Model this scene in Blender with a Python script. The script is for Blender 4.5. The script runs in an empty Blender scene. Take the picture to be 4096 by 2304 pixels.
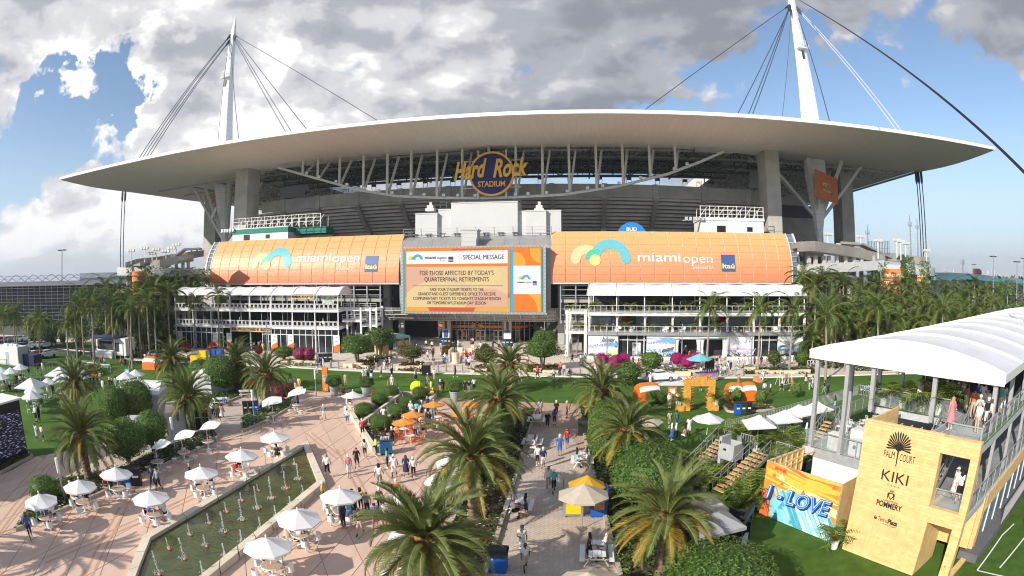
import bpy,math,random
import numpy as np
from mathutils import Vector,Matrix
from math import sin,cos,pi,radians,sqrt,atan2,hypot
C=bpy.context.scene.collection
SC=bpy.context.scene
rnd=random.Random(7)
# ---------------------------------------------------------------- camera
CAM_H=14.5;FPX=2200.0;PITCH=-0.0265;ROLL=0.0035
_cr,_sr,_cp,_sp=cos(ROLL),sin(ROLL),cos(PITCH),sin(PITCH)
def rot(d):
 x,y,z=_cr*d[0]+_sr*d[2],d[1],-_sr*d[0]+_cr*d[2]
 return Vector((x,_cp*y-_sp*z,_sp*y+_cp*z))
cam=bpy.data.cameras.new('camera');camo=bpy.data.objects.new('camera',cam);C.objects.link(camo)
cam.type='PANO';cam.sensor_fit='HORIZONTAL';cam.sensor_width=36.0;cam.sensor_height=20.25
_c=cam if hasattr(cam,'panorama_type')else cam.cycles
_c.panorama_type='FISHEYE_EQUISOLID';_c.fisheye_lens=36*FPX/4096;_c.fisheye_fov=pi
cam.clip_start=0.1;cam.clip_end=9000
_X,_Y,_Z=rot((1,0,0)),rot((0,0,1)),rot((0,-1,0))
camo.matrix_world=Matrix(((_X.x,_Y.x,_Z.x,0),(_X.y,_Y.y,_Z.y,0),(_X.z,_Y.z,_Z.z,CAM_H),(0,0,0,1)))
SC.camera=camo
# ---------------------------------------------------------------- sun, sky, exposure
SUN_AZ,SUN_EL=radians(48.5),radians(28.5)
sun=bpy.data.lights.new('sun','SUN');suno=bpy.data.objects.new('sun',sun);C.objects.link(suno)
sun.energy=4.6;sun.angle=radians(0.53);sun.color=(1.0,0.93,0.82)
suno.rotation_euler=Vector((sin(SUN_AZ)*cos(SUN_EL),cos(SUN_AZ)*cos(SUN_EL),-sin(SUN_EL))).to_track_quat('-Z','Y').to_euler()
SC.view_settings.view_transform='Standard';SC.view_settings.look='None'
SC.view_settings.exposure=0.40;SC.view_settings.gamma=1.0
try:SC.view_settings.use_curve_mapping=False
except Exception:pass
SC.cycles.filter_width=1.1;SC.cycles.max_bounces=8;SC.cycles.diffuse_bounces=5;SC.cycles.transparent_max_bounces=8
SC.cycles.caustics_reflective=False;SC.cycles.caustics_refractive=False
REG=dict(A=(0,1536,.5303),B=(1366,1536,.5303),C=(2732,1536,.5301),D=(0,768,.5303),E=(1366,768,.5303),K=(2732,768,.5301),J=(0,0,.5303),L=(1366,0,.5303),M=(2732,0,.5301),n1=(1900,1260,.2174),n2=(700,1130,.3261),n3=(1440,1260,.2174),n4=(2260,1130,.3882),n5=(0,1380,.2760),n6=(640,1380,.2950),n7=(2540,1480,.31056),n8=(2200,1650,.45135),n9=(3136,1200,.37267),n0=(3136,1740,.3893),Z=(0,0,4096/2576),z3=(800,560,.3036),z4=(2900,560,.3036))
def px(r,x,y):
 a,b,s=REG[r];return a+x*s,b+y*s
def ray(r,x,y):
 X,Y=px(r,x,y);x=X-2048;y=1152-Y;q=hypot(x,y)+1e-9;t=2*math.asin(min(1,q/(2*FPX)))
 return rot((sin(t)*x/q,cos(t),sin(t)*y/q))
def G(r,x,y,z=0.0):
 d=ray(r,x,y);t=(z-CAM_H)/d.z;return Vector((d.x*t,d.y*t,z))
def AY(r,x,y,Y):
 d=ray(r,x,y);t=Y/d.y;return Vector((d.x*t,Y,CAM_H+d.z*t))
def AR(r,x,y,R):
 d=ray(r,x,y);t=R/hypot(d.x,d.y);return Vector((d.x*t,d.y*t,CAM_H+d.z*t))
class Frame:
 def __init__(s,ox,oy,ang):s.o=Vector((ox,oy,0));s.a=ang;s.u=Vector((cos(ang),sin(ang),0));s.v=Vector((-sin(ang),cos(ang),0))
 def pv(s,r,x,y,v):
  d=ray(r,x,y);t=(v+s.o.dot(s.v))/d.dot(s.v);p=d*t;return(p-s.o).dot(s.u),p.z+CAM_H
 def pu(s,r,x,y,u):
  d=ray(r,x,y);t=(u+s.o.dot(s.u))/d.dot(s.u);p=d*t;return(p-s.o).dot(s.v),p.z+CAM_H
 def gz(s,r,x,y,z=0.0):
  p=G(r,x,y,z)-s.o;return p.dot(s.u),p.dot(s.v)
 def w(s,u,v,z=0.0):return Vector((s.o.x+s.u.x*u+s.v.x*v,s.o.y+s.u.y*u+s.v.y*v,z))
W=bpy.data.worlds.new('World');SC.world=W;W.use_nodes=True
nt=W.node_tree;nt.nodes.clear()
def N(t,**k):
 n=nt.nodes.new(t)
 for a,b in k.items():setattr(n,a,b)
 return n
def lk(a,b):nt.links.new(a,b)
def val(s,x):
 if hasattr(x,'is_output')or hasattr(x,'links'):lk(x,s)
 else:s.default_value=x
def mth(op,a,b=0.0,c=0.0):
 n=N('ShaderNodeMath',operation=op);val(n.inputs[0],a);val(n.inputs[1],b);val(n.inputs[2],c);return n.outputs[0]
def vmth(op,a,b=(0,0,0),sc=None):
 n=N('ShaderNodeVectorMath',operation=op);val(n.inputs[0],a);val(n.inputs[1],b)
 if sc is not None:val(n.inputs['Scale'],sc)
 return n.outputs['Value'if op=='DOT_PRODUCT'else 'Vector']
def sstep(x,a,b,lo=0.0,hi=1.0):
 n=N('ShaderNodeMapRange',interpolation_type='SMOOTHSTEP');val(n.inputs['Value'],x);val(n.inputs['From Min'],a);val(n.inputs['From Max'],b);val(n.inputs['To Min'],lo);val(n.inputs['To Max'],hi);return n.outputs['Result']
def noise(v,s,det=8,ro=.55,off=None):
 n=N('ShaderNodeTexNoise');lk(v if off is None else vmth('ADD',v,off),n.inputs['Vector']);n.inputs['Scale'].default_value=s;n.inputs['Detail'].default_value=det;n.inputs['Roughness'].default_value=ro;return n.outputs['Fac']
def mixc(f,a,b):
 n=N('ShaderNodeMix',data_type='RGBA');val(n.inputs[0],f);val(n.inputs[6],a);val(n.inputs[7],b);return n.outputs[2]
tc=N('ShaderNodeTexCoord');D=vmth('NORMALIZE',tc.outputs['Generated'])
sep=N('ShaderNodeSeparateXYZ');lk(D,sep.inputs[0]);dz=sep.outputs['Z']
sky=N('ShaderNodeTexSky',sky_type='NISHITA',sun_disc=False,sun_elevation=SUN_EL,sun_rotation=SUN_AZ+pi,air_density=1.0,dust_density=.4,ozone_density=2.0)
Dc=vmth('MULTIPLY',D,(1.0,1.0,1.9))
warp=N('ShaderNodeTexNoise');lk(Dc,warp.inputs['Vector']);warp.inputs['Scale'].default_value=5;warp.inputs['Detail'].default_value=3
Dw=vmth('ADD',Dc,vmth('SCALE',vmth('SUBTRACT',warp.outputs['Color'],(.5,.5,.5)),sc=.10))
wn=N('ShaderNodeTexNoise');lk(D,wn.inputs['Vector']);wn.inputs['Scale'].default_value=6;wn.inputs['Detail'].default_value=6;wn.inputs['Roughness'].default_value=.6
Db=vmth('NORMALIZE',vmth('ADD',D,vmth('SCALE',vmth('SUBTRACT',wn.outputs['Color'],(.5,.5,.5)),sc=.42)))
def blobs(lst):
 acc=None
 for(x,y,rad,amp)in lst:
  c=ray('Z',x,y).normalized();d=vmth('DOT_PRODUCT',Db,tuple(c))
  m=mth('MULTIPLY',sstep(d,cos(radians(rad)),cos(radians(rad*.15))),amp)
  acc=m if acc is None else mth('ADD',acc,m)
 return acc
cov=blobs([(1250,40,30,.22),(1900,40,24,.34),(2350,30,16,.40),(2560,190,11,.42),(500,0,30,.16),(60,120,22,.20),(440,290,10,.26),(600,200,10,.18),(860,240,10,.18),(150,560,14,.26),(480,540,10,.22),(1120,260,6,.12),(2240,560,5,.12),(335,160,4.5,-.42),(255,225,5.5,-.46),(190,325,6,-.42),(60,410,7.5,-.34),(2330,330,19,-.50),(1960,300,13,-.42),(2500,440,14,-.32),(2300,560,18,-.24),(1640,255,9,-.40),(1330,262,6,-.22),(1040,262,4,-.16),(830,140,5,-.30),(930,290,4,-.14)])
n1=noise(Dw,2.6,9,.48);n2=noise(Dw,7.0,8,.55)
dens=mth('ADD',mth('ADD',mth('MULTIPLY',n1,1.35),mth('MULTIPLY',n2,.50)),cov)
mask=sstep(dens,.90,1.07)
n1s=noise(vmth('ADD',Dw,(-.03,0,.07)),2.6,6,.48);n2s=noise(vmth('ADD',Dw,(-.012,0,.03)),7.0,6,.55)
relief=mth('ADD',mth('MULTIPLY',mth('SUBTRACT',n1,n1s),3.2),mth('MULTIPLY',mth('SUBTRACT',n2,n2s),1.1))
white=blobs([(400,280,14,.34),(330,400,10,.24),(600,190,9,.30),(740,170,9,.26),(640,310,9,.26),(880,220,8,.10),(200,540,18,.16),(480,560,12,.14),(60,180,14,.20),(300,50,12,.14),(970,20,6,.25),(980,270,7,.2),(1180,265,7,.2),(1120,180,8,.12),(60,620,12,.10),(1250,70,20,-.11),(1750,80,20,-.09),(1700,170,20,-.12),(2450,80,14,-.12),(1350,100,16,-.06)])
thick=sstep(dens,1.13,1.68,.10,-.22)
lum=mth('ADD',mth('ADD',mth('ADD',.43,relief),mth('MULTIPLY',white,.85)),thick)
ccol=N('ShaderNodeValToRGB');lk(lum,ccol.inputs[0]);_r=ccol.color_ramp;_r.interpolation='EASE'
for _p,_k in((.0,(.24,.255,.30,1)),(.42,(.375,.388,.43,1)),(.72,(.60,.60,.62,1)),(1.0,(.92,.91,.89,1))):
 if _p in(0.,1.):_e=_r.elements[0 if _p==0 else-1];_e.position=_p
 else:_e=_r.elements.new(_p)
 _e.color=_k
ccol=ccol.outputs[0]
hz=sstep(dz,-.02,.30,.75,.0)
skyc=mixc(hz,vmth('SCALE',sky.outputs[0],sc=.125),(.42,.52,.68,1))
ccol=mixc(mth('MULTIPLY',hz,.25),ccol,(.66,.72,.80,1))
mask=mth('MULTIPLY',mask,sstep(dz,-.01,.05))
b1=N('ShaderNodeBackground');lk(skyc,b1.inputs[0]);b1.inputs[1].default_value=1.0
b2=N('ShaderNodeBackground');lk(ccol,b2.inputs[0]);b2.inputs[1].default_value=0.95
ms=N('ShaderNodeMixShader');lk(mask,ms.inputs[0]);lk(b1.outputs[0],ms.inputs[1]);lk(b2.outputs[0],ms.inputs[2])
out=N('ShaderNodeOutputWorld');lk(ms.outputs[0],out.inputs[0])
# ---------------------------------------------------------------- helpers: materials
MATS={}
def M(name,col,rough=.6,metal=0.0,var=.10,scale=3.0,bump=0.0,bscale=None,spec=.4,objvar=0.0,emit=0.0,trans=0.0,alpha=1.0,col2=None,coord='Object'):
 if name in MATS:return MATS[name]
 m=bpy.data.materials.new(name);m.use_nodes=True;t=m.node_tree;b=t.nodes['Principled BSDF'];MATS[name]=m
 m.diffuse_color=(*col,1)
 b.inputs['Roughness'].default_value=rough;b.inputs['Metallic'].default_value=metal;b.inputs['Specular IOR Level'].default_value=spec
 tc=t.nodes.new('ShaderNodeTexCoord');nz=t.nodes.new('ShaderNodeTexNoise');nz.inputs['Scale'].default_value=scale;nz.inputs['Detail'].default_value=5
 t.links.new(tc.outputs[coord],nz.inputs['Vector'])
 mx=t.nodes.new('ShaderNodeMix');mx.data_type='RGBA';mr=t.nodes.new('ShaderNodeMapRange');mr.inputs[1].default_value=.3;mr.inputs[2].default_value=.7
 t.links.new(nz.outputs['Fac'],mr.inputs[0]);t.links.new(mr.outputs[0],mx.inputs[0])
 c2=col2 or tuple(min(1,c*(1+var))for c in col);c1=col if col2 else tuple(c*(1-var)for c in col)
 mx.inputs[6].default_value=(*c1,1);mx.inputs[7].default_value=(*c2,1);o=mx.outputs[2]
 if objvar:
  oi=t.nodes.new('ShaderNodeObjectInfo');hs=t.nodes.new('ShaderNodeHueSaturation');r2=t.nodes.new('ShaderNodeMapRange')
  r2.inputs[3].default_value=1-objvar;r2.inputs[4].default_value=1+objvar;t.links.new(oi.outputs['Random'],r2.inputs[0]);t.links.new(r2.outputs[0],hs.inputs['Value']);t.links.new(o,hs.inputs['Color']);o=hs.outputs[0]
 t.links.new(o,b.inputs['Base Color'])
 if bump:
  n2=t.nodes.new('ShaderNodeTexNoise');n2.inputs['Scale'].default_value=bscale or scale*4;n2.inputs['Detail'].default_value=4;t.links.new(tc.outputs[coord],n2.inputs['Vector'])
  bp=t.nodes.new('ShaderNodeBump');bp.inputs['Strength'].default_value=bump;bp.inputs['Distance'].default_value=.05;t.links.new(n2.outputs['Fac'],bp.inputs['Height']);t.links.new(bp.outputs[0],b.inputs['Normal'])
 if emit:t.links.new(o,b.inputs['Emission Color']);b.inputs['Emission Strength'].default_value=emit
 if trans:
  tr=t.nodes.new('ShaderNodeBsdfTranslucent');ms=t.nodes.new('ShaderNodeMixShader');ms.inputs[0].default_value=trans
  t.links.new(o,tr.inputs[0]);t.links.new(b.outputs[0],ms.inputs[1]);t.links.new(tr.outputs[0],ms.inputs[2]);t.links.new(ms.outputs[0],t.nodes['Material Output'].inputs[0])
 if alpha<1:b.inputs['Alpha'].default_value=alpha
 return m
def stripes(m,axis,freq,dark,width=.08):
 t=m.node_tree;b=t.nodes['Principled BSDF'];src=b.inputs['Base Color'].links[0].from_socket
 tc=t.nodes.new('ShaderNodeTexCoord');sp=t.nodes.new('ShaderNodeSeparateXYZ');t.links.new(tc.outputs['Object'],sp.inputs[0])
 a=t.nodes.new('ShaderNodeMath');a.operation='MULTIPLY';a.inputs[1].default_value=freq;t.links.new(sp.outputs[axis],a.inputs[0])
 f=t.nodes.new('ShaderNodeMath');f.operation='FRACT';t.links.new(a.outputs[0],f.inputs[0])
 l=t.nodes.new('ShaderNodeMath');l.operation='LESS_THAN';l.inputs[1].default_value=width;t.links.new(f.outputs[0],l.inputs[0])
 mx=t.nodes.new('ShaderNodeMix');mx.data_type='RGBA';mx.blend_type='MULTIPLY';mx.inputs[7].default_value=(dark,dark,dark,1)
 t.links.new(l.outputs[0],mx.inputs[0]);t.links.new(src,mx.inputs[6]);t.links.new(mx.outputs[2],b.inputs['Base Color']);return m
def glass(name,col=(.02,.025,.03),rough=.05):
 return M(name,col,rough=rough,var=.05,spec=.8)
# ---------------------------------------------------------------- helpers: meshes
class MB:
 def __init__(s):s.v=[];s.f=[];s.m=[]
 def add(s,vs,fs,m=0):
  k=len(s.v);s.v+=[tuple(p)for p in vs];s.f+=[tuple(i+k for i in f)for f in fs];s.m+=[m]*len(fs);return s
 def bx(s,x0,x1,y0,y1,z0,z1,m=0):
  return s.add([(x0,y0,z0),(x1,y0,z0),(x1,y1,z0),(x0,y1,z0),(x0,y0,z1),(x1,y0,z1),(x1,y1,z1),(x0,y1,z1)],[(0,3,2,1),(4,5,6,7),(0,1,5,4),(1,2,6,5),(2,3,7,6),(3,0,4,7)],m)
 def bar(s,p,q,w,h=None,m=0):
  p=Vector(p);q=Vector(q);h=h or w;d=(q-p).normalized();up=Vector((0,0,1))if abs(d.z)<.95 else Vector((0,1,0))
  a=d.cross(up).normalized()*w/2;b=a.cross(d).normalized()*h/2
  return s.add([p-a-b,p+a-b,p+a+b,p-a+b,q-a-b,q+a-b,q+a+b,q-a+b],[(0,1,2,3),(7,6,5,4),(0,4,5,1),(1,5,6,2),(2,6,7,3),(3,7,4,0)],m)
 def path(s,pts,rad,n=6,m=0,cap=True):
  pts=[Vector(p)for p in pts];k=len(s.v);R=rad if isinstance(rad,(list,tuple))else[rad]*len(pts);ref=None
  for i,p in enumerate(pts):
   d=(pts[min(i+1,len(pts)-1)]-pts[max(i-1,0)]).normalized()
   if ref is None:ref=d.orthogonal().normalized()
   ref=(ref-d*ref.dot(d)).normalized();b=d.cross(ref)
   s.v+=[tuple(p+(ref*cos(2*pi*j/n)+b*sin(2*pi*j/n))*R[i])for j in range(n)]
  for i in range(len(pts)-1):
   for j in range(n):s.f.append((k+i*n+j,k+i*n+(j+1)%n,k+(i+1)*n+(j+1)%n,k+(i+1)*n+j));s.m.append(m)
  if cap:
   s.f+=[tuple(k+j for j in reversed(range(n))),tuple(k+(len(pts)-1)*n+j for j in range(n))];s.m+=[m,m]
  return s
 def tube(s,p,q,r,r2=None,n=6,m=0):return s.path([p,q],[r,r if r2 is None else r2],n,m)
 def lathe(s,prof,n=12,c=(0,0,0),m=0,a0=0.0):
  k=len(s.v)
  for r,z in prof:s.v+=[(c[0]+r*cos(a0+2*pi*j/n),c[1]+r*sin(a0+2*pi*j/n),c[2]+z)for j in range(n)]
  for i in range(len(prof)-1):
   for j in range(n):s.f.append((k+i*n+j,k+i*n+(j+1)%n,k+(i+1)*n+(j+1)%n,k+(i+1)*n+j));s.m.append(m)
  s.f+=[tuple(k+j for j in reversed(range(n))),tuple(k+(len(prof)-1)*n+j for j in range(n))];s.m+=[m,m];return s
 def prism(s,poly,z0,z1,m=0,m2=None):
  n=len(poly);ar=sum(poly[i][0]*poly[(i+1)%n][1]-poly[(i+1)%n][0]*poly[i][1]for i in range(n))
  if ar<0:poly=list(reversed(poly))
  k=len(s.v);s.v+=[(p[0],p[1],z0)for p in poly]+[(p[0],p[1],z1)for p in poly]
  s.f.append(tuple(k+n+i for i in range(n)));s.m.append(m if m2 is None else m2);s.f.append(tuple(k+i for i in reversed(range(n))));s.m.append(m)
  for i in range(n):s.f.append((k+i,k+(i+1)%n,k+n+(i+1)%n,k+n+i));s.m.append(m)
  return s
 def sheet(s,poly,z,m=0):
  n=len(poly);ar=sum(poly[i][0]*poly[(i+1)%n][1]-poly[(i+1)%n][0]*poly[i][1]for i in range(n))
  if ar<0:poly=list(reversed(poly))
  return s.add([(p[0],p[1],z)for p in poly],[tuple(range(n))],m)
 def grid(s,rows,m=0,flip=False):
  n=len(rows[0]);k=len(s.v)
  for r in rows:s.v+=[tuple(p)for p in r]
  for i in range(len(rows)-1):
   for j in range(n-1):
    f=(k+i*n+j,k+i*n+j+1,k+(i+1)*n+j+1,k+(i+1)*n+j);s.f.append(tuple(reversed(f))if flip else f);s.m.append(m)
  return s
 def mesh(s,name,mats,smooth=False):
  me=bpy.data.meshes.new(name);me.from_pydata(s.v,[],s.f)
  for x in(mats if isinstance(mats,(list,tuple))else[mats]):me.materials.append(x)
  if any(s.m):me.polygons.foreach_set('material_index',s.m)
  if smooth:me.polygons.foreach_set('use_smooth',[True]*len(s.f))
  me.update();return me
 def build(s,name,mats,parent=None,smooth=False,**k):return ob(name,s.mesh(name,mats,smooth),parent,**k)
def ob(name,me,parent=None,loc=None,rz=None,label=None,cat=None,group=None,kind=None):
 o=bpy.data.objects.new(name,me);C.objects.link(o)
 if parent is not None:o.parent=parent
 if loc is not None:o.location=loc
 if rz is not None:o.rotation_euler=(0,0,rz)
 if label:o['label']=label
 if cat:o['category']=cat
 if group:o['group']=group
 if kind:o['kind']=kind
 return o
THINGS=[]
def T(name,label,cat,loc=(0,0,0),rz=0.0,group=None,data=None):
 o=ob(name,data,None,loc,rz,label,cat,group);THINGS.append(o);return o
def dup(root,loc,rz=None,label=None,sc=None,swap=None):
 r=root.copy();C.objects.link(r);r.location=loc;THINGS.append(r)
 if rz is not None:r.rotation_euler=(0,0,rz)
 if sc is not None:r.scale=(sc,)*3 if not isinstance(sc,tuple)else sc
 if label:r['label']=label
 for ch in list(root.children):
  c=ch.copy();C.objects.link(c);c.parent=r
  for g in ch.children:
   e=g.copy();C.objects.link(e);e.parent=c
 return r
def text(s,size,mats,parent=None,at=(0,0,0),u=(1,0,0),w=(0,0,1),width=None,bold=0.0,shear=0.0,ext=.01,align='CENTER',name='lettering',fn=None,xs=1.0):
 """Lettering as a mesh. u is the reading direction, w the upward one; fn maps flat text onto a curved face."""
 cu=bpy.data.curves.new(name,'FONT');cu.body=s;cu.size=size;cu.align_x=align;cu.align_y='CENTER';cu.extrude=ext;cu.offset=bold;cu.shear=shear;cu.resolution_u=3
 t=bpy.data.objects.new(name,cu);me=bpy.data.meshes.new_from_object(t);bpy.data.objects.remove(t);bpy.data.curves.remove(cu)
 n=len(me.vertices);co=np.empty(n*3);me.vertices.foreach_get('co',co);co=co.reshape(-1,3)
 if n==0:return None
 k=xs
 if width:k=width/max(1e-6,co[:,0].max()-co[:,0].min())
 co[:,0]*=k
 if align=='CENTER':co[:,0]-=(co[:,0].max()+co[:,0].min())/2
 if fn:P=np.array([fn(*c)for c in co])
 else:
  u=Vector(u).normalized();w=Vector(w).normalized();nn=u.cross(w)
  P=np.array(at)+np.outer(co[:,0],u)+np.outer(co[:,1],w)+np.outer(co[:,2],nn)
 me.vertices.foreach_set('co',P.ravel());me.materials.clear()
 me.materials.append(mats);me.update();return ob(name,me,parent)
def arcpts(cx,cy,r,a0,a1,n):return[(cx+r*cos(a0+(a1-a0)*i/n),cy+r*sin(a0+(a1-a0)*i/n))for i in range(n+1)]
white=M('white paint',(.80,.80,.79),.5,var=.03);vinyl=M('white vinyl fabric',(.82,.82,.82),.45,var=.03,trans=.12)
conc=M('concrete',(.46,.44,.40),.85,var=.16,scale=.35,bump=.2,bscale=3);conc2=M('weathered concrete',(.36,.34,.305),.9,var=.22,scale=.25,bump=.2,bscale=2)
steelw=M('white painted steel',(.66,.65,.62),.5,var=.06);steelg=M('galvanised steel',(.42,.43,.44),.42,metal=.6,var=.1);darkst=M('dark steel',(.05,.052,.055),.5,metal=.3)
black=M('black',(.012,.012,.013),.5);alu=M('aluminium cladding',(.36,.365,.37),.38,metal=.35,var=.06,scale=.6)
orange=M('orange paint',(.72,.17,.03),.5,var=.05);blue=M('blue plastic',(.01,.10,.42),.4,var=.06);navy=M('navy paint',(.018,.022,.085),.45)
gold=M('amber letters',(.93,.52,.08),.5,var=.05);wglass=glass('dark window glass');teal=M('teal',(.05,.38,.45),.5)
wood=M('pale pine boards',(.62,.40,.16),.6,var=.20,scale=2.2);soil=M('bed soil',(.055,.04,.03),.95,var=.3,scale=4,bump=.4)
stone=M('cream stone',(.66,.58,.44),.8,var=.12,scale=1.5,bump=.3)
# ---------------------------------------------------------------- people: one continuous skinned body per pose
def body(pose):
 J=dict(pel=(0,0,.95),spi=(0,0,1.15),che=(0,.0,1.36),nec=(0,.01,1.50),hea=(0,.03,1.615),top=(0,.015,1.71));R=dict(pel=.140,spi=.122,che=.140,nec=.052,hea=.090,top=.072);Rg=dict(pel=2,spi=1,che=1,nec=0,hea=0,top=0)
 E=[('pel','spi'),('spi','che'),('che','nec'),('nec','hea'),('hea','top')]
 legs=dict(st=((.03,.50,-.02,.09),(.02,.50,-.03,.09)),wk=((.17,.52,.26,.10),(-.03,.50,-.34,.17)),si=((.42,.52,.40,.09),(.42,.52,.38,.09)))[pose[:2]]
 arms=dict(n=((.24,-.03,1.15,.25,.03,.91),(.24,-.03,1.15,.25,.03,.91)),s=((.24,.10,1.16,.25,.26,.97),(.24,-.13,1.16,.25,-.15,.92)),b=((.25,-.02,1.14,.15,.22,1.16),(.24,-.03,1.15,.25,.03,.91)),p=((.24,.08,1.16,.10,.27,1.36),(.24,.08,1.16,.10,.27,1.34)),t=((.25,.06,1.18,.18,.34,1.24),(.25,.06,1.18,.15,.32,1.24)))[pose[2]]
 for i,s in enumerate((1,-1)):
  k=str(i);a=arms[i];l=legs[i]
  J.update({'sh'+k:(.175*s,0,1.425),'el'+k:(a[0]*s,a[1],a[2]),'wr'+k:(a[3]*s,a[4],a[5])});d=Vector((a[3]-a[0],a[4]-a[1],a[5]-a[2])).normalized();J['ha'+k]=((a[3]+d.x*.07)*s,a[4]+d.y*.07,a[5]+d.z*.07)
  J.update({'hi'+k:(.088*s,0,.90),'kn'+k:(.10*s,l[0],l[1]),'an'+k:(.10*s,l[2],l[3]),'to'+k:(.115*s,l[2]+.17,l[3]-.05)})
  R.update({'sh'+k:.068,'el'+k:.044,'wr'+k:.030,'ha'+k:.036,'hi'+k:.098,'kn'+k:.060,'an'+k:.040,'to'+k:.036});Rg.update({'sh'+k:1,'el'+k:1,'wr'+k:0,'ha'+k:0,'hi'+k:2,'kn'+k:2,'an'+k:0,'to'+k:3})
  E+=[('che','sh'+k),('sh'+k,'el'+k),('el'+k,'wr'+k),('wr'+k,'ha'+k),('pel','hi'+k),('hi'+k,'kn'+k),('kn'+k,'an'+k),('an'+k,'to'+k)]
 if pose[:2]=='si':
  for k in J:
   if k[:2]not in('kn','an','to'):J[k]=(J[k][0],J[k][1]+(.10*(J[k][2]-.95)if J[k][2]>1 else 0),J[k][2]-.42)
 K=list(J);me=bpy.data.meshes.new('b');me.from_pydata([J[k]for k in K],[(K.index(a),K.index(b))for a,b in E],[]);o=bpy.data.objects.new('b',me);C.objects.link(o);o.modifiers.new('s','SKIN');o.modifiers.new('u','SUBSURF').levels=1
 for v,k in zip(me.skin_vertices[0].data,K):v.radius=(R[k]*1.12,R[k]*(.80 if k in('pel','spi','che')else 1)*1.12);v.use_root=k=='pel'
 ev=o.evaluated_get(bpy.context.evaluated_depsgraph_get());m=bpy.data.meshes.new_from_object(ev);bpy.data.objects.remove(o)
 vs=[tuple(v.co)for v in m.vertices];fs=[tuple(p.vertices)for p in m.polygons];mb=MB();mb.add(vs,fs);P={k:Vector(J[k])for k in K};top=P['top'].z;hc=P['hea']
 for i,f in enumerate(fs):
  c=sum((Vector(vs[j])for j in f),Vector())/len(f);best=min(((c-(P[a]+(P[b]-P[a])*t)).length-.5*R[a],(a if t<.55 else b),(a,b),t)for a,b in E for t in(.1,.3,.5,.7,.9));a,b=best[2];t=best[3];g=Rg[a]
  if a[:2]=='el':g=0
  if a[:2]=='kn':g=4 if t<.25 else 0 if t<.8 else 3
  if a[:2]=='hi'or b[:2]=='hi':g=2
  if a=='pel'and b=='spi':g=2 if t<.3 else 1
  if a=='an0'or a=='an1':g=3
  if a=='che'and b=='nec':g=1 if t<.4 else 0
  if a in('hea','nec')and c.z>hc.z-.05 and(c.y<hc.y-.01 or c.z>hc.z+.055):g=5
  mb.m[i]={4:2}.get(g,g)if g!=5 else 4
 for i,s in enumerate((1,-1)):
  h,w=P['ha%d'%i],P['wr%d'%i];d=(h-w).normalized();sd=d.cross(Vector((1,0,.2))).normalized()
  for q in range(5):b=h+sd*(.018*(q-1.7));L=(.040,.070,.080,.072,.055)[q];dd=(d+sd*(-1.1 if q==0 else .05*(q-2))).normalized();mb.path([b-d*.01,b+dd*L*.55,b+dd*L+Vector((-s*.015,.012,-.008))],[.011,.0095,.007],4,0)
 for s in(-1,1):e=hc+Vector((.035*s,.094,.012));mb.add([e+Vector((-.014,0,0)),e+Vector((0,0,-.007)),e+Vector((.014,0,0)),e+Vector((0,0,.007))],[(0,1,2,3)],4)
 mb.add([hc+Vector(p)for p in((-.014,.088,-.03),(.014,.088,-.03),(0,.118,-.028),(0,.090,.012))],[(0,1,2),(0,2,3),(2,1,3)],0);mb.add([hc+Vector(p)for p in((-.024,.090,-.052),(.024,.090,-.052),(.018,.091,-.06),(-.018,.091,-.06))],[(3,2,1,0)],1)
 me=mb.mesh('body',[M('skin',(.42,.24,.16),.6)]*5,True);me['hc']=tuple(hc);return me
BODY={k:body(k)for k in('stn','stb','stp','wks','wkb','sit')}
COL=dict(w=('white',(.78,.77,.75)),n=('navy',(.02,.03,.10)),k=('black',(.015,.015,.017)),r=('red',(.50,.03,.03)),b=('blue',(.05,.13,.42)),g=('grey',(.25,.25,.26)),t=('aqua',(.16,.50,.52)),o=('orange',(.70,.17,.04)),y=('yellow',(.72,.58,.10)),l=('lime',(.50,.75,.05)),p=('pink',(.62,.22,.25)),e=('beige',(.50,.41,.30)),d=('green',(.04,.20,.09)),v=('purple',(.08,.06,.22)))
CM={k:M('cloth '+n,c,.85,var=.06,scale=12)for k,(n,c)in COL.items()};SK=[M('skin',(.42,.24,.16)),M('skin light',(.55,.34,.25),.6),M('skin deep',(.16,.085,.055),.6)];HR=[('dark hair',M('dark hair',(.02,.014,.01),.7)),('brown hair',M('brown hair',(.10,.05,.025),.7)),('blond hair',M('blond hair',(.42,.27,.11),.7)),('a white cap',CM['w']),('a dark cap',CM['n'])];SHOE=[CM['w'],CM['k'],CM['g']]
mb=MB();mb.lathe([(.098,-.01),(.10,.05),(.07,.105),(.01,.118)],12);mb.add([(-.08,.07,.0),(.08,.07,.0),(.06,.18,-.015),(-.06,.18,-.015)],[(0,1,2,3)]);CAPM=mb.mesh('cap',CM['w']);mb=MB();mb.lathe([(.085,-.20),(.115,-.12),(.112,.0),(.10,.08),(.05,.12)],10);mb.v=[(x,min(y,.02)-.03,z)for x,y,z in mb.v];LHM=mb.mesh('long_hair',HR[0][1]);mb=MB();mb.lathe([(.17,0),(.20,-.2),(.27,-.55),(.26,-.56)],12);SKM=mb.mesh('skirt',CM['w'])
ACT=dict(stn='standing',stb='standing',stp='taking a photo',wks='walking',wkb='walking',sit='seated')
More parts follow.
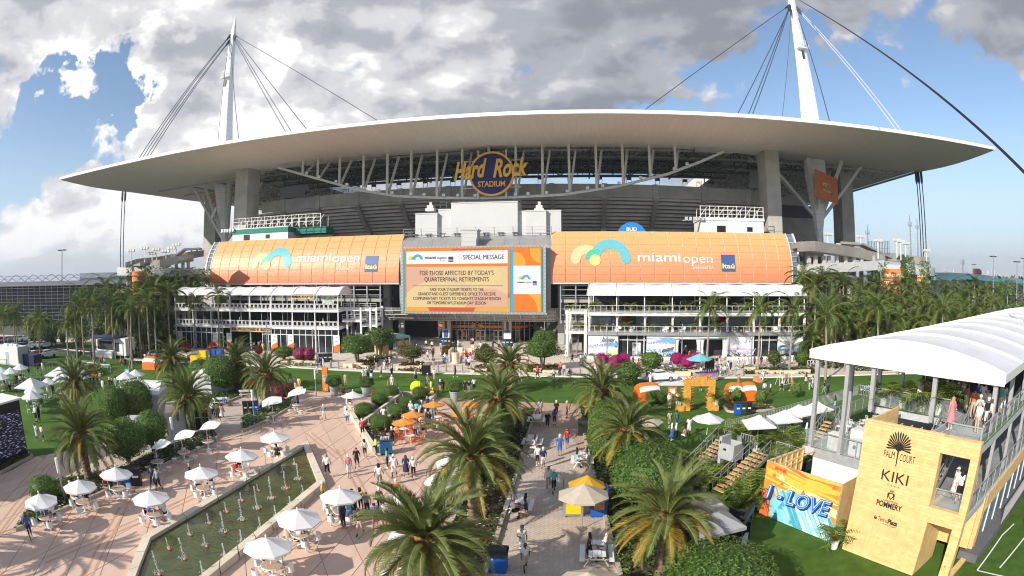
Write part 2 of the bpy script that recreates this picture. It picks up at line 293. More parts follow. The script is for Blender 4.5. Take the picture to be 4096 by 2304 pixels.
def person(p,code,pose,place,face,i=0):
 q=random.Random(int(abs(p.x*97+p.y*31+p.z*7)*10));h=q.choice((0,0,1,1,2,3,3,4));hn,hm=HR[h];bt=q.random()<.35;low='skirt'if len(code)>2 else('trousers'if pose=='sit'or bt else 'shorts')
 lab='%s top, %s %s, %s, %s %s'%(COL[code[0]][0],COL[code[1]][0],low,hn,ACT[pose],place);s=q.uniform(.94,1.06)
 o=T('person',lab,'person',p,face,None,BODY[pose]);o.scale=(s,)*3;sk=SK[q.choice((0,1,1,2))]
 for k,m in enumerate((sk,CM[code[0]],CM[code[1]],SHOE[i%3],hm)):o.material_slots[k].link='OBJECT';o.material_slots[k].material=m
 hc=BODY[pose]['hc']
 c=None
 if h>=3:c=ob('cap',CAPM,o,(hc[0],hc[1]-.02,hc[2]+.045))
 elif len(code)>2 or q.random()<.35:c=ob('long_hair',LHM,o,(hc[0],hc[1],hc[2]))
 if c:c.material_slots[0].link='OBJECT';c.material_slots[0].material=hm
 if len(code)>2:c=ob('skirt',SKM,o,(0,0,1.02));c.material_slots[0].link='OBJECT';c.material_slots[0].material=CM[code[1]]
 return o
# ---------------------------------------------------------------- stadium
SF=Frame(-7.8,109.3,radians(-7.35))
stad=T('stadium','huge white roofed concrete stadium with two cable masts behind the plaza','stadium',SF.o,SF.a)
RZ=43.5;RV=-10.7
soffm=M('pale roof soffit',(.81,.79,.755),.6,var=.03,scale=.06)
_t=soffm.node_tree;_b=_t.nodes['Principled BSDF'];_src=_b.inputs['Base Color'].links[0].from_socket
_tc=_t.nodes.new('ShaderNodeTexCoord');_br=_t.nodes.new('ShaderNodeTexBrick');_br.inputs['Scale'].default_value=1.0;_br.inputs['Brick Width'].default_value=1.5;_br.inputs['Row Height'].default_value=9.0;_br.inputs['Mortar Size'].default_value=.09;_br.inputs['Color1'].default_value=(1,1,1,1);_br.inputs['Color2'].default_value=(.965,.965,.965,1);_br.inputs['Mortar'].default_value=(.92,.92,.92,1)
_t.links.new(_tc.outputs['Object'],_br.inputs['Vector']);_mx=_t.nodes.new('ShaderNodeMix');_mx.data_type='RGBA';_mx.blend_type='MULTIPLY';_mx.inputs[0].default_value=1;_t.links.new(_src,_mx.inputs[6]);_t.links.new(_br.outputs[0],_mx.inputs[7]);_t.links.new(_mx.outputs[2],_b.inputs['Base Color'])
inner_px=[(316,482),(420,497),(500,505),(585,478),(640,452),(700,425),(800,411),(900,400),(1000,391),(1150,380),(1300,372),(1500,370),(1700,374),(1850,385),(1940,396),(2040,410),(2200,425),(2310,426)]
inner=[SF.gz('Z',x,y,RZ-.35)for x,y in inner_px]
UL,UR=-123.7,120.8
inner[0]=(UL+1.0,24);inner[1]=(UL+2.0,52);inner[2]=(UL+6,74);inner[-1]=(UR-2.0,23)
def resamp(pts,n):
 L=[0]
 for a,b in zip(pts,pts[1:]):L.append(L[-1]+hypot(b[0]-a[0],b[1]-a[1]))
 return[tuple(np.interp(i*L[-1]/n,L,[p[k]for p in pts])for k in(0,1))for i in range(n+1)]
inn=inner
def lerp(a,b,t):return tuple(a[i]+(b[i]-a[i])*t for i in range(len(a)))
us=[UL]+[max(UL+.5,min(UR-.5,p[0]))for p in inn[1:-1]]+[UR]
mb=MB();rows=[]
for k in range(7):
 t=k/6;rows.append([(lerp((u,RV),p,t)[0],lerp((u,RV),p,t)[1],RZ-.35*t-1.1*sin(pi*t)*.6)for u,p in zip([UL+(UR-UL)*i/(len(inn)-1)for i in range(len(inn))],inn)])
mb.grid(rows,0);soff=mb.build('roof_soffit',soffm,stad,smooth=True)
mb=MB()
mb.add([(UL-.05,RV-.05,RZ),(UR+.05,RV-.05,RZ),(UR+.05,RV-.05,RZ+.75),(UL-.05,RV-.05,RZ+.75)],[(0,1,2,3)])
back=205
mb.add([(UL-.05,RV-.05,RZ),(UL+12,back,RZ),(UL+12,back,RZ+.75),(UL-.05,RV-.05,RZ+.75)],[(3,2,1,0)]);mb.add([(UR+.05,RV-.05,RZ),(UR-2,back,RZ),(UR-2,back,RZ+.75),(UR+.05,RV-.05,RZ+.75)],[(0,1,2,3)])
mb.build('roof_fascia',white,stad)
mb=MB();oi=[(-62,56),(-40,53),(0,52),(40,53),(62,56),(62,150),(-62,150)];oo=[(UL,RV),(-50,RV),(0,RV),(50,RV),(UR,RV),(UR-2,back),(UL+12,back)]
for i in range(7):
 a,b=oo[i],oo[(i+1)%7];c,d=oi[i],oi[(i+1)%7]
 mb.add([(*a,RZ+.8),(*b,RZ+.8),(*d,RZ+4.5),(*c,RZ+4.5)],[(0,1,2,3)])
 mb.add([(*c,RZ+.3),(*d,RZ+.3),(*d,RZ+4.5),(*c,RZ+4.5)],[(0,1,2,3)])
mb.build('roof_sheet',M('roof sheet',(.72,.71,.69),.55,var=.03),stad)
def truss(mb,p,q,h,bays,w,up=(0,0,1),m=0):
 p,q,up=Vector(p),Vector(q),Vector(up)*h;prev=None
 mb.bar(p,q,w,m=m);mb.bar(p+up,q+up,w,m=m)
 for i in range(bays+1):
  a=p.lerp(q,i/bays);mb.bar(a,a+up,w*.7,m=m)
  if i<bays:c=p.lerp(q,(i+1)/bays);mb.bar(a if i%2 else a+up,c+up if i%2 else c,w*.7,m=m)
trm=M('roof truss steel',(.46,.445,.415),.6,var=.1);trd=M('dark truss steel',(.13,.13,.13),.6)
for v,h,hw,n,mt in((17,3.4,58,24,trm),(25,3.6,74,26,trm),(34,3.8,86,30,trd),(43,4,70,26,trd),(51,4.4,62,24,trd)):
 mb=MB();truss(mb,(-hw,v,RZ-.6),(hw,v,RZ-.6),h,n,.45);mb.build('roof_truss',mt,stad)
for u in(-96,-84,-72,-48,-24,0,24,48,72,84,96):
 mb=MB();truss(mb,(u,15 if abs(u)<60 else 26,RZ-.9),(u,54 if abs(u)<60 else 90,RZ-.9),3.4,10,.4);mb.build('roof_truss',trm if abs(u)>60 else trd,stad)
for sgn in(-1,1):
 mb=MB()
 for k in range(5):truss(mb,(sgn*60,22+k*12,RZ-1.4),(sgn*(112-k),26+k*13,RZ-1.0),2.6,9,.4)
 mb.build('roof_truss',trm,stad)
mb=MB()
for v,z in((19,RZ-2.2),(29,RZ-2.6),(40,RZ-2.8)):
 mb.bx(-62,62,v,v+1.4,z,z+.25)
 for k in range(3):mb.bx(-62,62,v-.06,v,z+.5+k*.4,z+.56+k*.4)
 for u in range(-62,63,4):mb.bx(u,u+.1,v-.06,v,z,z+1.4);mb.bx(u,u+.15,v+.6,v+.75,z,z+3)
mb.build('catwalk',trd,stad)
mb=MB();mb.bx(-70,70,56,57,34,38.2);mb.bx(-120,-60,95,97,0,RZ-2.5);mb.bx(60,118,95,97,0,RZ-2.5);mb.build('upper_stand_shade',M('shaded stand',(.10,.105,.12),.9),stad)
smile=[(700,422),(800,450),(900,478),(1000,494),(1100,498),(1200,499),(1290,497),(1420,490),(1550,470),(1680,438),(1760,408),(1820,382)]
SM=[SF.pv('Z',x,y,12.0)for x,y in smile]
mb=MB();pts=[(u,12.0,z)for u,z in SM]
for a,b in zip(pts,pts[1:]):mb.bar(a,b,.7,.55)
mb.build('hanging_chord',steelw,stad)
def smz(u):return float(np.interp(u,[p[0]for p in SM],[p[1]for p in SM]))
for x in(762,800,855,915,975,1035,1100,1163,1230,1298,1365,1432,1500,1567,1635,1700):
 u,z=SF.pv('Z',x,440,12.0);b=smz(u);mb=MB()
 mb.bar((u,11.7,RZ-.4),(u,11.9,b),.55,.4);
 if RZ-b>4:mb.bar((u+1.5,15.5,RZ-.8),(u+.1,12.3,b),.45,.45)
 mb.build('strut',steelw,stad)
for k in range(24):
 u=-44+k*3.9+rnd.uniform(-.8,.8);z=smz(u)
 mb=MB();mb.bx(u-.35,u+.35,11.2,11.7,z+.3,z+.9);mb.bx(u-.05,u+.05,11.4,11.5,z,z+.4);mb.build('floodlight',M('lamp housing',(.6,.61,.62),.35,metal=.4),stad)
def pillar(x0,x1,v,dep,z0=0):
 u0=SF.pv('Z',x0,560,v)[0];u1=SF.pv('Z',x1,560,v)[0];mb=MB();zs=[z0,9,16.5,24,31.5,38,RZ-.3]
 for a,b in zip(zs,zs[1:]):mb.bx(u0,u1,v,v+dep,a+.05,b-.02);mb.bx(u0+.05,u1-.05,v+.05,v+dep-.05,b-.03,b+.06)
 return mb.build('concrete_pillar',conc,stad)
pillar(588,619,11.5,6);pillar(1933,1968,11.5,6);pillar(513,541,44,6);pillar(2120,2150,30,6)
maststripe=stripes(M('white mast panels',(.78,.78,.77),.45,var=.03),2,.55,.80,.07)
def mast(base,mid,top,tip,tag):
 b,m,t,e=[Vector(p)for p in(base,mid,top,tip)];mb=MB()
 mb.path([b,b.lerp(m,.45),m,m.lerp(t,.25),m.lerp(t,.85),t,e],[.7,1.9,3.1,2.75,1.35,1.2,.18],8)
 mo=mb.build('mast',maststripe,stad)
 d=(t-m).normalized();k=MB()
 q=m.lerp(t,.70);k.bx(q.x-1.7,q.x+1.7,q.y-2.6,q.y-1.2,q.z,q.z+.2)
 for i in range(5):k.bar((q.x-1.6+i*.8,q.y-2.5,q.z),(q.x-1.6+i*.8,q.y-2.5,q.z+2.2),.1)
 k.bar((q.x-1.6,q.y-2.5,q.z+2.2),(q.x+1.6,q.y-2.5,q.z+2.2),.1);k.build('service_platform',steelw,mo)
 k=MB();q=m.lerp(t,.64);k.bx(q.x-.55,q.x+.1,q.y-1.95,q.y-1.8,q.z,q.z+2.4);k.build('access_hatch',darkst,mo)
 return t
VM=31.0
def L3(r,x,y,v):u,z=SF.pv(r,x,y,v);return(u,v,z)
ml=[L3('Z',567,640,VM),L3('Z',563,470,VM),L3('Z',586,95,VM),L3('Z',593,40,VM)]
mr=[L3('Z',2062,612,21),L3('Z',2051,440,21),L3('Z',1992,12,21),L3('Z',1984,-60,21)]
mast(*ml,'a');mast(*mr,'b')
cab=M('steel cable',(.10,.10,.115),.4,metal=.6);cabl=M('pale cable',(.50,.49,.48),.5)
def cable(p,q,r,sock=True,mt=cab,sag=0.0):
 p,q=Vector(p),Vector(q);mb=MB();mb.path([p.lerp(q,i/6)-Vector((0,0,sag*sin(pi*i/6)))for i in range(7)],r,6);o=mb.build('stay_cable',mt,stad)
 if sock:
  d=(q-p).normalized();k=MB();k.tube(p+d*.3,p+d*2.6,.42,.22,8);k.build('cable_socket',darkst,o)
LT=Vector(ml[2]);RT=Vector(mr[2])
for(x,y),r,dz,v in(((346,404),.11,1.2,RV+6),((354,404),.11,.8,RV+8),((362,404),.11,-1.0,RV+6),((370,404),.11,-1.4,RV+8),((720,334),.10,-.5,0),((735,334),.10,0,2),((772,326),.10,.4,2),((954,306),.09,.6,8),((548,362),.09,-6,RV+6),((601,352),.09,-6,RV+8)):
 cable(LT+Vector((-.8 if x<560 else .8,-.6,dz)),L3('Z',x,y,v),r,dz>-3)
for(x,y),r,dz,v in(((1620,278),.10,-.5,8),((1856,286),.11,-1,6),((1883,287),.11,-.4,6),((1893,288),.11,-.8,6),((1968,292),.05,-2,4),((2087,306),.12,-4,2),((2255,328),.12,-1.5,2),((2268,330),.12,-.8,2)):
 cable(RT+Vector((-.9 if x<2000 else .9,-.6,dz)),L3('Z',x,y,v),r,dz>-3,cabl if x>2200 else cab)
p0=SF.w(*L3('Z',2003,-4,21)[:2],L3('Z',2003,-4,21)[2]);p1=AR('Z',2576,433,40.0)
mb=MB();d=(p1-p0);mb.path([p0+d*(i/10*1.12)for i in range(11)],.13,8)
tie=mb.build('tie_cable',M('black cable sheath',(.015,.012,.018),.45));tie['label']='thick black guy cable crossing the upper right sky from the mast';tie['category']='cable';THINGS.append(tie)
for xs,y0,y1,v in(((309,316),478,690,24),((2303,2309,2316),426,650,23)):
 for i,x in enumerate(xs):
  u,z=SF.pv('Z',x,y0,v);mb=MB();mb.path([(u,v,z),(u+(.3 if x<1000 else .6),v,3)],.16,6);o=mb.build('stay_cable',cab,stad)
  k=MB();k.lathe([(.18,-4.2),(.4,-3.4),(.4,-1.2),(.3,0)],8,(u,v,z));k.build('cable_socket',darkst,o)
def curve(u):return 22+(abs(u)/66)**2*7
US=[-70+i*140/56 for i in range(57)]
mb=MB();mb.grid([[(u,curve(u),35.9)for u in US],[(u,curve(u),32.7)for u in US]],flip=True);mb.grid([[(u,curve(u)+.7,35.9)for u in US],[(u,curve(u),35.9)for u in US]],flip=True)
rim=mb.build('bowl_rim',conc,stad)
mb=MB();rows=[]
for k in range(13):
 z=32.7-k*.82;o=.5+k*1.25;rows+=[[(u,curve(u)+o,z)for u in US],[(u,curve(u)+o+.25,z-.62)for u in US]]
mb.grid(rows,flip=True);mb.build('stand_underside',stripes(M('stand concrete',(.60,.56,.50),.9,var=.16,scale=.25),2,1.22,.55,.2),stad)
for k in range(-5,6):
 u=k*12.6+2;c=curve(u);mb=MB()
 mb.bx(u-.65,u+.65,c-.35,c-.02,32.4,36.0);mb.bar((u,c+.1,32.6),(u,c+9.0,26.2),1.1,1.3);mb.bx(u-.65,u+.65,c+8.4,c+10,16,26.4)
 mb.bx(u-.9,u+.9,c+8.2,c+9.9,22.2,23.4);mb.build('raker_beam',conc,stad)
for k in range(16):
 u=-52+k*7.1;c=curve(u);mb=MB();mb.bx(u-.6,u+.6,c-.5,c-.1,36.9,37.6);mb.bar((u-.5,c-.1,36),(u-.6,c-.3,37),.1);mb.bar((u+.5,c-.1,36),(u+.6,c-.3,37),.1);mb.build('floodlight',darkst,stad)
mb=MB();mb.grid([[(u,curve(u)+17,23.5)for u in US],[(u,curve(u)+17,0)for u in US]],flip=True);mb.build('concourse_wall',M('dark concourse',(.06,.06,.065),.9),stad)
for s in(-1,1):
 mb=MB();a=SF.pv('z3',1058,770,34)if s<0 else SF.pv('z4',320,630,30);v=34 if s<0 else 30
 q=[('z3',1058,770),('z3',1437,740),('z3',1437,577),('z3',1058,632)]if s<0 else[('z4',320,630),('z4',505,630),('z4',505,450),('z4',330,385)]
 P=[SF.pv(*c,v)for c in q];mb.add([(u,v,z)for u,z in P],[(0,1,2,3)]);mb.add([(u,v+.1,z)for u,z in P],[(3,2,1,0)]);mb.build('grey_scrim',M('grey scrim',(.33,.34,.36),.8),stad)
for s in(-1,1):
 mb=MB()
 for k in range(14):u0=s*64;mb.bx(min(u0,s*86),max(u0,s*86),40+k*.9,41+k*.9,14,17+k*.75,1 if k%2 else 0)
 mb.bx(min(s*64,s*88),max(s*64,s*88),38.5,39.6,13,17.6,2);mb.bx(min(s*66,s*100),max(s*66,s*100),56,58,20,32,2)
 mb.build('corner_seating',[M('blue seats',(.02,.04,.10),.6),darkst,conc],stad)
 for k in range(4):mb=MB();u=s*(70+k*5);mb.bx(u-.4,u+.4,37,38.4,0,21+k);mb.build('concourse_column',conc2,stad)
for s,(bx_,by_)in((-1,(567,612)),(1,(2061,560))):
 v=VM if s<0 else 21;b=L3('Z',bx_,by_,v)
 for du,dv in((-14,0),(-9,10),(9,10),(14,0),(5,-6),(-5,-6)):
  mb=MB();mb.bar(b,(b[0]+du,b[1]+dv,RZ-1.2),.75,.75);mb.build('raking_strut',steelw,stad)
for s in(-1,1):
 v=6.5;a,z0=SF.pv('Z',585 if s<0 else 1732,610,v);b,_=SF.pv('Z',724 if s<0 else 1924,610,v)
 if s>0:a,b=SF.pv('K',135,330,v)[0],SF.pv('K',610,330,v)[0]
 mb=MB();mb.bx(a,b,v,v+7,17,26.2);mb.bx(a+3.6,a+5.6,v-.02,v+.2,23.2,24.6,1);mb.bx(a+10.5,a+11.8,v-.02,v+.2,23.4,24.4,1);o=mb.build('service_block',[white,black],stad)
 if s<0:mb=MB();mb.bx(a-.1,b+.1,v-.12,v+7.1,24.8,26.0);mb.bx(b+.1,b+9,v+3,v+7,24.4,25.9);mb.build('green_band',M('green band',(.005,.19,.13),.5),o)
 else:mb=MB();mb.bx(a-.2,b+.2,v-.15,v+7.1,25.7,26.3);mb.build('parapet',white,o)
 mb=MB();e=b+9 if s<0 else b;z=26.3
 for k in range(3):mb.bar((a,v,z+.7+k*.85),(e,v,z+.7+k*.85),.09)
 n=int((e-a)/1.9)
 for k in range(n+1):u=a+(e-a)*k/n;mb.bar((u,v,z-.3),(u,v,z+2.5),.12);mb.bar((u,v+4,z-.3),(u,v+4,z+2.2),.1)
 for k in range(n):u=a+(e-a)*k/n;mb.bar((u,v+2,z),(u+1.9,v+2,z+2.4),.1)
 mb.bar((a,v+4,z+2.2),(e,v+4,z+2.2),.1);mb.build('guard_rail',white,o)
 mb=MB()
 for k in range(5):mb.bx(a-3.5+k*.9,a-2.9+k*.9,v-.6,v-.1,25.6,26.3)
 mb.bar((a-4,v-.3,25.5),(a+1,v-.3,25.5),.12);mb.build('floodlight',M('lamp housing',(.6,.61,.62)),stad)
tow=M('light grey render',(.56,.565,.57),.7,var=.04,scale=.3)
v=5.0;f=lambda x,y:SF.pv('Z',x,y,v)
for x0,x1,yt,d in((1045,1100,540,7),(1100,1135,528,9),(1135,1302,513,9),(1302,1330,532,9),(1322,1374,532,7),(1374,1411,530,9)):
 u0,zt=f(x0,yt);u1,_=f(x1,yt);dv=0 if x0 in(1045,1135,1322)else .9
 mb=MB();mb.bx(u0,u1-.01,v+dv,v+d,19,zt);mb.bx(u0-.06,u1+.05,v+dv-.08,v+d+.05,zt+.01,zt+.25);mb.build('plant_block',tow,stad)
mb=MB();u0,z=f(1186,577);mb.bx(u0,u0+2.6,v-.06,v+.1,19.5,22.4,1);mb.bx(u0+.3,u0+1.2,v-.09,v,19.8,21.9);mb.bx(u0+1.5,u0+2.4,v-.09,v,19.8,21.9);mb.build('tower_door',[wglass,white],stad)
for x in(1074,1354):
 u,zt=f(x,528);mb=MB();mb.bx(u-1,u+1,v+2,v+4,zt,zt+.6);mb.bx(u-.7,u+.7,v+2.3,v+3.7,zt+.6,zt+1.3);mb.bx(u-.3,u+.3,v+2.8,v+3.2,zt+1.3,zt+2.1);mb.build('roof_vent',tow,stad)
mb=MB()
for k in range(14):u=-9+k*1.35;mb.bar((u,9,29),(u,9,30.4+rnd.random()*.8),.07)
mb.bar((-9,9,30.2),(9,9,30.2),.07);mb.build('guard_rail',steelg,stad)
# ---------------------------------------------------------------- curved printed banners either side of the screen
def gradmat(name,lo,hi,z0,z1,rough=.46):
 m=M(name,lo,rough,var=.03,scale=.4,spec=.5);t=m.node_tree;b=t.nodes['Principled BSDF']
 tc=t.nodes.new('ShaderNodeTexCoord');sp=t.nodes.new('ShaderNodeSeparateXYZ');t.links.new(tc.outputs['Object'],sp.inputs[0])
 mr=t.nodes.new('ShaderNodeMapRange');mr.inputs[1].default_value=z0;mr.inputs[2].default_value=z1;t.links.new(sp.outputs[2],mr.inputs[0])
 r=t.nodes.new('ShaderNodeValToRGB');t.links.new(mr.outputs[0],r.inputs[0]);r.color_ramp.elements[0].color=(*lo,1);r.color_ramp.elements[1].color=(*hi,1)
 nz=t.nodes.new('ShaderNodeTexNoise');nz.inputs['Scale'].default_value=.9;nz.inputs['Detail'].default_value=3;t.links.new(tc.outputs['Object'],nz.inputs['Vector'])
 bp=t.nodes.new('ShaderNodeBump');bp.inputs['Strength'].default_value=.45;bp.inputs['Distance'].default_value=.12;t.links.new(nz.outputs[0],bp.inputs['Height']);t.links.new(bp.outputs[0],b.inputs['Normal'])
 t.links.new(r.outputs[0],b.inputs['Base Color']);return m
BZ0=12.75
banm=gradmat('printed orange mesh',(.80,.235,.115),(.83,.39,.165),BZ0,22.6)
ZT,VT=23.0,4.2
def prof(s):return VT*s*s*(.55+.45*s),BZ0+(ZT-BZ0)*(s-.05*s*s)/.95
def bpt(u,z,off=0.0):
 lo,hi=0.0,1.0
 for _ in range(18):
  m_=(lo+hi)/2
  if prof(m_)[1]<z:lo=m_
  else:hi=m_
 v,zz=prof(lo);v2,z2=prof(min(1,lo+.02));v1,z1=prof(max(0,lo-.02));nx,nz=-(z2-z1),(v2-v1);L=hypot(nx,nz)
 return(u,v+nx/L*off,zz+nz/L*off)
cream=M('translucent cream print',(.80,.50,.27),.5);tealp=M('teal print',(.12,.42,.47),.5);greenp=M('green print',(.07,.42,.30),.5);yelp=M('lemon print',(.80,.68,.22),.5);whp=M('white print',(.80,.78,.75),.45);navp=M('navy print',(.05,.10,.27),.45)
def ring(fn,cx,cz,r0,r1,a0,a1,mat_,parent,off=.06,n=24,name='logo'):
 mb=MB();mb.grid([[fn(cx+r*cos(radians(a0+(a1-a0)*i/n)),cz+r*sin(radians(a0+(a1-a0)*i/n)),off)for i in range(n+1)]for r in(r0,(r0+r1)/2,r1)],flip=True)
 return mb.build(name,mat_,parent)
def disc(fn,cx,cz,r,mat_,parent,off=.08,n=20,name='logo'):
 mb=MB();mb.grid([[fn(cx+r*k*cos(2*pi*i/n),cz+r*k*sin(2*pi*i/n),off)for i in range(n+1)]for k in(.02,.55,1)],flip=True);return mb.build(name,mat_,parent)
def strip(fn,x0,x1,z0,z1,mat_,parent,off=.06,n=4,name='logo'):
 mb=MB();mb.grid([[fn(x0+(x1-x0)*i/n,z0+(z1-z0)*j/n,off)for i in range(n+1)]for j in range(n+1)]);return mb.build(name,mat_,parent)
def logo_m(fn,x,z,s,parent,o=0.0):
 w=s*.165
 for cx,r,zc,mt,of in((x-s*.255,s*.245,z-s*.08,cream,.06),(x+s*.16,s*.34,z-s*.08,tealp,.075)):
  ring(fn,cx,zc,r-w,r,0,180,mt,parent,of+o)
 ring(fn,x-s*.095,z-s*.08,s*.085-w*.5,s*.085+w*.5,60,180,greenp,parent,.09+o);disc(fn,x-s*.095,z-s*.10,w*.56,yelp,parent,.105+o);disc(fn,x-s*.42,z-s*.08,w*.5,cream,parent,.065+o);disc(fn,x+s*.42,z-s*.08,w*.5,tealp,parent,.08+o)
def sponsor(fn,x,z,s,parent,o=0.0):
 strip(fn,x-s/2,x+s/2,z-s*.56,z+s*.56,navp,parent,.07+o);return text('Itaú',s*.44,yelp,parent,fn=lambda a,b,c:fn(x+a,z-s*.22+b,.12+o+c),bold=.012*s,width=s*.86)
for sgn in(-1,1):
 ua=SF.pv('Z',529 if sgn<0 else 1385,711,0)[0];ub=SF.pv('Z',1003 if sgn<0 else 1993,711,0)[0]
 bn=T('facade_banner','wide curved orange banner panel wall left of the big screen'if sgn<0 else 'wide curved orange banner panel wall right of the big screen, above the rooftop bar','banner',SF.o,SF.a)
 nc,nr=17,7;du=(ub-ua)/nc
 for i in range(nc):
  for j in range(nr):
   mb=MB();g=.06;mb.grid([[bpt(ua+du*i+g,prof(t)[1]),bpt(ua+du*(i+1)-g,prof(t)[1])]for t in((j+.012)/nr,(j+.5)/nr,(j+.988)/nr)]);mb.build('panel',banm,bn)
 mb=MB()
 mb.grid([[(ua,prof(t/10)[0]+.12,prof(t/10)[1]),(ub,prof(t/10)[0]+.12,prof(t/10)[1])]for t in range(11)]);mb.build('backing',M('banner joints',(.86,.66,.48),.7),bn)
 mb=MB();mb.bx(ua,ub,.1,.5,BZ0-.35,BZ0-.02);mb.build('bottom_rail',steelw,bn)
 mb=MB();e=ub if sgn>0 else ua
 for k in range(10):
  t0,t1=k/10,(k+1)/10;p,q=prof(t0),prof(t1);w=2.0
  mb.bar((e+sgn*w,p[0]+.4,p[1]),(e+sgn*w,q[0]+.4,q[1]),.35,m=0);mb.bar((e+sgn*.1,p[0],p[1]),(e+sgn*.1,q[0],q[1]),.2,m=0)
  mb.add([(e+sgn*.1,p[0]+.1,p[1]),(e+sgn*w,p[0]+.5,p[1]),(e+sgn*w,q[0]+.5,q[1]),(e+sgn*.1,q[0]+.1,q[1])],[(0,1,2,3)if sgn>0 else(3,2,1,0)],1);mb.bar((e,p[0],p[1]),(e+sgn*w,p[0]+.3,p[1]),.1)
 mb.build('end_glazing',[steelw,glass('grey tinted glass',(.16,.22,.28),.12)],bn)
 def at(r,x,y,sg=sgn):
  u,z=SF.pv(r,x,y,1.0);return u,z
 if sgn>0:lx,lz=at('E',1955,470);tx,tz=at('Z',1698,650);sx,sz=at('Z',1830,662);wdt=at('Z',1793,650)[0]-at('Z',1604,650)[0];px_,pz=at('Z',1766,673);sw=3.0;ls=at('Z',1587,650)[0]-at('Z',1437,650)[0]
 else:lx,lz=at('Z',684,655);tx,tz=at('Z',823,650);sx,sz=at('Z',937,664);wdt=at('Z',902,650)[0]-at('Z',742,650)[0];px_,pz=at('Z',872,676);sw=3.0;ls=at('Z',735,650)[0]-at('Z',636,650)[0]
 logo_m(bpt,lx,lz,ls,bn);sponsor(bpt,sx,sz,sw,bn)
 text('miami',2.6,whp,bn,fn=lambda a,b,c:bpt(tx-wdt*.21+a,tz+.15+b,.08+c),width=wdt*.56,bold=.022);text('open',2.6,whp,bn,fn=lambda a,b,c:bpt(tx+wdt*.30+a,tz-.1+b,.08+c),width=wdt*.40)
 text('presented by',.95,whp,bn,fn=lambda a,b,c:bpt(px_+a,pz+b,.08+c),width=wdt*.27)
# ---------------------------------------------------------------- facade metalwork round the screen
mb=MB();uL=SF.pv('Z',1003,711,0)[0];uR=SF.pv('Z',1385,711,0)[0]
pr=[(4.3,22.3),(2.9,21.5),(1.7,20.1),(.9,18),(.5,15),(.5,11),(.55,8.4),(.95,6.9),(1.7,5.9),(2.8,5.1),(4.2,4.75)]
mb.grid([[(uL-.0+i*(uR-uL)/8,v,z)for i in range(9)]for v,z in pr],flip=True);mb.build('metal_cladding',stripes(alu,0,.33,.7,.03),stad,smooth=False)
bellym=stripes(M('belly panels',(.30,.30,.30),.4,metal=.3,var=.08,scale=.4),0,.31,.45,.05)
uA=SF.pv('E',265,930,1)[0];uB=SF.pv('E',1690,930,1)[0];mb=MB()
pb=[(.25,7.6),(.55,6.9),(1.2,6.1),(2.2,5.3),(3.6,4.75),(5.4,4.6)]
mb.grid([[(u,v+max(0,(abs(u-(uA+uB)/2)-(uB-uA)/2+5)/5)**2*2.5,z)for u in[uA+(uB-uA)*i/20 for i in range(21)]]for v,z in pb],flip=True);mb.build('metal_belly',bellym,stad)
for k in range(4):mb=MB();v,z=pb[k+1];mb.bar((uA+2,v-.06,z),(uB-2,v-.06,z),.1);mb.build('belly_rib',steelw,stad)
for i in range(15):u=uA+1+(uB-uA-2)*i/14;mb=MB();mb.path([(u,v-.06,z)for v,z in pb],.06,5);mb.build('belly_rib',steelw,stad)
mb=MB();zr=22.25
for k in range(9):u=uL+(uR-uL)*k/8;mb.bar((u,3.6,zr),(u,3.1,zr+1.8),.13)
for k in range(3):mb.bar((uL,3.6-.2*k,zr+.5+.6*k),(uR,3.6-.2*k,zr+.5+.6*k),.07)
mb.build('guard_rail',steelg,stad)
mb=MB();mb.bx(uL,uR,4.3,12,21.9,22.3);mb.build('roof_terrace',M('terrace deck',(.30,.30,.29),.8),stad)
for k in range(8):mb=MB();u=uL+2+k*3.1;mb.bx(u-.7,u+.7,4.6,5.3,22.9,23.0);mb.bx(u-.6,u+.6,4.4,4.6,22.7,22.75);mb.bar((u-.4,4.9,22.3),(u-.4,4.9,22.9),.08);mb.bar((u+.4,4.9,22.3),(u+.4,4.9,22.9),.08);mb.build('terrace_table',darkst,stad)
mb=MB();u,z=SF.pv('E',970,300,1.0);mb.bx(u-1.6,u+1.6,.1,3.4,z-3.4,z+.2);mb.bx(u-1.5,u+1.5,-.3,.3,z-4.6,z-1.4);mb.bx(u-1.8,u+1.8,0,3.5,z+.2,z+.5);mb.build('projector_housing',stripes(M('housing render',(.50,.50,.49),.6,var=.05),2,1.2,.75,.08),stad)
for a,b in((SF.pv('Z',529,711,0)[0],uA+1),(uB-1,SF.pv('Z',1993,711,0)[0])):
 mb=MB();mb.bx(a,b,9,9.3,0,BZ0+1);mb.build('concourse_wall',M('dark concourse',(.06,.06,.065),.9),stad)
 mb=MB()
 for z in(4.6,8.7):mb.bx(a,b,1.4,9,z,z+.6)
 mb.bx(a,b,.3,9,BZ0+.3,BZ0+.8);mb.build('concourse_floor',conc2,stad)
 n=int((b-a)/3.0)
 for k in range(n+1):u=a+(b-a)*k/n;mb=MB();mb.bx(u-.12,u+.12,.7,.95,4.6,BZ0);mb.build('facade_post',steelg,stad)
 mb=MB()
 for z in(6.2,7.4,10.1,11.2,12.0):mb.bx(a,b,.95,2.0,z,z+.12)
 for z in(5.2,5.5,5.8,9.4,9.7,10):mb.bx(a,b,1.3,1.36,z,z+.06)
 mb.build('louvre',steelg,stad)
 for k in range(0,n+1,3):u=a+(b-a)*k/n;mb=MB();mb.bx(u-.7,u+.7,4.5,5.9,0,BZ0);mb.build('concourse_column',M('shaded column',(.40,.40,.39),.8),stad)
v0=8.0;ea=SF.pv('E',680,1030,v0)[0];eb=SF.pv('E',1443,1030,v0)[0];ec=(ea+eb)/2;eh=(eb-ea)/2
def ev(u):t=abs(u-ec)/eh;return v0+max(0,t-.70)**2*60
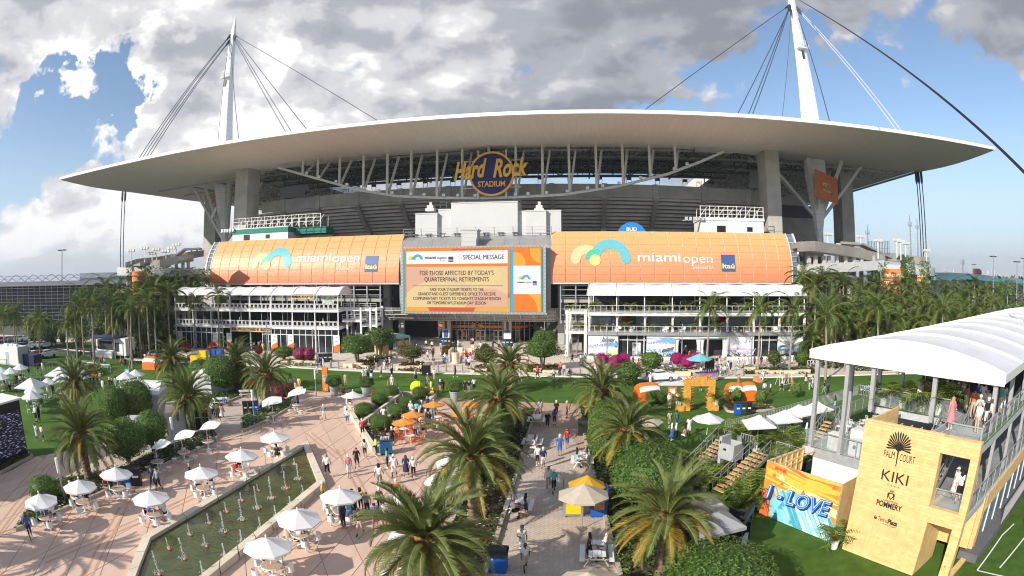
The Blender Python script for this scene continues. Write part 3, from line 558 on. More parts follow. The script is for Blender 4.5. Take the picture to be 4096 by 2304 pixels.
en=[ea+(eb-ea)*i/24 for i in range(25)]
mb=MB();mb.grid([[(u,ev(u)+.15,4.7)for u in en],[(u,ev(u)+.15,0)for u in en]],flip=True);mb.build('entrance_glazing',wglass,stad)
mb=MB();mb.grid([[(u,ev(u)-.1,3.45)for u in en],[(u,ev(u)-.1,2.85)for u in en]],flip=True);band=mb.build('entrance_band',orange,stad)
for s,u in(('72 Club',ec-4.2),('Suite Entrance',ec-.2),('The NINE',ec+3.7)):text(s,.34,whp,band,at=(u,v0-.13,3.15),width=1.5)
for i in range(0,25):u=en[i];mb=MB();mb.bx(u-.05,u+.05,ev(u)-.05,ev(u)+.16,0,4.7);mb.build('mullion',steelg,stad)
mb=MB()
for z in(2.4,3.8):mb.grid([[(u,ev(u)-.03,z+.08)for u in en],[(u,ev(u)-.03,z)for u in en]],flip=True)
mb.build('transom',steelg,stad)
for u in(ec-4.2,ec-.2,ec+3.7):
 for s in(-1,1):
  mb=MB();a,b=(u-1.0,u-.03)if s<0 else(u+.03,u+1.0);mb.bx(a,a+.13,v0-.14,v0-.02,0,2.45);mb.bx(b-.13,b,v0-.14,v0-.02,0,2.45);mb.bx(a,b,v0-.14,v0-.02,2.32,2.45);mb.bx(a,b,v0-.14,v0-.02,0,.25);mb.bx(a,b,v0-.14,v0-.02,1.0,1.08);mb.bx(a+.1,b-.1,v0-.08,v0-.03,.2,2.4,1);mb.build('entrance_door',[steelw,wglass],stad)
for u in(ec-4.0,ec-.6):
 mb=MB();mb.bx(u-.35,u+.35,v0-.25,v0-.18,.9,2.0);mb.build('door_notice',orange,stad)
for s in(-1,1):
 u=SF.pv('Z',1123 if s<0 else 1277,840,5.2)[0];mb=MB();mb.bx(u-.8,u+.8,4.9,6.3,0,4.9);c=mb.build('entrance_pier',M('cream pier',(.62,.58,.52),.7),stad)
 mb=MB();mb.bx(u-.25,u+.25,4.8,4.9,2.9,4.6,1);mb.bx(u-.75,u+.75,4.75,4.88,.1,2.7);mb.build('pier_poster',[white,M('rust panel',(.20,.06,.02),.6)],c)
 if s<0:mb=MB();mb.bx(u-.5,u+.5,4.7,4.74,1.1,2.6);mb.build('pier_map',navp,c)
 else:mb=MB();mb.bx(u-.6,u+.6,4.7,4.74,2.3,2.75);mb.build('pier_map',navp,c)
a=SF.pv('E',1450,1050,7)[0];b=SF.pv('E',1700,1050,7)[0];mb=MB();mb.bx(a,b,7,7.3,0,4.7);lw=mb.build('leaf_print_wall',M('dark green print',(.012,.05,.042),.5),stad)
for k in range(8):
 x,z=a+.8+k*.7,1.2+((k*37)%29)/10;mb=MB();r=.35+.3*((k*13)%7)/7;mb.add([(x+r*cos(t)*(1.6 if i%2 else .5),6.96,z+r*sin(t)*1.4*(1 if i%3 else .6))for i,t in enumerate([j*2*pi/9 for j in range(9)])],[tuple(reversed(range(9)))]);mb.build('leaf_print',M('pale leaf print',(.55,.50,.47),.6),lw)
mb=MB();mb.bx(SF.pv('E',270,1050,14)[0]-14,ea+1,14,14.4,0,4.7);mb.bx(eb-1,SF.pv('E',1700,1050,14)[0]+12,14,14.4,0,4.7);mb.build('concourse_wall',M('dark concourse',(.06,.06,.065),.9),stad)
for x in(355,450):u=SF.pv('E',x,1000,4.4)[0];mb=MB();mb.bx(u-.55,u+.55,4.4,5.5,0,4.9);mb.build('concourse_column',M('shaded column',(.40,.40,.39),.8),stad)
sg=T('stadium_sign','round navy and amber sign with big letters hanging under the roof edge','sign',SF.w(*SF.pv('Z',1237,437,10.8)[:1],10.8,SF.pv('Z',1237,437,10.8)[1]),SF.a)
R_=(SF.pv('Z',1294,437,10.8)[0]-SF.pv('Z',1180,437,10.8)[0])/2
signnavy=M('sign navy',(.014,.014,.14),.45)
def signset(p,R,v,th):
 mb=MB();n=40
 mb.add([(R*.93*cos(2*pi*i/n),v-th*.6,R*.93*sin(2*pi*i/n))for i in range(n)],[tuple(range(n))]);mb.add([(R*.93*cos(2*pi*i/n),v+th,R*.93*sin(2*pi*i/n))for i in range(n)],[tuple(reversed(range(n)))]);mb.build('disc',signnavy,p)
 mb=MB();rr=[(R,v-th),(R*.91,v-th),(R*.91,v+th),(R,v+th),(R,v-th)]
 mb.grid([[(r*cos(2*pi*i/n),y,r*sin(2*pi*i/n))for i in range(n+1)]for r,y in rr]);mb.build('rim',gold,p)
 text('Hard',R*1.12,gold,p,at=(-R*.93,v-th-.25*R/5,R*.15),u=(1,0,.10),width=R*1.45,bold=R*.032,shear=.30,ext=R*.03)
 text('Rock',R*1.12,gold,p,at=(R*.84,v-th-.25*R/5,R*.20),u=(1,0,.04),width=R*1.52,bold=R*.032,shear=.30,ext=R*.03)
 text('STADIUM',R*.34,gold,p,at=(0,v-th-.1*R/5,-R*.48),width=R*1.2,bold=R*.008,ext=R*.01)
signset(sg,R_,0,.3)
mb=MB();mb.bar((-R_*.62,.6,R_*1.1),(-R_*.62,.6,-R_*1.1),.4);mb.bar((R_*.62,.6,R_*1.1),(R_*.62,.6,-R_*1.1),.4)
for k in(-.6,-.2,.6):mb.bar((-R_*1.3,.5,R_*k),(R_*1.3,.5,R_*k),.18)
mb.build('bracket',steelw,sg)
u,z=SF.pv('n3',2160,205,v0-.3);s2=T('entrance_sign','small round navy sign with amber letters over the glass entrance doors','sign',SF.w(u,v0-.3,z),SF.a);signset(s2,.78,0,.04)
hb=T('hanging_banner','orange vertical banner hung askew beside the mast foot under the roof','banner',SF.o,SF.a);vb=20
hp=[('z4',1183,745),('z4',1492,850),('z4',1480,515),('z4',1180,375)];vs=(12.5,16.0,16.0,12.5);P=[(SF.pv(*c,vv)[0],vv,SF.pv(*c,vv)[1])for c,vv in zip(hp,vs)]
mb=MB();mb.add(P,[(0,1,2,3)]);mb.add([(x,y+.12,z)for x,y,z in P],[(3,2,1,0)]);mb.build('cloth',M('deep orange cloth',(.55,.12,.03),.6,col2=(.62,.2,.04),scale=.12),hb)
def hfn(x,z,o=0.0):
 a=Vector(P[0]).lerp(Vector(P[1]),x);b=Vector(P[3]).lerp(Vector(P[2]),x);q=a.lerp(b,z);return(q.x+.1*o,q.y-o,q.z)
logo_m(hfn,.5,.58,.33,hb,.0);text('miami open',.09,whp,hb,fn=lambda a,b,c:hfn(.5+a,.36+b,.08+c),width=.36);sponsor(hfn,.74,.27,.11,hb)
# ---------------------------------------------------------------- big screen
sc_=T('led_screen','big outdoor screen showing an orange special message board','screen',SF.o,SF.a);VS=-1.4
f=lambda r,x,y:SF.pv(r,x,y,VS)
x0,z1=f('Z',1015,627);x1,z0=f('Z',1368,786);mb=MB();mb.bx(x0-.55,x1+.45,VS+.05,.9,z0-.45,z1+.45);mb.build('casing',stripes(M('screen casing',(.34,.345,.35),.4,metal=.3),2,.9,.8,.05),sc_)
mb=MB()
for k in range(40):xx=x0-.5+(x1-x0+.85)*k/39;mb.bx(xx,xx+.3,VS-.02,VS+.06,z0-.4,z0-.12);mb.bx(xx,xx+.3,VS-.02,VS+.06,z1+.12,z1+.4)
for k in range(18):zz=z0+(z1-z0-.2)*k/17;mb.bx(x0-.48,x0-.15,VS-.02,VS+.06,zz,zz+.4);mb.bx(x1+.08,x1+.4,VS-.02,VS+.06,zz,zz+.4)
mb.build('edge_light',M('edge grille',(.40,.41,.42),.5),sc_)
def em(n,c,k=.42):return M('screen '+n,tuple(min(1,x*.55)for x in c),.5,var=.03,emit=k,spec=.2)
Eo=em('orange',(.80,.22,.03));Eo2=em('amber',(.85,.40,.06));Er=em('red orange',(.66,.11,.02));Ew=em('white',(.80,.82,.90),.6);Ek=em('ink',(.02,.02,.03),.3);Eb=em('beige',(.74,.55,.34));Eb2=em('rose beige',(.70,.42,.30));Et=em('teal',(.03,.36,.42));Et2=em('sky',(.08,.40,.70));Ey=em('yellow',(.85,.68,.16));Eg=em('green',(.05,.45,.25));En=em('navy',(.03,.06,.26))
lay=[0]
def rect(r,ax,ay,bx,by,mt,name='screen_field',o=None):
 a,b=f(r,ax,ay),f(r,bx,by);lay[0]+=1;o=o or VS-.004*lay[0];mb=MB();mb.add([(a[0],o,b[1]),(b[0],o,b[1]),(b[0],o,a[1]),(a[0],o,a[1])],[(0,1,2,3)]);return mb.build(name,mt,sc_)
def blob(r,cx,cy,rad,mt,clip):
 c=f(r,cx,cy);k=f(r,cx+rad,cy)[0]-c[0];A,B=f(r,clip[0],clip[3]),f(r,clip[2],clip[1]);poly=[(c[0]+k*cos(2*pi*i/48),c[1]+k*sin(2*pi*i/48))for i in range(48)]
 poly=clip_poly(poly,A[0],B[0],A[1],B[1])
 if len(poly)>2:lay[0]+=1;mb=MB();mb.add([(x,VS-.004*lay[0],z)for x,z in poly],[tuple(range(len(poly)))]);mb.build('screen_field',mt,sc_)
def clip_poly(p,x0,x1,y0,y1):
 for ax,lim,sg in((0,x0,1),(0,x1,-1),(1,y0,1),(1,y1,-1)):
  q=[]
  for i in range(len(p)):
   a,b=p[i],p[(i+1)%len(p)];da,db=(a[ax]-lim)*sg,(b[ax]-lim)*sg
   if da>=0:q.append(a)
   if da*db<0:t=da/(da-db);q.append((a[0]+(b[0]-a[0])*t,a[1]+(b[1]-a[1])*t))
  p=q
  if not p:break
 return p
rect('E',467,425,1515,903,Eo);CL=(482,425,1268,897)
blob('E',1000,1100,430,Er,CL);blob('E',1180,980,200,Eo2,CL);blob('E',500,990,190,Eo2,CL);blob('E',980,300,200,Er,CL)
rect('E',467,437,481,895,Et);rect('E',1269,425,1296,903,Et2);rect('E',1269,425,1276,903,Et)
rect('E',1505,425,1517,905,Et);CR=(1297,425,1503,903)
blob('E',1300,540,90,Eo2,CR);blob('E',1520,440,100,Eo2,CR);blob('E',1380,800,190,Eo2,CR);blob('E',1330,900,150,Eo,CR)
rect('E',1297,556,1502,770,Ew);rect('E',491,450,1254,538,Ew);rect('E',492,566,1255,868,Eb);CB=(493,567,1254,867)
blob('E',520,780,230,Eb2,CB);blob('E',700,980,300,em('sand',(.76,.58,.30)),CB);blob('E',1060,560,170,em('sand',(.76,.58,.30)),CB);blob('E',1120,930,200,Eb2,CB)
def stxt(s,r,x,y,x2,size,mt=Ek,bold=0.0):
 a,b=f(r,x,y),f(r,x2,y);lay[0]+=1;return text(s,size,mt,sc_,at=((a[0]+b[0])/2,VS-.004*lay[0]-.02,a[1]),width=b[0]-a[0],bold=bold,ext=.004,name='screen_lettering')
for s,x,x2,y,sz in(("FOR THOSE AFFECTED BY TODAY'S",592,1148,614,1.25),('QUARTERFINAL RETIREMENTS',626,1112,661,1.25),('TAKE YOUR STADIUM TICKETS TO THE',664,1072,736,.88),('GRANDSTAND GUEST EXPERIENCE OFFICE TO RECEIVE',578,1162,769,.88),("COMPLIMENTARY TICKETS TO TONIGHT'S STADIUM SESSION",543,1200,803,.88),("OR TOMORROW'S STADIUM DAY SESSION",646,1091,836,.88),('SPECIAL MESSAGE',918,1226,494,1.3)):stxt(s,'E',x,y,x2,sz,Ek,0)
rect('E',541,706,1219,708,Ek);rect('E',886,457,888,531,Ek)
def slogo(x,y,w):
 c=f('E',x,y);s=f('E',x+w,y)[0]-c[0];lay[0]+=1;o=VS-.004*lay[0]-.02;fn=lambda a,b,d=0:(a,o-d*.1,b);ww=s*.165
 ring(fn,c[0]-s*.255,c[1]-s*.08,s*.245-ww,s*.245,0,180,Ey,sc_,.0,name='screen_logo');ring(fn,c[0]+s*.16,c[1]-s*.08,s*.34-ww,s*.34,0,180,Et2,sc_,.02,name='screen_logo');ring(fn,c[0]-s*.095,c[1]-s*.08,s*.0,s*.17,60,180,Eg,sc_,.04,name='screen_logo')
slogo(558,500,112);slogo(1376,650,98);stxt('miami','E',630,496,714,.85,Ek,.01);stxt('open','E',723,496,792,.85);stxt('presented by','E',743,518,791,.3);stxt('miami','E',1327,680,1380,.5,Ek,.012);stxt('open','E',1387,680,1428,.5)
rect('E',807,488,843,527,En);stxt('Itaú','E',809,513,841,.5,Ey,.01);rect('E',1442,672,1472,702,En);stxt('Itaú','E',1444,692,1470,.42,Ey,.01)
# ---------------------------------------------------------------- ground, lawns, paving
def st(name,poly,z,m,th=None):
 mb=MB();poly=[(p[0],p[1])for p in poly]
 mb.sheet(poly,z)if th is None else mb.prism(poly,z-th,z);o=mb.build(name,m);o['kind']='structure';return o
def xy(r,*pts):return[G(r,x,y).xy for x,y in pts]
grm=M('far ground',(.16,.155,.125),.95,var=.3,scale=.02,coord='Object',col2=(.07,.085,.04))
st('ground',[(-3000,-200),(3000,-200),(3000,5200),(-3000,5200)],-.08,grm)
lawnm=M('artificial lawn',(.070,.145,.022),.9,var=.26,scale=.16,bump=.35,bscale=60,spec=.15)
_t=lawnm.node_tree;_b=_t.nodes['Principled BSDF'];_s=_b.inputs['Base Color'].links[0].from_socket
_tc=_t.nodes.new('ShaderNodeTexCoord');_mp=_t.nodes.new('ShaderNodeMapping');_mp.inputs['Rotation'].default_value=(0,0,radians(7.35));_w=_t.nodes.new('ShaderNodeTexWave');_w.bands_direction='Y';_w.inputs['Scale'].default_value=.16;_w.inputs['Distortion'].default_value=1.2;_w.inputs['Detail'].default_value=2
_t.links.new(_tc.outputs['Object'],_mp.inputs[0]);_t.links.new(_mp.outputs[0],_w.inputs[0]);_x=_t.nodes.new('ShaderNodeMix');_x.data_type='RGBA';_x.blend_type='MULTIPLY';_x.inputs[0].default_value=1;_r=_t.nodes.new('ShaderNodeMapRange');_r.inputs[3].default_value=.93;_r.inputs[4].default_value=1.05
_t.links.new(_w.outputs['Fac'],_r.inputs[0]);_t.links.new(_s,_x.inputs[6]);_t.links.new(_r.outputs[0],_x.inputs[7]);_t.links.new(_x.outputs[2],_b.inputs['Base Color'])
edge=xy('D',(-900,1210),(0,1185),(190,1195),(690,1240),(1000,1268),(1500,1290),(2180,1322))+xy('E',(0,1345),(940,1372),(1860,1396))+xy('n4',(2480,968))+xy('K',(1600,1372),(2100,1362),(2573,1350))
st('lawn',edge+[(110,40),(110,3),(-120,3)],-.03,lawnm)
turf=M('dark turf',(.068,.128,.022),.95,var=.22,scale=1.2,bump=.4,bscale=50,spec=.1)
prm=M('pale stone paving',(.66,.575,.485),.75,var=.06,scale=.4)
pav=xy('D',(1000,1266),(1500,1288),(2180,1320))+xy('E',(0,1343),(940,1370),(1860,1394))+xy('n4',(2480,966))+xy('K',(1600,1370),(2100,1360))+[SF.w(60,26).xy,SF.w(-62,26).xy,SF.w(-70,-8).xy]
pv=st('promenade',pav,-.05,prm)
mb=MB()
for k in range(-18,19):mb.bar(SF.w(k*3.6,-36+abs(k)*.05,-.047),SF.w(k*3.6,14,-.047),.05,.004)
for k in range(0,16):mb.bar(SF.w(-60,-36+k*3.4,-.047),SF.w(60,-36+k*3.4,-.047),.05,.004)
j=mb.build('paving_joint',M('paving joint',(.42,.36,.30),.9),pv);j['kind']='stuff'
mb=MB()
for a,b in zip(edge[4:],edge[5:]):mb.bar((*a,.02),(*b,.02),.5,.18)
o=mb.build('kerb',M('white kerb',(.70,.68,.63),.7,var=.06));o['kind']='structure'
asph=M('asphalt',(.07,.068,.066),.9,var=.15)
st('road',xy('D',(-700,1128),(0,1150),(330,1172),(720,1212),(720,1228),(330,1188),(0,1166),(-700,1150)),-.022,asph)
mb=MB();e=xy('D',(-700,1126),(0,1148),(330,1170),(720,1210))
for a,b in zip(e,e[1:]):mb.bar((*a,.02),(*b,.02),.5,.16)
o=mb.build('kerb',MATS['white kerb']);o['kind']='structure'
st('path',xy('D',(-700,1070),(0,1075),(350,1085),(720,1110),(720,1135),(350,1125),(0,1120),(-700,1110)),-.04,prm)
st('path',xy('D',(940,1150),(1290,1155),(1290,1180),(940,1178)),-.04,M('grey path',(.36,.33,.29),.85))
st('verge',xy('D',(-900,1150),(0,1120),(700,1135),(1290,1180),(1290,1260),(900,1250),(700,1208),(0,1146)),-.045,M('verge grass',(.10,.13,.03),.95,var=.25,scale=.6))
st('car_park',[(-420,118),(-118,118),(-105,175),(-420,190)],-.06,asph)
plz=xy('A',(-500,1500),(-300,800),(-40,735),(250,548),(700,470))+xy('n6',(300,1000),(560,900),(1040,690),(1480,588),(1790,602),(2570,652))+xy('B',(710,98),(1450,136),(1785,148))+[Vector((9,58)),Vector((9,8)),Vector((-60,8))]
plz_p=[tuple(p)for p in plz]
st('plaza',plz_p,-.02,M('plaza joint',(.46,.31,.23),.9))
pl_o=bpy.data.objects['plaza']
slabm=M('pink terrazzo',(.67,.475,.365),.72,var=.10,scale=.35,bump=.08,bscale=20,objvar=.035,coord='Generated')
_t=slabm.node_tree
for n in _t.nodes:
 if n.type=='TEX_NOISE'and n.inputs['Scale'].default_value<1:n.inputs['Scale'].default_value=2.0
def clip_half(p,a,n):
 q=[]
 for i in range(len(p)):
  u,w=p[i],p[(i+1)%len(p)];du=(u[0]-a[0])*n[0]+(u[1]-a[1])*n[1];dw=(w[0]-a[0])*n[0]+(w[1]-a[1])*n[1]
  if du>=0:q.append(u)
  if du*dw<0:t=du/(du-dw);q.append((u[0]+(w[0]-u[0])*t,u[1]+(w[1]-u[1])*t))
 return q
def inside(p,poly):
 c=False;j=len(poly)-1
 for i in range(len(poly)):
  if(poly[i][1]>p[1])!=(poly[j][1]>p[1])and p[0]<(poly[j][0]-poly[i][0])*(p[1]-poly[i][1])/(poly[j][1]-poly[i][1])+poly[i][0]:c=not c
  j=i
 return c
A1,A2=radians(82.65),radians(117.5);E1=(cos(A1),sin(A1));E2=(cos(A2),sin(A2));SP=2.05/sin(A2-A1);org=(-20.3,21.8)
nslab=0
for i in range(-16,22):
 for j in range(-16,18):
  q=[]
  for a,b in((0,0),(1,0),(1,1),(0,1)):
   g=.012;s,t=(i+a+(g if a==0 else-g))*SP,(j+b+(g if b==0 else-g))*SP;q.append((org[0]+E1[0]*s+E2[0]*t,org[1]+E1[1]*s+E2[1]*t))
  ins=[inside(p,plz_p)for p in q];c=(sum(p[0]for p in q)/4,sum(p[1]for p in q)/4)
  if not any(ins)or c[1]<12 or nslab>=300:continue
  if not all(ins):
   q=[p if inside(p,plz_p)else next(((p[0]+(c2[0]-p[0])*k/24,p[1]+(c2[1]-p[1])*k/24)for k in range(1,25)for c2 in[q[ins.index(True)]]if inside((p[0]+(c2[0]-p[0])*k/24,p[1]+(c2[1]-p[1])*k/24),plz_p)),q[ins.index(True)])for p in q]
  mb=MB();mb.prism(q,-.018,0);mb.build('slab',slabm,pl_o);nslab+=1
mb=MB()
bz=[.003]
def band(p,q,w=.16):
 bz[0]+=.0015;p=Vector((*p,bz[0]));q=Vector((*q,bz[0]));d=(q-p).normalized();s=Vector((-d.y,d.x,0))
 for o in(-.26,.26):a,b=p+s*(o-w/2),q+s*(o-w/2);mb.add([a,b,b+s*w,a+s*w],[(3,2,1,0)]if False else[(0,1,2,3)])
for r,a,b in(('B',(240,905),(620,470)),('B',(-10,490),(330,1130)),('A',(330,1335),(1500,832)),('A',(-150,1290),(390,600)),('A',(660,1449),(930,930)),('B',(285,560),(540,900)),('A',(1500,960),(1560,820)),('A',(1650,440),(2500,110)),('A',(2330,370),(2560,560)),('B',(620,480),(1000,140)),('A',(-200,1190),(120,1100)),('B',(1400,360),(1480,140))):
 band(G(r,*a).xy,G(r,*b).xy)
bo=mb.build('paving_band',M('russet band',(.55,.33,.23),.75,var=.1),pl_o);bo['kind']='stuff'
brm=M('brick pavers',(.57,.47,.385),.85,var=.12,scale=.8);_t=brm.node_tree;_b=_t.nodes['Principled BSDF'];_s=_b.inputs['Base Color'].links[0].from_socket
_tc=_t.nodes.new('ShaderNodeTexCoord');_mp=_t.nodes.new('ShaderNodeMapping');_mp.inputs['Rotation'].default_value=(0,0,radians(-38));_k=_t.nodes.new('ShaderNodeTexBrick');_k.inputs['Scale'].default_value=1;_k.inputs['Brick Width'].default_value=.36;_k.inputs['Row Height'].default_value=.20;_k.inputs['Mortar Size'].default_value=.018;_k.inputs['Color1'].default_value=(1.08,1.05,1.03,1);_k.inputs['Color2'].default_value=(.90,.91,.93,1);_k.inputs['Mortar'].default_value=(.72,.70,.68,1)
_t.links.new(_tc.outputs['Object'],_mp.inputs[0]);_t.links.new(_mp.outputs[0],_k.inputs[0]);_x=_t.nodes.new('ShaderNodeMix');_x.data_type='RGBA';_x.blend_type='MULTIPLY';_x.inputs[0].default_value=1;_t.links.new(_s,_x.inputs[6]);_t.links.new(_k.outputs[0],_x.inputs[7]);_t.links.new(_x.outputs[2],_b.inputs['Base Color'])
_bp=_t.nodes.new('ShaderNodeBump');_bp.inputs['Strength'].default_value=.5;_bp.inputs['Distance'].default_value=.02;_bp.invert=True;_t.links.new(_k.outputs['Fac'],_bp.inputs['Height']);_t.links.new(_bp.outputs[0],_b.inputs['Normal'])
def lx6(y):return-3.1+.1*(y-33.9)
def rx6(y):return-.3+.113*(y-32.6)
def lx7(y):return float(np.interp(y,[8,22.9,30,41,60],[4.4,5.1,5.5,6.0,7.3]))
st('brick_path',[(rx6(9),9),(rx6(46.5),46.5),tuple(G('B',1560,330).xy),tuple(G('B',1700,335).xy),(lx7(39),39),(lx7(9),9)],.008,brm)
st('brick_path',xy('A',(380,745),(700,700),(950,640),(1150,520),(1480,400),(1625,392),(1820,365),(1825,250))+xy('n6',(1300,780),(1480,660),(1480,594),(1050,705),(560,930),(200,1180)),.008,brm)
def chk(r,poly,m2):pass
FP=[Vector((-20.3,21.8)),Vector((-17.55,42.8)),Vector((-12.85,33.9)),Vector((-15.3,11.0))]
def inset(poly,d):
 n=len(poly);out=[];ar=sum(poly[i].x*poly[(i+1)%n].y-poly[(i+1)%n].x*poly[i].y for i in range(n));s=1 if ar>0 else-1
 for i in range(n):
  a,b,c=poly[i-1],poly[i],poly[(i+1)%n];d1=(b-a).normalized();d2=(c-b).normalized();n1=Vector((-d1.y,d1.x))*s;n2=Vector((-d2.y,d2.x))*s
  k=(n1+n2);out.append(b+k*(d/max(.2,1+n1.dot(n2))))
 return out
fin=inset(FP,.55)
fo=T('fountain_pool','long low fountain pool of dark green water with cream stone rim','fountain')
cst=M('cream limestone',(.69,.60,.47),.75,var=.10,scale=.6,bump=.15,objvar=.04)
for i in range(4):
 a,b,c,d=FP[i],FP[(i+1)%4],fin[(i+1)%4],fin[i];n=max(2,int((b-a).length/1.9))
 for k in range(n):
  t0,t1=k/n,(k+1)/n-.004;q=[a.lerp(b,t0),a.lerp(b,t1),d.lerp(c,t1),d.lerp(c,t0)];mb=MB();mb.prism([tuple(p)for p in q],.0,.42);mb.build('coping_stone',cst,fo)
wm=M('pond water',(.058,.072,.015),.05,var=.4,scale=.9,bump=.6,bscale=4.5,spec=.6)
mb=MB();mb.sheet([tuple(p)for p in inset(FP,.50)],.20);w_=mb.build('water',wm,fo)
mb=MB();mb.sheet([tuple(p)for p in inset(FP,.52)],.02);mb.build('basin_floor',M('basin floor',(.10,.11,.05),.9),fo)
jetm=M('white water spray',(.86,.87,.88),.5,var=.03,spec=.5,trans=.35)
jlamp=M('jet lamp',(.70,.25,.07),.4)
def jet(p,h,z0=.2):
 r=random.Random(int(p.x*911+p.y*577));j=T('fountain_jet','JET','fountain jet',(p.x,p.y,z0));mb=MB()
 n=int(34+h*60)
 for i in range(n):
  t=r.random()**.8;z=h*t;s=.011+.013*r.random();a=r.random()*6.28;q=.012+.05*r.random()**2*(1-.5*t)*(.5+h);c=(q*cos(a),q*sin(a),z);e=s*(1.2+2.2*r.random())
  mb.add([(c[0]-s,c[1],z),(c[0],c[1]-s,z),(c[0]+s,c[1],z),(c[0],c[1]+s,z),(c[0],c[1],z+e),(c[0],c[1],z-e)],[(0,1,4),(1,2,4),(2,3,4),(3,0,4),(1,0,5),(2,1,5),(3,2,5),(0,3,5)])
 mb.build('spray',jetm,j)
 mb=MB()
 for i in range(int(10+h*26)):
  a=r.random()*6.28;q=(.06+.28*r.random())*min(1,h);s=.012+.02*r.random();z=.02+.10*r.random()*(1-q)
  mb.add([(q*cos(a)-s,q*sin(a),0),(q*cos(a)+s,q*sin(a),0),(q*cos(a),q*sin(a)-s,0),(q*cos(a),q*sin(a)+s,0),(q*cos(a),q*sin(a),z+s)],[(0,2,4),(2,1,4),(1,3,4),(3,0,4)])
 f=mb.build('splash_foam',jetm,j);f['kind']='stuff'
 mb=MB();mb.lathe([(.05,0),(.10,.02),(.10,.07),(.04,.11)],8,(.2,-.16,0));mb.build('jet_lamp',jlamp,j);return j
for(x,y),h in(((2222,605),.5),((2250,715),1.15),((2132,665),.55),((2155,785),1.25),((2048,860),1.55),((1943,800),.4),((1940,935),1.5),((1820,875),.55),((2285,820),.55),((1825,1020),1.3),((1705,958),.6),((2190,905),.55),((1690,1110),1.25),((1575,1045),.6),((2080,990),.65),((1430,1130),.6),((1965,1085),.7),((1550,1215),.7),((1270,1235),.6),((1825,1185),.7),((1385,1310),1.2),((1695,1290),.7),((1195,1425),1.3),((1530,1415),.65)):
 jet(G('A',x,y,.2),h)
# ---------------------------------------------------------------- plants
def leafm(n,c,v=.35,ov=.12,tr=.25,sc=9.0,rough=.5):return M(n,c,rough,var=v,scale=sc,objvar=ov,trans=tr,spec=.35)
lfa=leafm('dark glossy leaf',(.072,.138,.025));lfb=leafm('fresh leaf',(.16,.265,.048));lfc=leafm('olive leaf',(.075,.095,.025));lfy=leafm('yellow green leaf',(.20,.22,.03))
red=leafm('red leaf',(.28,.012,.018),.4);magenta=leafm('magenta blossom',(.42,.015,.16),.4);rust=leafm('rusty leaf',(.17,.05,.02),.4);wflow=leafm('white blossom',(.70,.68,.60),.1)
barkm=M('palm bark',(.20,.145,.095),.95,var=.35,scale=6,bump=.6,bscale=14);barkg=M('grey palm bark',(.30,.265,.22),.95,var=.25,scale=4,bump=.4,bscale=10);boots=M('cut frond boots',(.26,.14,.05),.9,var=.45,scale=9,bump=.6)
def leaf_mesh(name,n,size,mats,seed=1,p=2.0,core=.86,depth=.26,zmin=-1.0,lump=.10,wt=None):
 r=random.Random(seed);mb=MB();ph=[r.random()*6.28 for _ in range(6)]
 def rad(d):
  k=(abs(d.x)**p+abs(d.y)**p+abs(d.z)**p)**(-1/p);return k*(1+lump*(sin(5*d.x+ph[0])+sin(6*d.y+ph[1])+sin(7*d.z+ph[2]))/2)
 rows=[]
 for i in range(9):
  th=pi*i/8;rows.append([Vector((sin(th)*cos(a),sin(th)*sin(a),cos(th)))for a in[2*pi*j/14 for j in range(15)]])
 mb.grid([[tuple(d*rad(d)*core)for d in row]for row in rows],0)
 k=0
 while k<n:
  d=Vector((r.gauss(0,1),r.gauss(0,1),r.gauss(0,1))).normalized()
  if d.z<zmin:continue
  c=d*rad(d)*(1-depth*r.random()**2);t=(d+Vector((r.uniform(-1,1),r.uniform(-1,1),r.uniform(-.6,1)))*.9).normalized()
  a=t.orthogonal().normalized();a.rotate(Matrix.Rotation(r.random()*6.28,3,t));b=t.cross(a);s=size*r.uniform(.6,1.25)
  mi=r.choices(range(len(mats)),wt)[0]if wt else r.randrange(len(mats))
  mb.add([c-a*s,c+b*s*.42+t*s*.12,c+a*s,c-b*s*.42+t*s*.12],[(0,3,2,1)],mi);k+=1
 return mb.mesh(name,mats)
ME=dict(ball=leaf_mesh('foliage',5200,.052,[lfa,lfb],1,wt=[3,2]),ballfar=leaf_mesh('foliage',1300,.10,[lfa,lfb],2,wt=[3,2]),box=leaf_mesh('foliage',9000,.040,[lfa,lfb],3,p=4.5,lump=.04,wt=[2,3]),box2=leaf_mesh('foliage',9000,.040,[lfa,lfb],4,p=3.2,lump=.05,wt=[2,3]),olive=leaf_mesh('foliage',1500,.10,[lfc,lfb,rust],5,core=.75,depth=.4,wt=[4,2,2]),dark=leaf_mesh('foliage',2200,.085,[lfa,lfb],6,core=.8,depth=.3,zmin=-.45,lump=.12,wt=[3,1]),pink=leaf_mesh('blossom',1300,.085,[magenta,magenta,lfa],7,wt=[6,3,1]),redb=leaf_mesh('blossom',1300,.085,[red,red,lfa],8,wt=[5,3,1]),plum=leaf_mesh('foliage',1300,.085,[magenta,lfa,rust],9,wt=[2,3,2]),tree=leaf_mesh('crown',1500,.11,[lfc,lfa,lfb],10,core=.68,depth=.5,lump=.22),tree2=leaf_mesh('crown',1500,.11,[lfy,lfc,lfb],11,core=.6,depth=.6,lump=.25),cone=None)
def trunk_mesh(name,h,r0,r1,m,n=8,multi=0,seed=1):
 r=random.Random(seed);mb=MB()
 if multi:
  for k in range(multi):
   a=2*pi*k/multi+r.random();mb.path([(0,0,0),(.18*cos(a),.18*sin(a),h*.4),(.55*cos(a)*h*.5,.55*sin(a)*h*.5,h)],[r0,r0*.8,r1],5)
 else:mb.path([(0,0,0),(.02*h,0,h*.5),(0,0,h)],[r0,(r0+r1)/2,r1],n)
 return mb.mesh(name,m)
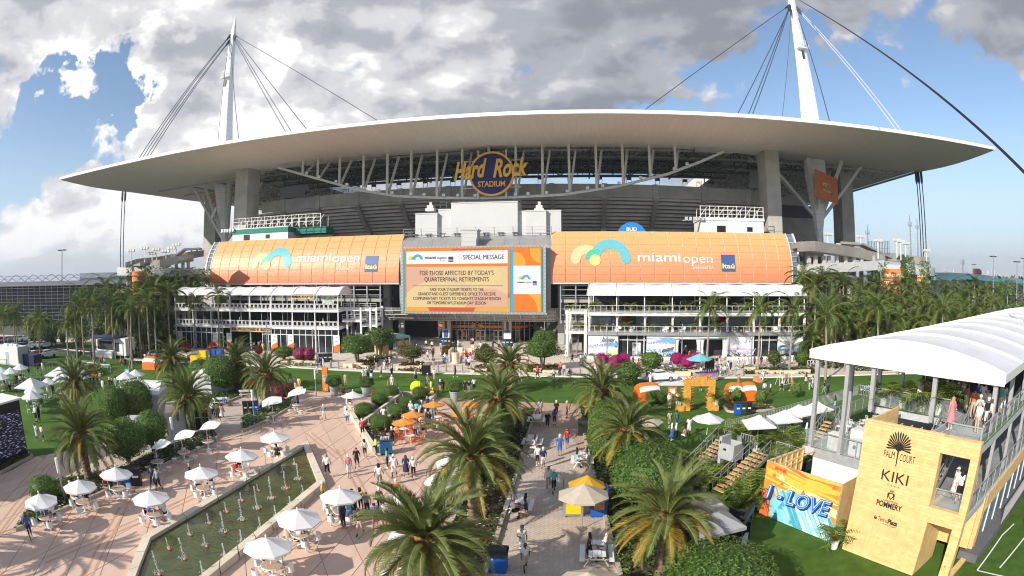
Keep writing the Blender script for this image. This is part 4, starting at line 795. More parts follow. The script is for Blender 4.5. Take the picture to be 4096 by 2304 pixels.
TR1=trunk_mesh('trunk',1.0,.09,.05,M('shrub stem',(.16,.11,.07),.9));TRM=trunk_mesh('trunk',1.0,.09,.05,MATS['shrub stem'],multi=5)
def bush(p,sx,sz,kind,label,cat='shrub',group=None,lift=0.0,sy=None,rz=None,name=None,multi=False,trunk=True):
 """clipped shrub: foliage on a short stem; lift = bare stem height"""
 o=T(name or('hedge_tree'if lift>.6 else 'shrub'),label,cat,(p.x,p.y,0),rnd.random()*6.28 if rz is None else rz,group)
 c=ob('foliage'if kind not in('pink','redb')else 'blossom',ME[kind],o,(0,0,lift+sz));c.scale=(sx,sy or sx,sz)
 if trunk:t=ob('trunk',TRM if multi else TR1,o);t.scale=(max(.8,sx*.6),)*2+(lift+sz*.7,)
 return o
# --- palm fronds: a curved rib with two rows of leaflets
def frond_mesh(name,L,e0,droop,n,ll,lw,fold,mats,seed,hang=0.0,wind=0.0,ang=48):
 r=random.Random(seed);mb=MB();P=[Vector((0,0,0))];Tn=[];S=16
 for i in range(S+1):
  t=i/S;a=radians(e0-droop*t**1.35);yaw=wind*t*t;d=Vector((cos(a)*cos(yaw),cos(a)*sin(yaw),sin(a)));Tn.append(d)
  if i<S:P.append(P[-1]+d*L/S)
 mb.path(P,[.030*(1-.85*i/S)+.004 for i in range(S+1)],3,1)
 for k in range(n):
  t=.10+.90*(k+.5)/n;f=t*S;i=min(S-1,int(f));q=P[i].lerp(P[i+1],f-i);d=Tn[i].lerp(Tn[i+1],f-i).normalized()
  side=d.cross(Vector((0,0,1)));side=side.normalized()if side.length>.05 else Vector((0,1,0));up=side.cross(d).normalized()
  le=ll*(sin(pi*min(1,.16+.80*t))**.6)*r.uniform(.86,1.1)*(1 if t<.9 else .8)
  for s in(-1,1):
   A=radians(ang*(1-.45*t)+r.uniform(-7,7));v=(d*cos(A)+side*s*sin(A)+up*(fold+r.uniform(-.08,.08))).normalized()
   e=q+v*le+Vector((0,0,-hang*le));w=d*lw/2;m_=q+v*le*.5+Vector((0,0,-hang*le*.2))
   mb.add([q-w,q+w,m_+w*.9,e,m_-w*.9],[(0,1,2,3,4)]if s>0 else[(4,3,2,1,0)],0)
 return mb.mesh(name,mats)
dpg=leafm('date palm leaflet',(.150,.188,.052),.3,.16,.28,3.0);dpy=leafm('old palm leaflet',(.34,.235,.035),.35,.2,.28,3.0);ribm=M('frond rib',(.25,.23,.08),.6,var=.2)
ccg=leafm('coconut leaflet',(.10,.155,.028),.3,.15,.30,3.0);ccy=leafm('old coconut leaflet',(.24,.21,.04),.3,.15,.3,3.0)
DF=[frond_mesh('frond',3.1,78-k*17,62+k*9-max(0,k-4)*14,78,.54,.046,.36-.05*k,[dpg,ribm],20+k)for k in range(7)]
DFY=[frond_mesh('frond',3.0,10-k*18,62-k*12,66,.48,.042,.18,[dpy,ribm],40+k)for k in range(3)]
CF=[frond_mesh('frond',3.7,74-k*22,85+k*12,40,.95,.060,.05,[ccg,ribm],60+k,hang=.25+.08*k,wind=.35,ang=56)for k in range(5)]
CFY=[frond_mesh('frond',3.3,-15,55,34,.8,.06,0,[ccy,ribm],70,hang=.4,wind=.3,ang=56)]
def date_trunk(h,seed=1,r0=.33):
 r=random.Random(seed);mb=MB();n=12;k=int(h/.13);prev=[]
 prof=[]
 for i in range(k+1):z=h*i/k;prof.append((r0*(1.18-.25*min(1,z/.7))*(1.0 if i%2 else .88),z))
 mb.lathe(prof,n);return mb.mesh('trunk',barkm)
DT=date_trunk(1.0*3.4);
mb=MB();mb.lathe([(.30,-.75),(.46,-.45),(.62,-.05),(.50,.25),(.2,.5)],12)
for i in range(60):a=i*2.4;z=-.6+.9*i/60;mb.bar((.4*cos(a),.4*sin(a),z),(.72*cos(a),.72*sin(a),z+.28),.10,.05)
DBOOT=mb.mesh('crown_base',boots)
def date_palm(r,cx,cy,label,h=3.4,n=52,s=1.0,yel=.22,seed=0,base=None):
 s*=1.14;n=int(n*1.15)
 p=G(r,cx,cy,h)if base is None else base;q=random.Random(seed+17)
 o=T('date_palm',label,'palm tree',(p.x,p.y,0),q.random()*6.28,'date palms round the plaza');t=ob('trunk',DT,o);t.scale=(s,s,h/3.4);b=ob('crown_base',DBOOT,o,(0,0,h-.1));b.scale=(s,)*3
 for i in range(n):
  f=(i+.5)/n;k=min(6,int(f*7));me=DF[k]
  if f>1-yel and q.random()<.8:me=DFY[min(2,int((f-(1-yel))/yel*3))]
  fr=ob('frond',me,o,(.12*cos(i*2.4),.12*sin(i*2.4),h+.15-.35*f));fr.rotation_euler=(q.uniform(-.14,.14),q.uniform(-.16,.16),i*2.39996+q.uniform(-.25,.25));fr.scale=(s*q.uniform(.86,1.08),)*3
 return o
def coco_trunk(h,lean,seed):
 r=random.Random(seed);a=r.random()*6.28;mb=MB();mb.path([(lean*cos(a)*(t**1.7),lean*sin(a)*(t**1.7),h*t)for t in[i/10 for i in range(11)]],[.21-.09*i/10+(.03 if i==0 else 0)for i in range(11)],8);return mb.mesh('trunk',barkg),Vector((lean*cos(a),lean*sin(a),h))
def coconut(p,h,label,n=17,s=1.0,lean=.6,seed=0,parts=True,group='coconut palms along the promenade'):
 q=random.Random(seed+5);o=T('coconut_palm',label,'palm tree',(p.x,p.y,0),0,group);tm,top=coco_trunk(h,lean,seed);ob('trunk',tm,o)
 wd=q.uniform(-.3,.5)
 for i in range(n):
  f=(i+.5)/n;me=CF[min(4,int(f*5))]if f<.9 else CFY[0]
  fr=ob('frond',me,o,top);fr.rotation_euler=(q.uniform(-.15,.15),q.uniform(-.2,.1),i*2.39996+wd+q.uniform(-.3,.3));fr.scale=(s*q.uniform(.85,1.1),)*3
 return o
def merge_crown(seed,n,yel=.12):
 q=random.Random(seed);V,F,Mi=[],[],[]
 for i in range(n):
  f=(i+.5)/n;me=CF[min(4,int(f*5))]if f<1-yel else CFY[0];R=(Matrix.Rotation(i*2.39996+q.uniform(-.3,.3),4,'Z')@Matrix.Rotation(q.uniform(-.2,.15),4,'Y')@Matrix.Scale(q.uniform(.8,1.1),4));k=len(V)
  V+=[tuple(R@v.co)for v in me.vertices];F+=[tuple(x+k for x in pl.vertices)for pl in me.polygons];Mi+=[pl.material_index if me is not CFY[0]or pl.material_index else 2 for pl in me.polygons]
 me=bpy.data.meshes.new('crown');me.from_pydata(V,[],F)
 for x in(ccg,ribm,ccy):me.materials.append(x)
 me.polygons.foreach_set('material_index',Mi);me.update();return me
CROWN=[merge_crown(s,16)for s in(1,2,3)];FT=[coco_trunk(1.0,.06,s)[0]for s in(1,2,3)]
def far_palm(p,h,label,s=1.0,seed=0,group='palms massed beyond the lawn',royal=False):
 q=random.Random(seed);o=T('palm_tree',label,'palm tree',(p.x,p.y,0),q.random()*6.28,group);t=ob('trunk',FT[seed%3],o);t.scale=(.95 if not royal else 2.0,)*2+(h,);c=ob('crown',CROWN[seed%3],o,(0,0,h));c.scale=(s*1.18,)*3;return o
def far_tree(p,h,w,label,kind='tree',group='trees beyond the lawn',cat='tree'):
 o=T('broadleaf_tree',label,cat,(p.x,p.y,0),rnd.random()*6.28,group);t=ob('trunk',TRM,o);t.scale=(w*.8,w*.8,h*.6);c=ob('crown',ME[kind],o,(0,0,h*.62));c.scale=(w,w,h*.42);return o
def cover(name,poly,n,mats,size,h,label=None,wt=None,seed=1,parent=None,z0=0.0):
 r=random.Random(seed);xs=[p[0]for p in poly];ys=[p[1]for p in poly];mb=MB();k=0;guard=0
 while k<n and guard<n*12:
  guard+=1;x,y=r.uniform(min(xs),max(xs)),r.uniform(min(ys),max(ys))
  if not inside((x,y),poly):continue
  k+=1;mi=r.choices(range(len(mats)),wt)[0]if wt else r.randrange(len(mats));z=z0+h*r.random()*(.5+.5*sin(x*2.1+y*1.3)**2);s=size*r.uniform(.6,1.3);a=r.random()*6.28;t=r.uniform(-.7,.7);c,e=cos(a)*s,sin(a)*s
  mb.add([(x-c,y-e,z-t*s*.5),(x+e*.5,y-c*.5,z+s*.35),(x+c,y+e,z+t*s*.5),(x-e*.5,y+c*.5,z+s*.25)],[(0,1,2,3)],mi)
 o=mb.build(name,mats,parent);o['kind']='stuff'
 if label:o['label']=label
 return o
kerbm=M('planter kerb',(.46,.40,.33),.85,var=.12,scale=.8,bump=.2)
def bed(name,poly,label,mats,n,size=.12,h=.35,wt=None,kerb=True,kz=.22,seed=1):
 P=[tuple(p)for p in poly];o=T(name,label,'planter',group=None);mb=MB()
 if kerb:
  m=len(P)
  for i in range(m):
   a,b=Vector((*P[i],kz/2)),Vector((*P[(i+1)%m],kz/2))
   if(b-a).length>.05:mb.bar(a,b,.24,kz)
  mb.build('kerb',kerbm,o)
 mb=MB();mb.sheet(P,.10);mb.build('soil',soil,o);cover('ground_cover',P,n,mats,size,h,None,wt,seed,o,.10);return o
# ---------------------------------------------------------------- planted beds round the plaza
b1=xy('A',(115,1110),(780,825),(1110,680),(1540,480),(1650,400),(1620,366),(1480,398),(1160,520),(950,640),(700,690),(380,745),(250,905))
bed('planter_bed',b1,'long wedge of dark ground cover with white flowers along the left of the plaza',[lfa,lfb,rust,wflow],3600,.13,.45,[6,3,2,1],seed=2)
b2=xy('A',(1820,262),(1825,362),(2015,285),(2195,180),(2215,95),(2000,100),(1930,215));bed('planter_bed',b2,'green kerbed bed with a lamp post at its near tip',[lfb,lfa,wflow],1900,.12,.5,[6,5,1],seed=3)
bed('planter_bed',xy('A',(-60,715),(245,552),(190,515),(-60,590)),'dark bed at the foot of the black video wall',[lfa,rust],900,.13,.3,seed=4)
b4=xy('n6',(520,930),(1110,705),(1125,640),(900,600),(480,760));bed('planter_bed',b4,'shady bed behind the picnic bench under the tall hedge',[lfa,lfb],1200,.15,.4,seed=5)
b5=[(-11.2,41.8),(-16.4,52.9),(-13.2,63.6),(-9.1,62.6)];sb=bed('planter_bed',b5,'cream walled bed of red and white flowers with a stepped water channel',[lfa,lfb,red,wflow,rust],3800,.11,.30,[5,4,2,2,2],kerb=False,seed=6)
mb=MB()
for i in range(4):
 a,b=Vector((*b5[i],.25)),Vector((*b5[(i+1)%4],.25));mb.bar(a,b,.45,.5)
mb.build('wall',cst,sb)
b6=[(lx6(12),12),(lx6(34),34),(lx6(57.5),57.5),(rx6(57.5),57.5),(rx6(34),34),(rx6(12),12)];bed('planter_bed',b6,'kerbed bed of red and white flowers under the big palm',[lfa,lfb,red,wflow,rust],5200,.12,.4,[6,4,2,1.2,2],seed=7)
b7=[(lx7(12),12),(lx7(30),30),(lx7(42),42),(lx7(58),58),(lx7(58)+3.6,57),(lx7(42)+4.2,42),(lx7(30)+4.2,30),(lx7(12)+3.4,12)];bed('planter_bed',b7,'kerbed bed along the right side of the brick path',[lfa,lfb,rust],5000,.14,.5,[5,4,1],seed=8)
ch=[G('B',185,345,.3),G('B',260,345,.3)];c0,c1=G('B',205,320,.3).xy,G('B',495,95,.3).xy;d=(c1-c0).normalized();s=Vector((d.y,-d.x));cn=T('water_channel','narrow stone water channel with small jets between round clipped shrubs','fountain')
for o in(-.95,.95):mb=MB();a,b=c0+s*o,c1+s*o;mb.bar((*a,.32),(*b,.32),.3,.5);mb.build('channel_wall',cst,cn)
mb=MB();mb.sheet([tuple(c0-s*.8),tuple(c1-s*.8),tuple(c1+s*.8),tuple(c0+s*.8)],.3);mb.build('water',wm,cn)
for k in range(9):q=c0.lerp(c1,.06+k*.11)+s*(.3 if k%2 else-.3);jet(Vector((q.x,q.y,0)),.42,.3)
for x,y in((375,80),(290,140),(172,222),(595,90),(505,160),(420,232),(300,325)):
 bush(G('B',x,y+28),1.05,.72,'ball','BALL',group='clipped shrubs in the walled bed',lift=.15,name='clipped_shrub',trunk=True)
for(r,x,y,w,h,lab)in(('A',975,612,1.95,1.68,'big round clipped tree with bare stems beside the left bed'),('A',1165,520,1.55,1.62,'round clipped tree standing behind the twin recycling bin bed'),('A',1040,300,2.0,2.1,'tall dark clipped tree behind the leftmost palms'),('A',880,330,1.8,1.9,'dark clipped tree next to the white tent roof'),('n6',820,660,2.3,2.2,'large dark round clipped tree behind the picnic bench'),('n6',570,600,1.9,1.8,'dark clipped tree beside the white marquee'),('n6',1100,620,1.5,1.5,'small dark clipped tree behind the bench palm')):
 bush(G(r,x,y),w,h,'ball',lab,'tree',lift=.55,name='clipped_tree',multi=True)
bush(G('A',350,890),1.25,.95,'ball','low dome shaped clipped shrub beside the lamp post on the left bed',lift=0,name='clipped_shrub')
def hedge(x,y,sx,sy,sz,kind,lab,rz=radians(-7.35),lift=0.0):return bush(Vector((x,y,0)),sx,sz,kind,lab,'hedge',None,lift,sy,rz,'hedge',True)
hedge(lx7(44)+2.0,44,1.9,6.4,1.75,'box','tall clipped hedge along the brick path behind the far right palm')
hedge(8.6,32.5,2.3,3.9,1.80,'box2','big rounded clipped hedge behind the yellow umbrella stall')
hedge(8.7,18.6,2.5,3.0,1.55,'box2','rounded clipped hedge cut by the bottom edge by the picnic table')
hedge(8.3,26.2,1.6,2.3,1.3,'box','low clipped hedge under the nearest right palm')
hedge(-.9,46.5,1.15,6.8,1.75,'box','tall clipped hedge on the left of the brick path behind the big palm');hedge(-1.9,37.5,.95,2.0,1.3,'box2','narrow clipped hedge tucked behind the big palm trunk')
hedge(9.7,57.5,1.8,1.7,1.65,'box2','round clipped tree beside the orange inflatable',lift=.3)
bush(G('n7',265,430),1.25,.8,'ball','small round clipped shrub beside the orange inflatable sofa',name='clipped_shrub')
for x,y in((1640,740),(1550,700),(1720,720)):bush(G('n6',x,y),1.15,.95,'plum','BOUG','shrub','dark pink bushes in the lamp post bed',name='bougainvillea')
for i,(r,x,y,h,n,s,yel,lab)in enumerate((('A',610,395,3.4,58,1.02,.10,'date palm with dense dark crown left of the round clipped trees'),('A',1420,105,3.4,54,.98,.12,'date palm with thick ringed trunk behind the white bistro umbrellas'),('n5',1090,560,3.6,50,1.0,.25,'date palm with yellowing lower fronds behind the leftmost palm'),('n6',1435,420,3.6,54,1.0,.10,'date palm rising from the lamp post bed'),('n6',1025,190,4.0,46,1.0,.35,'date palm with golden lower fronds near the shop entrance'),('D',1290,1255,3.8,44,1.0,.12,'date palm in front of the yellow drink cart'),('B',985,555,4.1,66,1.0,.20,'big full date palm beside the brick path in the middle of the picture'),('B',630,1185,4.0,66,.92,.10,'nearest date palm with its crown cut by the bottom edge'),('B',1185,120,4.0,50,1.0,.22,'date palm behind the orange umbrellas'),('E',1265,1300,3.4,50,1.0,.38,'date palm with golden drooping fronds in front of the entrance'),('n8',1035,920,3.4,60,.86,.45,'date palm with golden lower fronds beside the grey kiosk roof'),('n8',690,170,3.6,52,.88,.42,'date palm with golden fringe above the clipped hedge'),('B',1960,50,3.6,50,1.0,.30,'date palm beside the round tree at the lawn edge'))):
 date_palm(r,x,y,lab,h,n,s,yel,i)
date_palm('A',0,0,'date palm past the left edge that shades the corner of the plaza',4.2,54,1.0,.15,77,Vector((-30.6,12.2,0)))
# ---------------------------------------------------------------- furniture
pw=M('white coated steel',(.78,.79,.78),.4,var=.03);ptop=M('speckled table top',(.40,.30,.22),.6,var=.2,scale=8)
shell=M('white umbrella canvas',(.82,.82,.82),.55,var=.02,trans=.18)
def canopy(R,z0,z1,n=8,sag=.06,m=shell,sq=False):
 mb=MB();rows=[]
 for k in range(6):
  t=k/5;rows.append([(R*t*cos(2*pi*j/n+.2),R*t*sin(2*pi*j/n+.2),z1-(z1-z0)*t**1.15-sag*sin(pi*t))if t else(0,0,z1)for j in range(n+1)])
 mb.grid(rows,flip=True);mb.grid([[(x,y,z)for x,y,z in rows[-1]],[(x*.995,y*.995,z-.10)for x,y,z in rows[-1]]],flip=True);return mb.mesh('canopy',m)
def wavy(R,z,m=shell):
 mb=MB();n=16;rows=[]
 for i in range(n+1):rows.append([(R*(2*i/n-1),R*.85*(2*j/n-1),z+.34*sin(2.6*(i/n-.5)+1.2*(j/n-.5))*1.0-.20*cos(4.0*(j/n-.5))+.12*sin(5*i/n))for j in range(n+1)])
 mb.grid(rows,flip=True);return mb.mesh('canopy',m,smooth=True)
def parasol(p,rz,lab,R=1.22,h=2.3,m=shell,group=None,mesh=None,foot=True,pm=pw):
 o=T('parasol',lab,'umbrella',(p.x,p.y,p.z if len(p)>2 else 0),rz,group);ob('canopy',mesh or canopy(R,h-.55,h,m=m),o)
 o.rotation_euler=(rnd.uniform(-.05,.05),rnd.uniform(-.05,.05),rz)
 mb=MB();mb.tube((0,0,.0),(0,0,h+.12),.025,n=8);mb.lathe([(.05,h),(.06,h+.06),(.01,h+.14)],8);ob('pole',mb.mesh('pole',pm),o)
 if foot:mb=MB();mb.lathe([(.28,0),(.28,.05),(.05,.09)],12);ob('foot',mb.mesh('foot',pm),o)
 return o
CAN=canopy(1.28,1.72,2.24);WAV=wavy(1.05,2.12)
def seatmesh(back=True):
 mb=MB();n=9
 if back:
  rows=[[(.22*cos(a),.22*sin(a),z)for a in[radians(-105+i*210/n)for i in range(n+1)]]for k,z in enumerate((.44,.56,.68,.80))];mb.grid(rows);mb.grid([[(x*.94,y*.94,z)for x,y,z in r]for r in rows],flip=True)
 mb.lathe([(.20,.40),(.24,.41),(.24,.44),(.20,.45)],10);mb.path([(0,0,.4),(-.12,0,.25),(-.34,0,.14),(-.62,0,.22)],.03,6)
 mb.path([(.02,.0,.4),(.06,0,.12),(-.1,0,.05)],.03,6);return mb.mesh('seat',pw)
SEAT,STOOL=seatmesh(),seatmesh(False)
mb=MB();mb.lathe([(.50,.70),(.52,.72),(.52,.75),(.50,.76)],20,m=1);mb.lathe([(.54,.70),(.55,.73),(.54,.755),(.525,.755),(.525,.70)],20);TTOP=mb.mesh('table_top',[pw,ptop])
mb=MB();mb.lathe([(.30,0),(.26,.02),(.06,.05),(.05,.45),(.10,.70)],10);TPED=mb.mesh('pedestal',pw)
def table(p,rz,lab,k=5,stool=False,group=None,hi=0.0,skip=()):
 o=T('table_set',lab,'table',(p.x,p.y,0),rz,group);t=ob('table_top',TTOP,o,(0,0,hi));ob('pedestal',TPED,o).scale=(1,1,1+hi/.72)
 for i in range(k):
  if i in skip:continue
  a=2*pi*i/k;s=ob('seat',STOOL if stool else SEAT,o,(.92*cos(a),.92*sin(a),0));s.rotation_euler=(0,0,a)
 return o
TAB=[]
for r,x,y,lab in(('A',345,1000,'at the left bed tip by the walker in blue'),('A',625,885,'beside the low dome shrub'),('A',890,785,'beside the blue recycling bins'),('A',1165,975,'with people in red and navy by the pool corner'),('A',1535,780,'by the middle of the long pool rim'),('A',1830,640,'with a woman in a red skirt by the pool'),('A',2085,490,'at the far tip of the pool'),('A',2265,1130,'with a straw hat sitter right of the pool'),('A',2045,1365,'nearest the camera, right of the pool'),('B',5,960,'beside the walking group right of the pool'),('B',88,158,'on the plaza beside the walled flower bed')):
 p=G(r,x,y,.74);TAB.append(p);a=rnd.random()*6.28
 table(p,a,'white table with chairs '+lab,5 if rnd.random()<.6 else 4,group='parasol tables on the pink plaza');o=parasol(Vector((p.x,p.y,.0)),a,'white parasol over the table '+lab,mesh=CAN,group='white parasols on the pink plaza',foot=False)
for r,x,y,lab in(('A',1185,582,'nearest the recycling bins'),('A',1385,510,'beside the palm trunk'),('A',1565,430,'at the corner of the left bed'),('A',2058,225,'beside the lamp post bed'),('A',2240,155,'at the far end of the lamp post bed'),('B',770,880,'beside the big palm, nearer of two'),('B',850,715,'behind the big palm'),('B',460,1350,'half hidden by the nearest palm')):
 p=G(r,x,y,.9);a=rnd.uniform(-.5,.5);table(p,a+.7,'tall white bistro table with backless seats '+lab,4,True,'bistro tables along the beds',.16);parasol(Vector((p.x,p.y,0)),a,'white curled shade sail on a pole '+lab,mesh=WAV,group='curled white shades',foot=False)
oc=M('orange canvas',(.80,.30,.06),.6,var=.05,trans=.15);ochair=M('orange plastic',(.75,.14,.02),.4)
def chair_mesh(m):
 mb=MB()
 for sx in(-.2,.2):
  for sy in(-.2,.2):mb.tube((sx,sy,0),(sx*.9,sy*.9,.44),.018,n=5)
 mb.bx(-.22,.22,-.22,.22,.43,.46)
 for k in range(4):mb.bx(-.22,-.19,-.2+k*.12,-.16+k*.12,.46,.85)
 mb.bx(-.23,-.18,-.22,.22,.80,.88);return mb.mesh('chair',m)
OCH=chair_mesh(ochair);WCH=chair_mesh(pw);DCH=chair_mesh(M('dark rattan',(.035,.033,.032),.7))
def chair(p,rz,me,lab,group):return T('chair',lab,'chair',(p.x,p.y,getattr(p,'z',0)),rz,group,me)
mb=MB();mb.lathe([(.38,.72),(.40,.73),(.40,.75),(.38,.76)],16);mb.tube((0,0,.1),(0,0,.72),.03,n=6)
for a in range(4):mb.bar((0,0,.2),(.3*cos(a*pi/2+.4),.3*sin(a*pi/2+.4),.02),.03)
CAFE=mb.mesh('cafe_table',pw);OCAN=canopy(1.1,1.85,2.25,m=oc)
for i,(r,x,y,lab)in enumerate((('B',697,132,'farthest of the orange parasols by the walled bed'),('B',540,205,'middle orange parasol by the walled bed'),('B',482,258,'nearest orange parasol by the walled bed'),('B',925,192,'orange parasol half hidden by the palm'),('B',1000,125,'orange parasol right behind the palm crown'))):
 p=G(r,x,y,2.2);parasol(Vector((p.x,p.y,0)),.4*i,lab,mesh=OCAN,group='orange parasols');T('cafe_table','round white cafe table under the '+lab.split(' by')[0].split(' half')[0].split(' right')[0],'table',(p.x+.4,p.y-.2,0),0,'cafe tables under the orange parasols',CAFE)
 for k in range(4):a=k*1.57+i;chair(Vector((p.x+.4+.75*cos(a),p.y-.2+.75*sin(a),0)),a+pi+.3,OCH,'CHAIR','orange chairs on the plaza')
for x,y in((470,395),):p=G('B',x,y);T('cafe_table','white cafe table in front of the orange chairs','table',(p.x,p.y,0),0,None,CAFE)
for r,x,y,a in(('n6',2440,660,1),('n6',2490,660,2),('B',240,80,2),('B',430,400,1.2),('B',590,350,2.2),('B',740,260,0),('B',690,75,1),('n3',1375,1449,.5)):chair(G(r,x,y),a,OCH,'CHAIR','orange chairs on the plaza')
def slab_piece(L,w,t,m=pw):mb=MB();mb.bx(-L/2,L/2,-w/2,w/2,-t/2,t/2);return mb.mesh('plank',m)
PL1=slab_piece(1.8,.20,.04);PL2=slab_piece(1.8,.26,.04);mb=MB()
for sx in(-.65,.65):
 for s in(-1,1):mb.bar((sx,s*.62,0),(sx,s*.2,.72),.06)
 mb.bar((sx,-.75,.42),(sx,.75,.42),.06);mb.bar((sx,-.38,.71),(sx,.38,.71),.06)
PFR=mb.mesh('frame',pw)
def picnic(p,rz,lab,group='white picnic tables'):
 o=T('picnic_table',lab,'picnic table',(p.x,p.y,getattr(p,'z',0)),rz,group);ob('frame',PFR,o)
 for k in range(4):ob('plank',PL1,o,(0,-.33+k*.22,.76))
 for s in(-1,1):ob('bench',PL2,o,(0,s*.74,.46))
 return o
PR=radians(82.65)
for r,x,y,rz,lab in(('B',1470,300,PR,'empty white picnic table by the hedge near the lawn'),('B',1440,470,PR,'white picnic table under the big palm hedge with a woman in white'),('B',1815,610,PR,'white picnic table with man in aqua behind the yellow umbrella'),('B',1340,955,PR,'white picnic table holding a black bag in the palm shade'),('n8',410,1310,PR,'white picnic table with two women by the right hedge'),('n6',1170,700,.5,'white picnic bench by the shady bed'),('n6',820,810,.5,'white picnic bench with two men under the left palms'),('n5',1530,350,.4,'white picnic table on the left lawn beside the leaning palm'),('n5',1210,300,.2,'white picnic table on the lawn beside the small conifer'),('n5',1330,320,.2,'white picnic table near the pampas grass'),('n5',2200,190,.2,'white picnic table beside the drink cart lawn'),('Z',745,990,.4,'white picnic bench at the lawn end of the plaza')):
 picnic(G(r,x,y),rz,lab)
def lamp_col(p,h,lab):
 o=T('lamp_column',lab,'lamp post',(p.x,p.y,0),0,'tube lamp columns');mb=MB();mb.lathe([(.14,0),(.14,.04),(.075,.08),(.07,h*.68)],10);mb.build('column',steelg,o)
 mb=MB();mb.lathe([(.105,h*.66),(.125,h*.67),(.125,h*.99),(.09,h)],12);mb.build('lamp_tube',M('opal tube',(.80,.78,.74),.4),o);return o
for r,b,t,lab in(('A',(495,890),(430,555),'tube lamp column beside the low dome shrub'),('A',(1325,530),(1297,250),'tube lamp column in front of the food kiosk'),('A',(1920,280),(1908,45),'tube lamp column at the tip of the green bed'),('n6',(2120,700),(2107,335),'tube lamp column by the orange totem at the lawn edge')):
 p=G(r,*b);d=ray(r,*t);h=CAM_H+d.z*hypot(p.x,p.y)/hypot(d.x,d.y);lamp_col(p,h,lab)
def bin_set(p,rz,lab,cols=('blue','dark','black'),w=.62,h=1.15):
 o=T('recycling_bin',lab,'bin',(p.x,p.y,0),rz,'recycling bins');mm=dict(blue=blue,dark=M('dark green plastic',(.02,.05,.045),.45),black=M('black plastic',(.02,.02,.022),.45))
 for i,c in enumerate(cols):mb=MB();x=(i-len(cols)/2)*w;mb.bx(x+.01,x+w-.01,-.35,.35,.06,h);mb.bx(x+.14,x+w-.14,-.365,-.34,h-.30,h-.17,1);mb.bx(x+.15,x+w-.15,-.36,-.345,h-.6,h-.45,2);mb.build('bin_body',[mm[c],black,white],o)
 mb=MB();mb.bx(-len(cols)*w/2-.03,len(cols)*w/2+.03,-.38,.38,h,h+.06);mb.bx(-len(cols)*w/2,len(cols)*w/2,-.33,.33,0,.06);mb.build('lid',MATS['black plastic'],o);return o
bin_set(G('A',1000,760),.55,'blue and black twin recycling bins beside the left bed',('blue','black'),.8,1.25)
bin_set(G('A',1895,225),.5,'dark bins behind the tube lamp at the green bed',('black','black','blue'),.6,1.3)
p=G('B',1185,1400);o=T('recycling_bin','blue bin with a black domed top by the near flower bed','bin',(p.x,p.y,0),radians(-8));mb=MB();mb.bx(-.42,.42,-.42,.42,0,1.0);mb.bx(-.3,-.2,-.435,-.4,.8,.9,1);mb.build('bin_body',[blue,white],o);mb=MB();mb.grid([[(-.46,.46*cos(t),1.0+.42*sin(t)),(.46,.46*cos(t),1.0+.42*sin(t))]for t in[pi*i/8 for i in range(9)]]);mb.prism([(-.45,-.45),(.45,-.45),(.45,.45),(-.45,.45)],.98,1.05);mb.build('domed_lid',MATS['black plastic'],o)
p=G('B',1818,380);o=T('litter_bin','black domed litter bin by the hedge on the brick path','bin',(p.x,p.y,0),radians(-8));mb=MB();mb.bx(-.4,.4,-.4,.4,0,1.15);mb.build('bin_body',MATS['black plastic'],o);mb=MB();mb.grid([[(-.43,.43*cos(t),1.15+.35*sin(t)),(.43,.43*cos(t),1.15+.35*sin(t))]for t in[pi*i/8 for i in range(9)]]);mb.build('domed_lid',MATS['black plastic'],o)
bin_set(G('E',788,1150),-.1,'blue and black bins against the left entrance pier',h=1.3,w=.75);bin_set(G('E',1253,1160),-.1,'blue and black bins against the right entrance pier',h=1.3,w=.75);bin_set(G('D',2455,1280),.4,'blue and grey bins beside the bollards near the shop',h=1.3,w=.8);bin_set(G('n7',1385,570),-.15,'blue and black bins at the round kerbed island',h=1.25,w=.62)
potm=M('grey stone pot',(.33,.36,.36),.7,var=.1,scale=2)
mb=MB();mb.lathe([(.36,0),(.40,.05),(.58,1.05),(.64,1.08),(.64,1.2),(.54,1.2),(.50,1.05)],18);POT=mb.mesh('pot',potm)
for r,x,y,lab in(('n6',2365,685,'grey stone pot with a leafy shrub beside the orange totem'),('B',188,95,'grey stone pot with a leafy shrub behind the white parasol'),('B',855,130,'grey stone pot with a leafy shrub at the lawn edge near the palm')):
 p=G(r,x,y);o=T('plant_pot',lab,'plant pot',(p.x,p.y,0),0,'grey pots at the lawn edge');ob('pot',POT,o);c=ob('foliage',ME['dark'],o,(0,0,1.75));c.scale=(1.0,1.0,.75)
p=G('n6',2250,620);o=T('totem_sign','tall orange picture totem at the plaza edge','sign',(p.x,p.y,0),radians(-14));mb=MB();mb.bx(-.42,.42,-.1,.1,0,3.0);mb.build('board',orange,o);mb=MB();mb.bx(-.33,.33,-.11,-.1,.95,2.0);mb.build('photo_panel',M('photo print',(.25,.30,.33),.5,var=.8,scale=4),o);mb=MB();mb.bx(-.1,.1,-.11,-.1,.2,.35);mb.build('badge',white,o)
p=G('n3',1050,1449);tb=M('tennis ball felt',(.60,.72,.03),.9,var=.06,scale=20,bump=.3);o=T('giant_tennis_ball','giant yellow tennis ball on the lawn edge','ball',(p.x,p.y,0),.3);R=.82
mb=MB();mb.grid([[(R*sin(t)*cos(a),R*sin(t)*sin(a),R*.97+R*cos(t))for a in[2*pi*j/32 for j in range(33)]]for t in[pi*i/18+.001 for i in range(19)]]);mb.build('ball',tb,o,smooth=True)
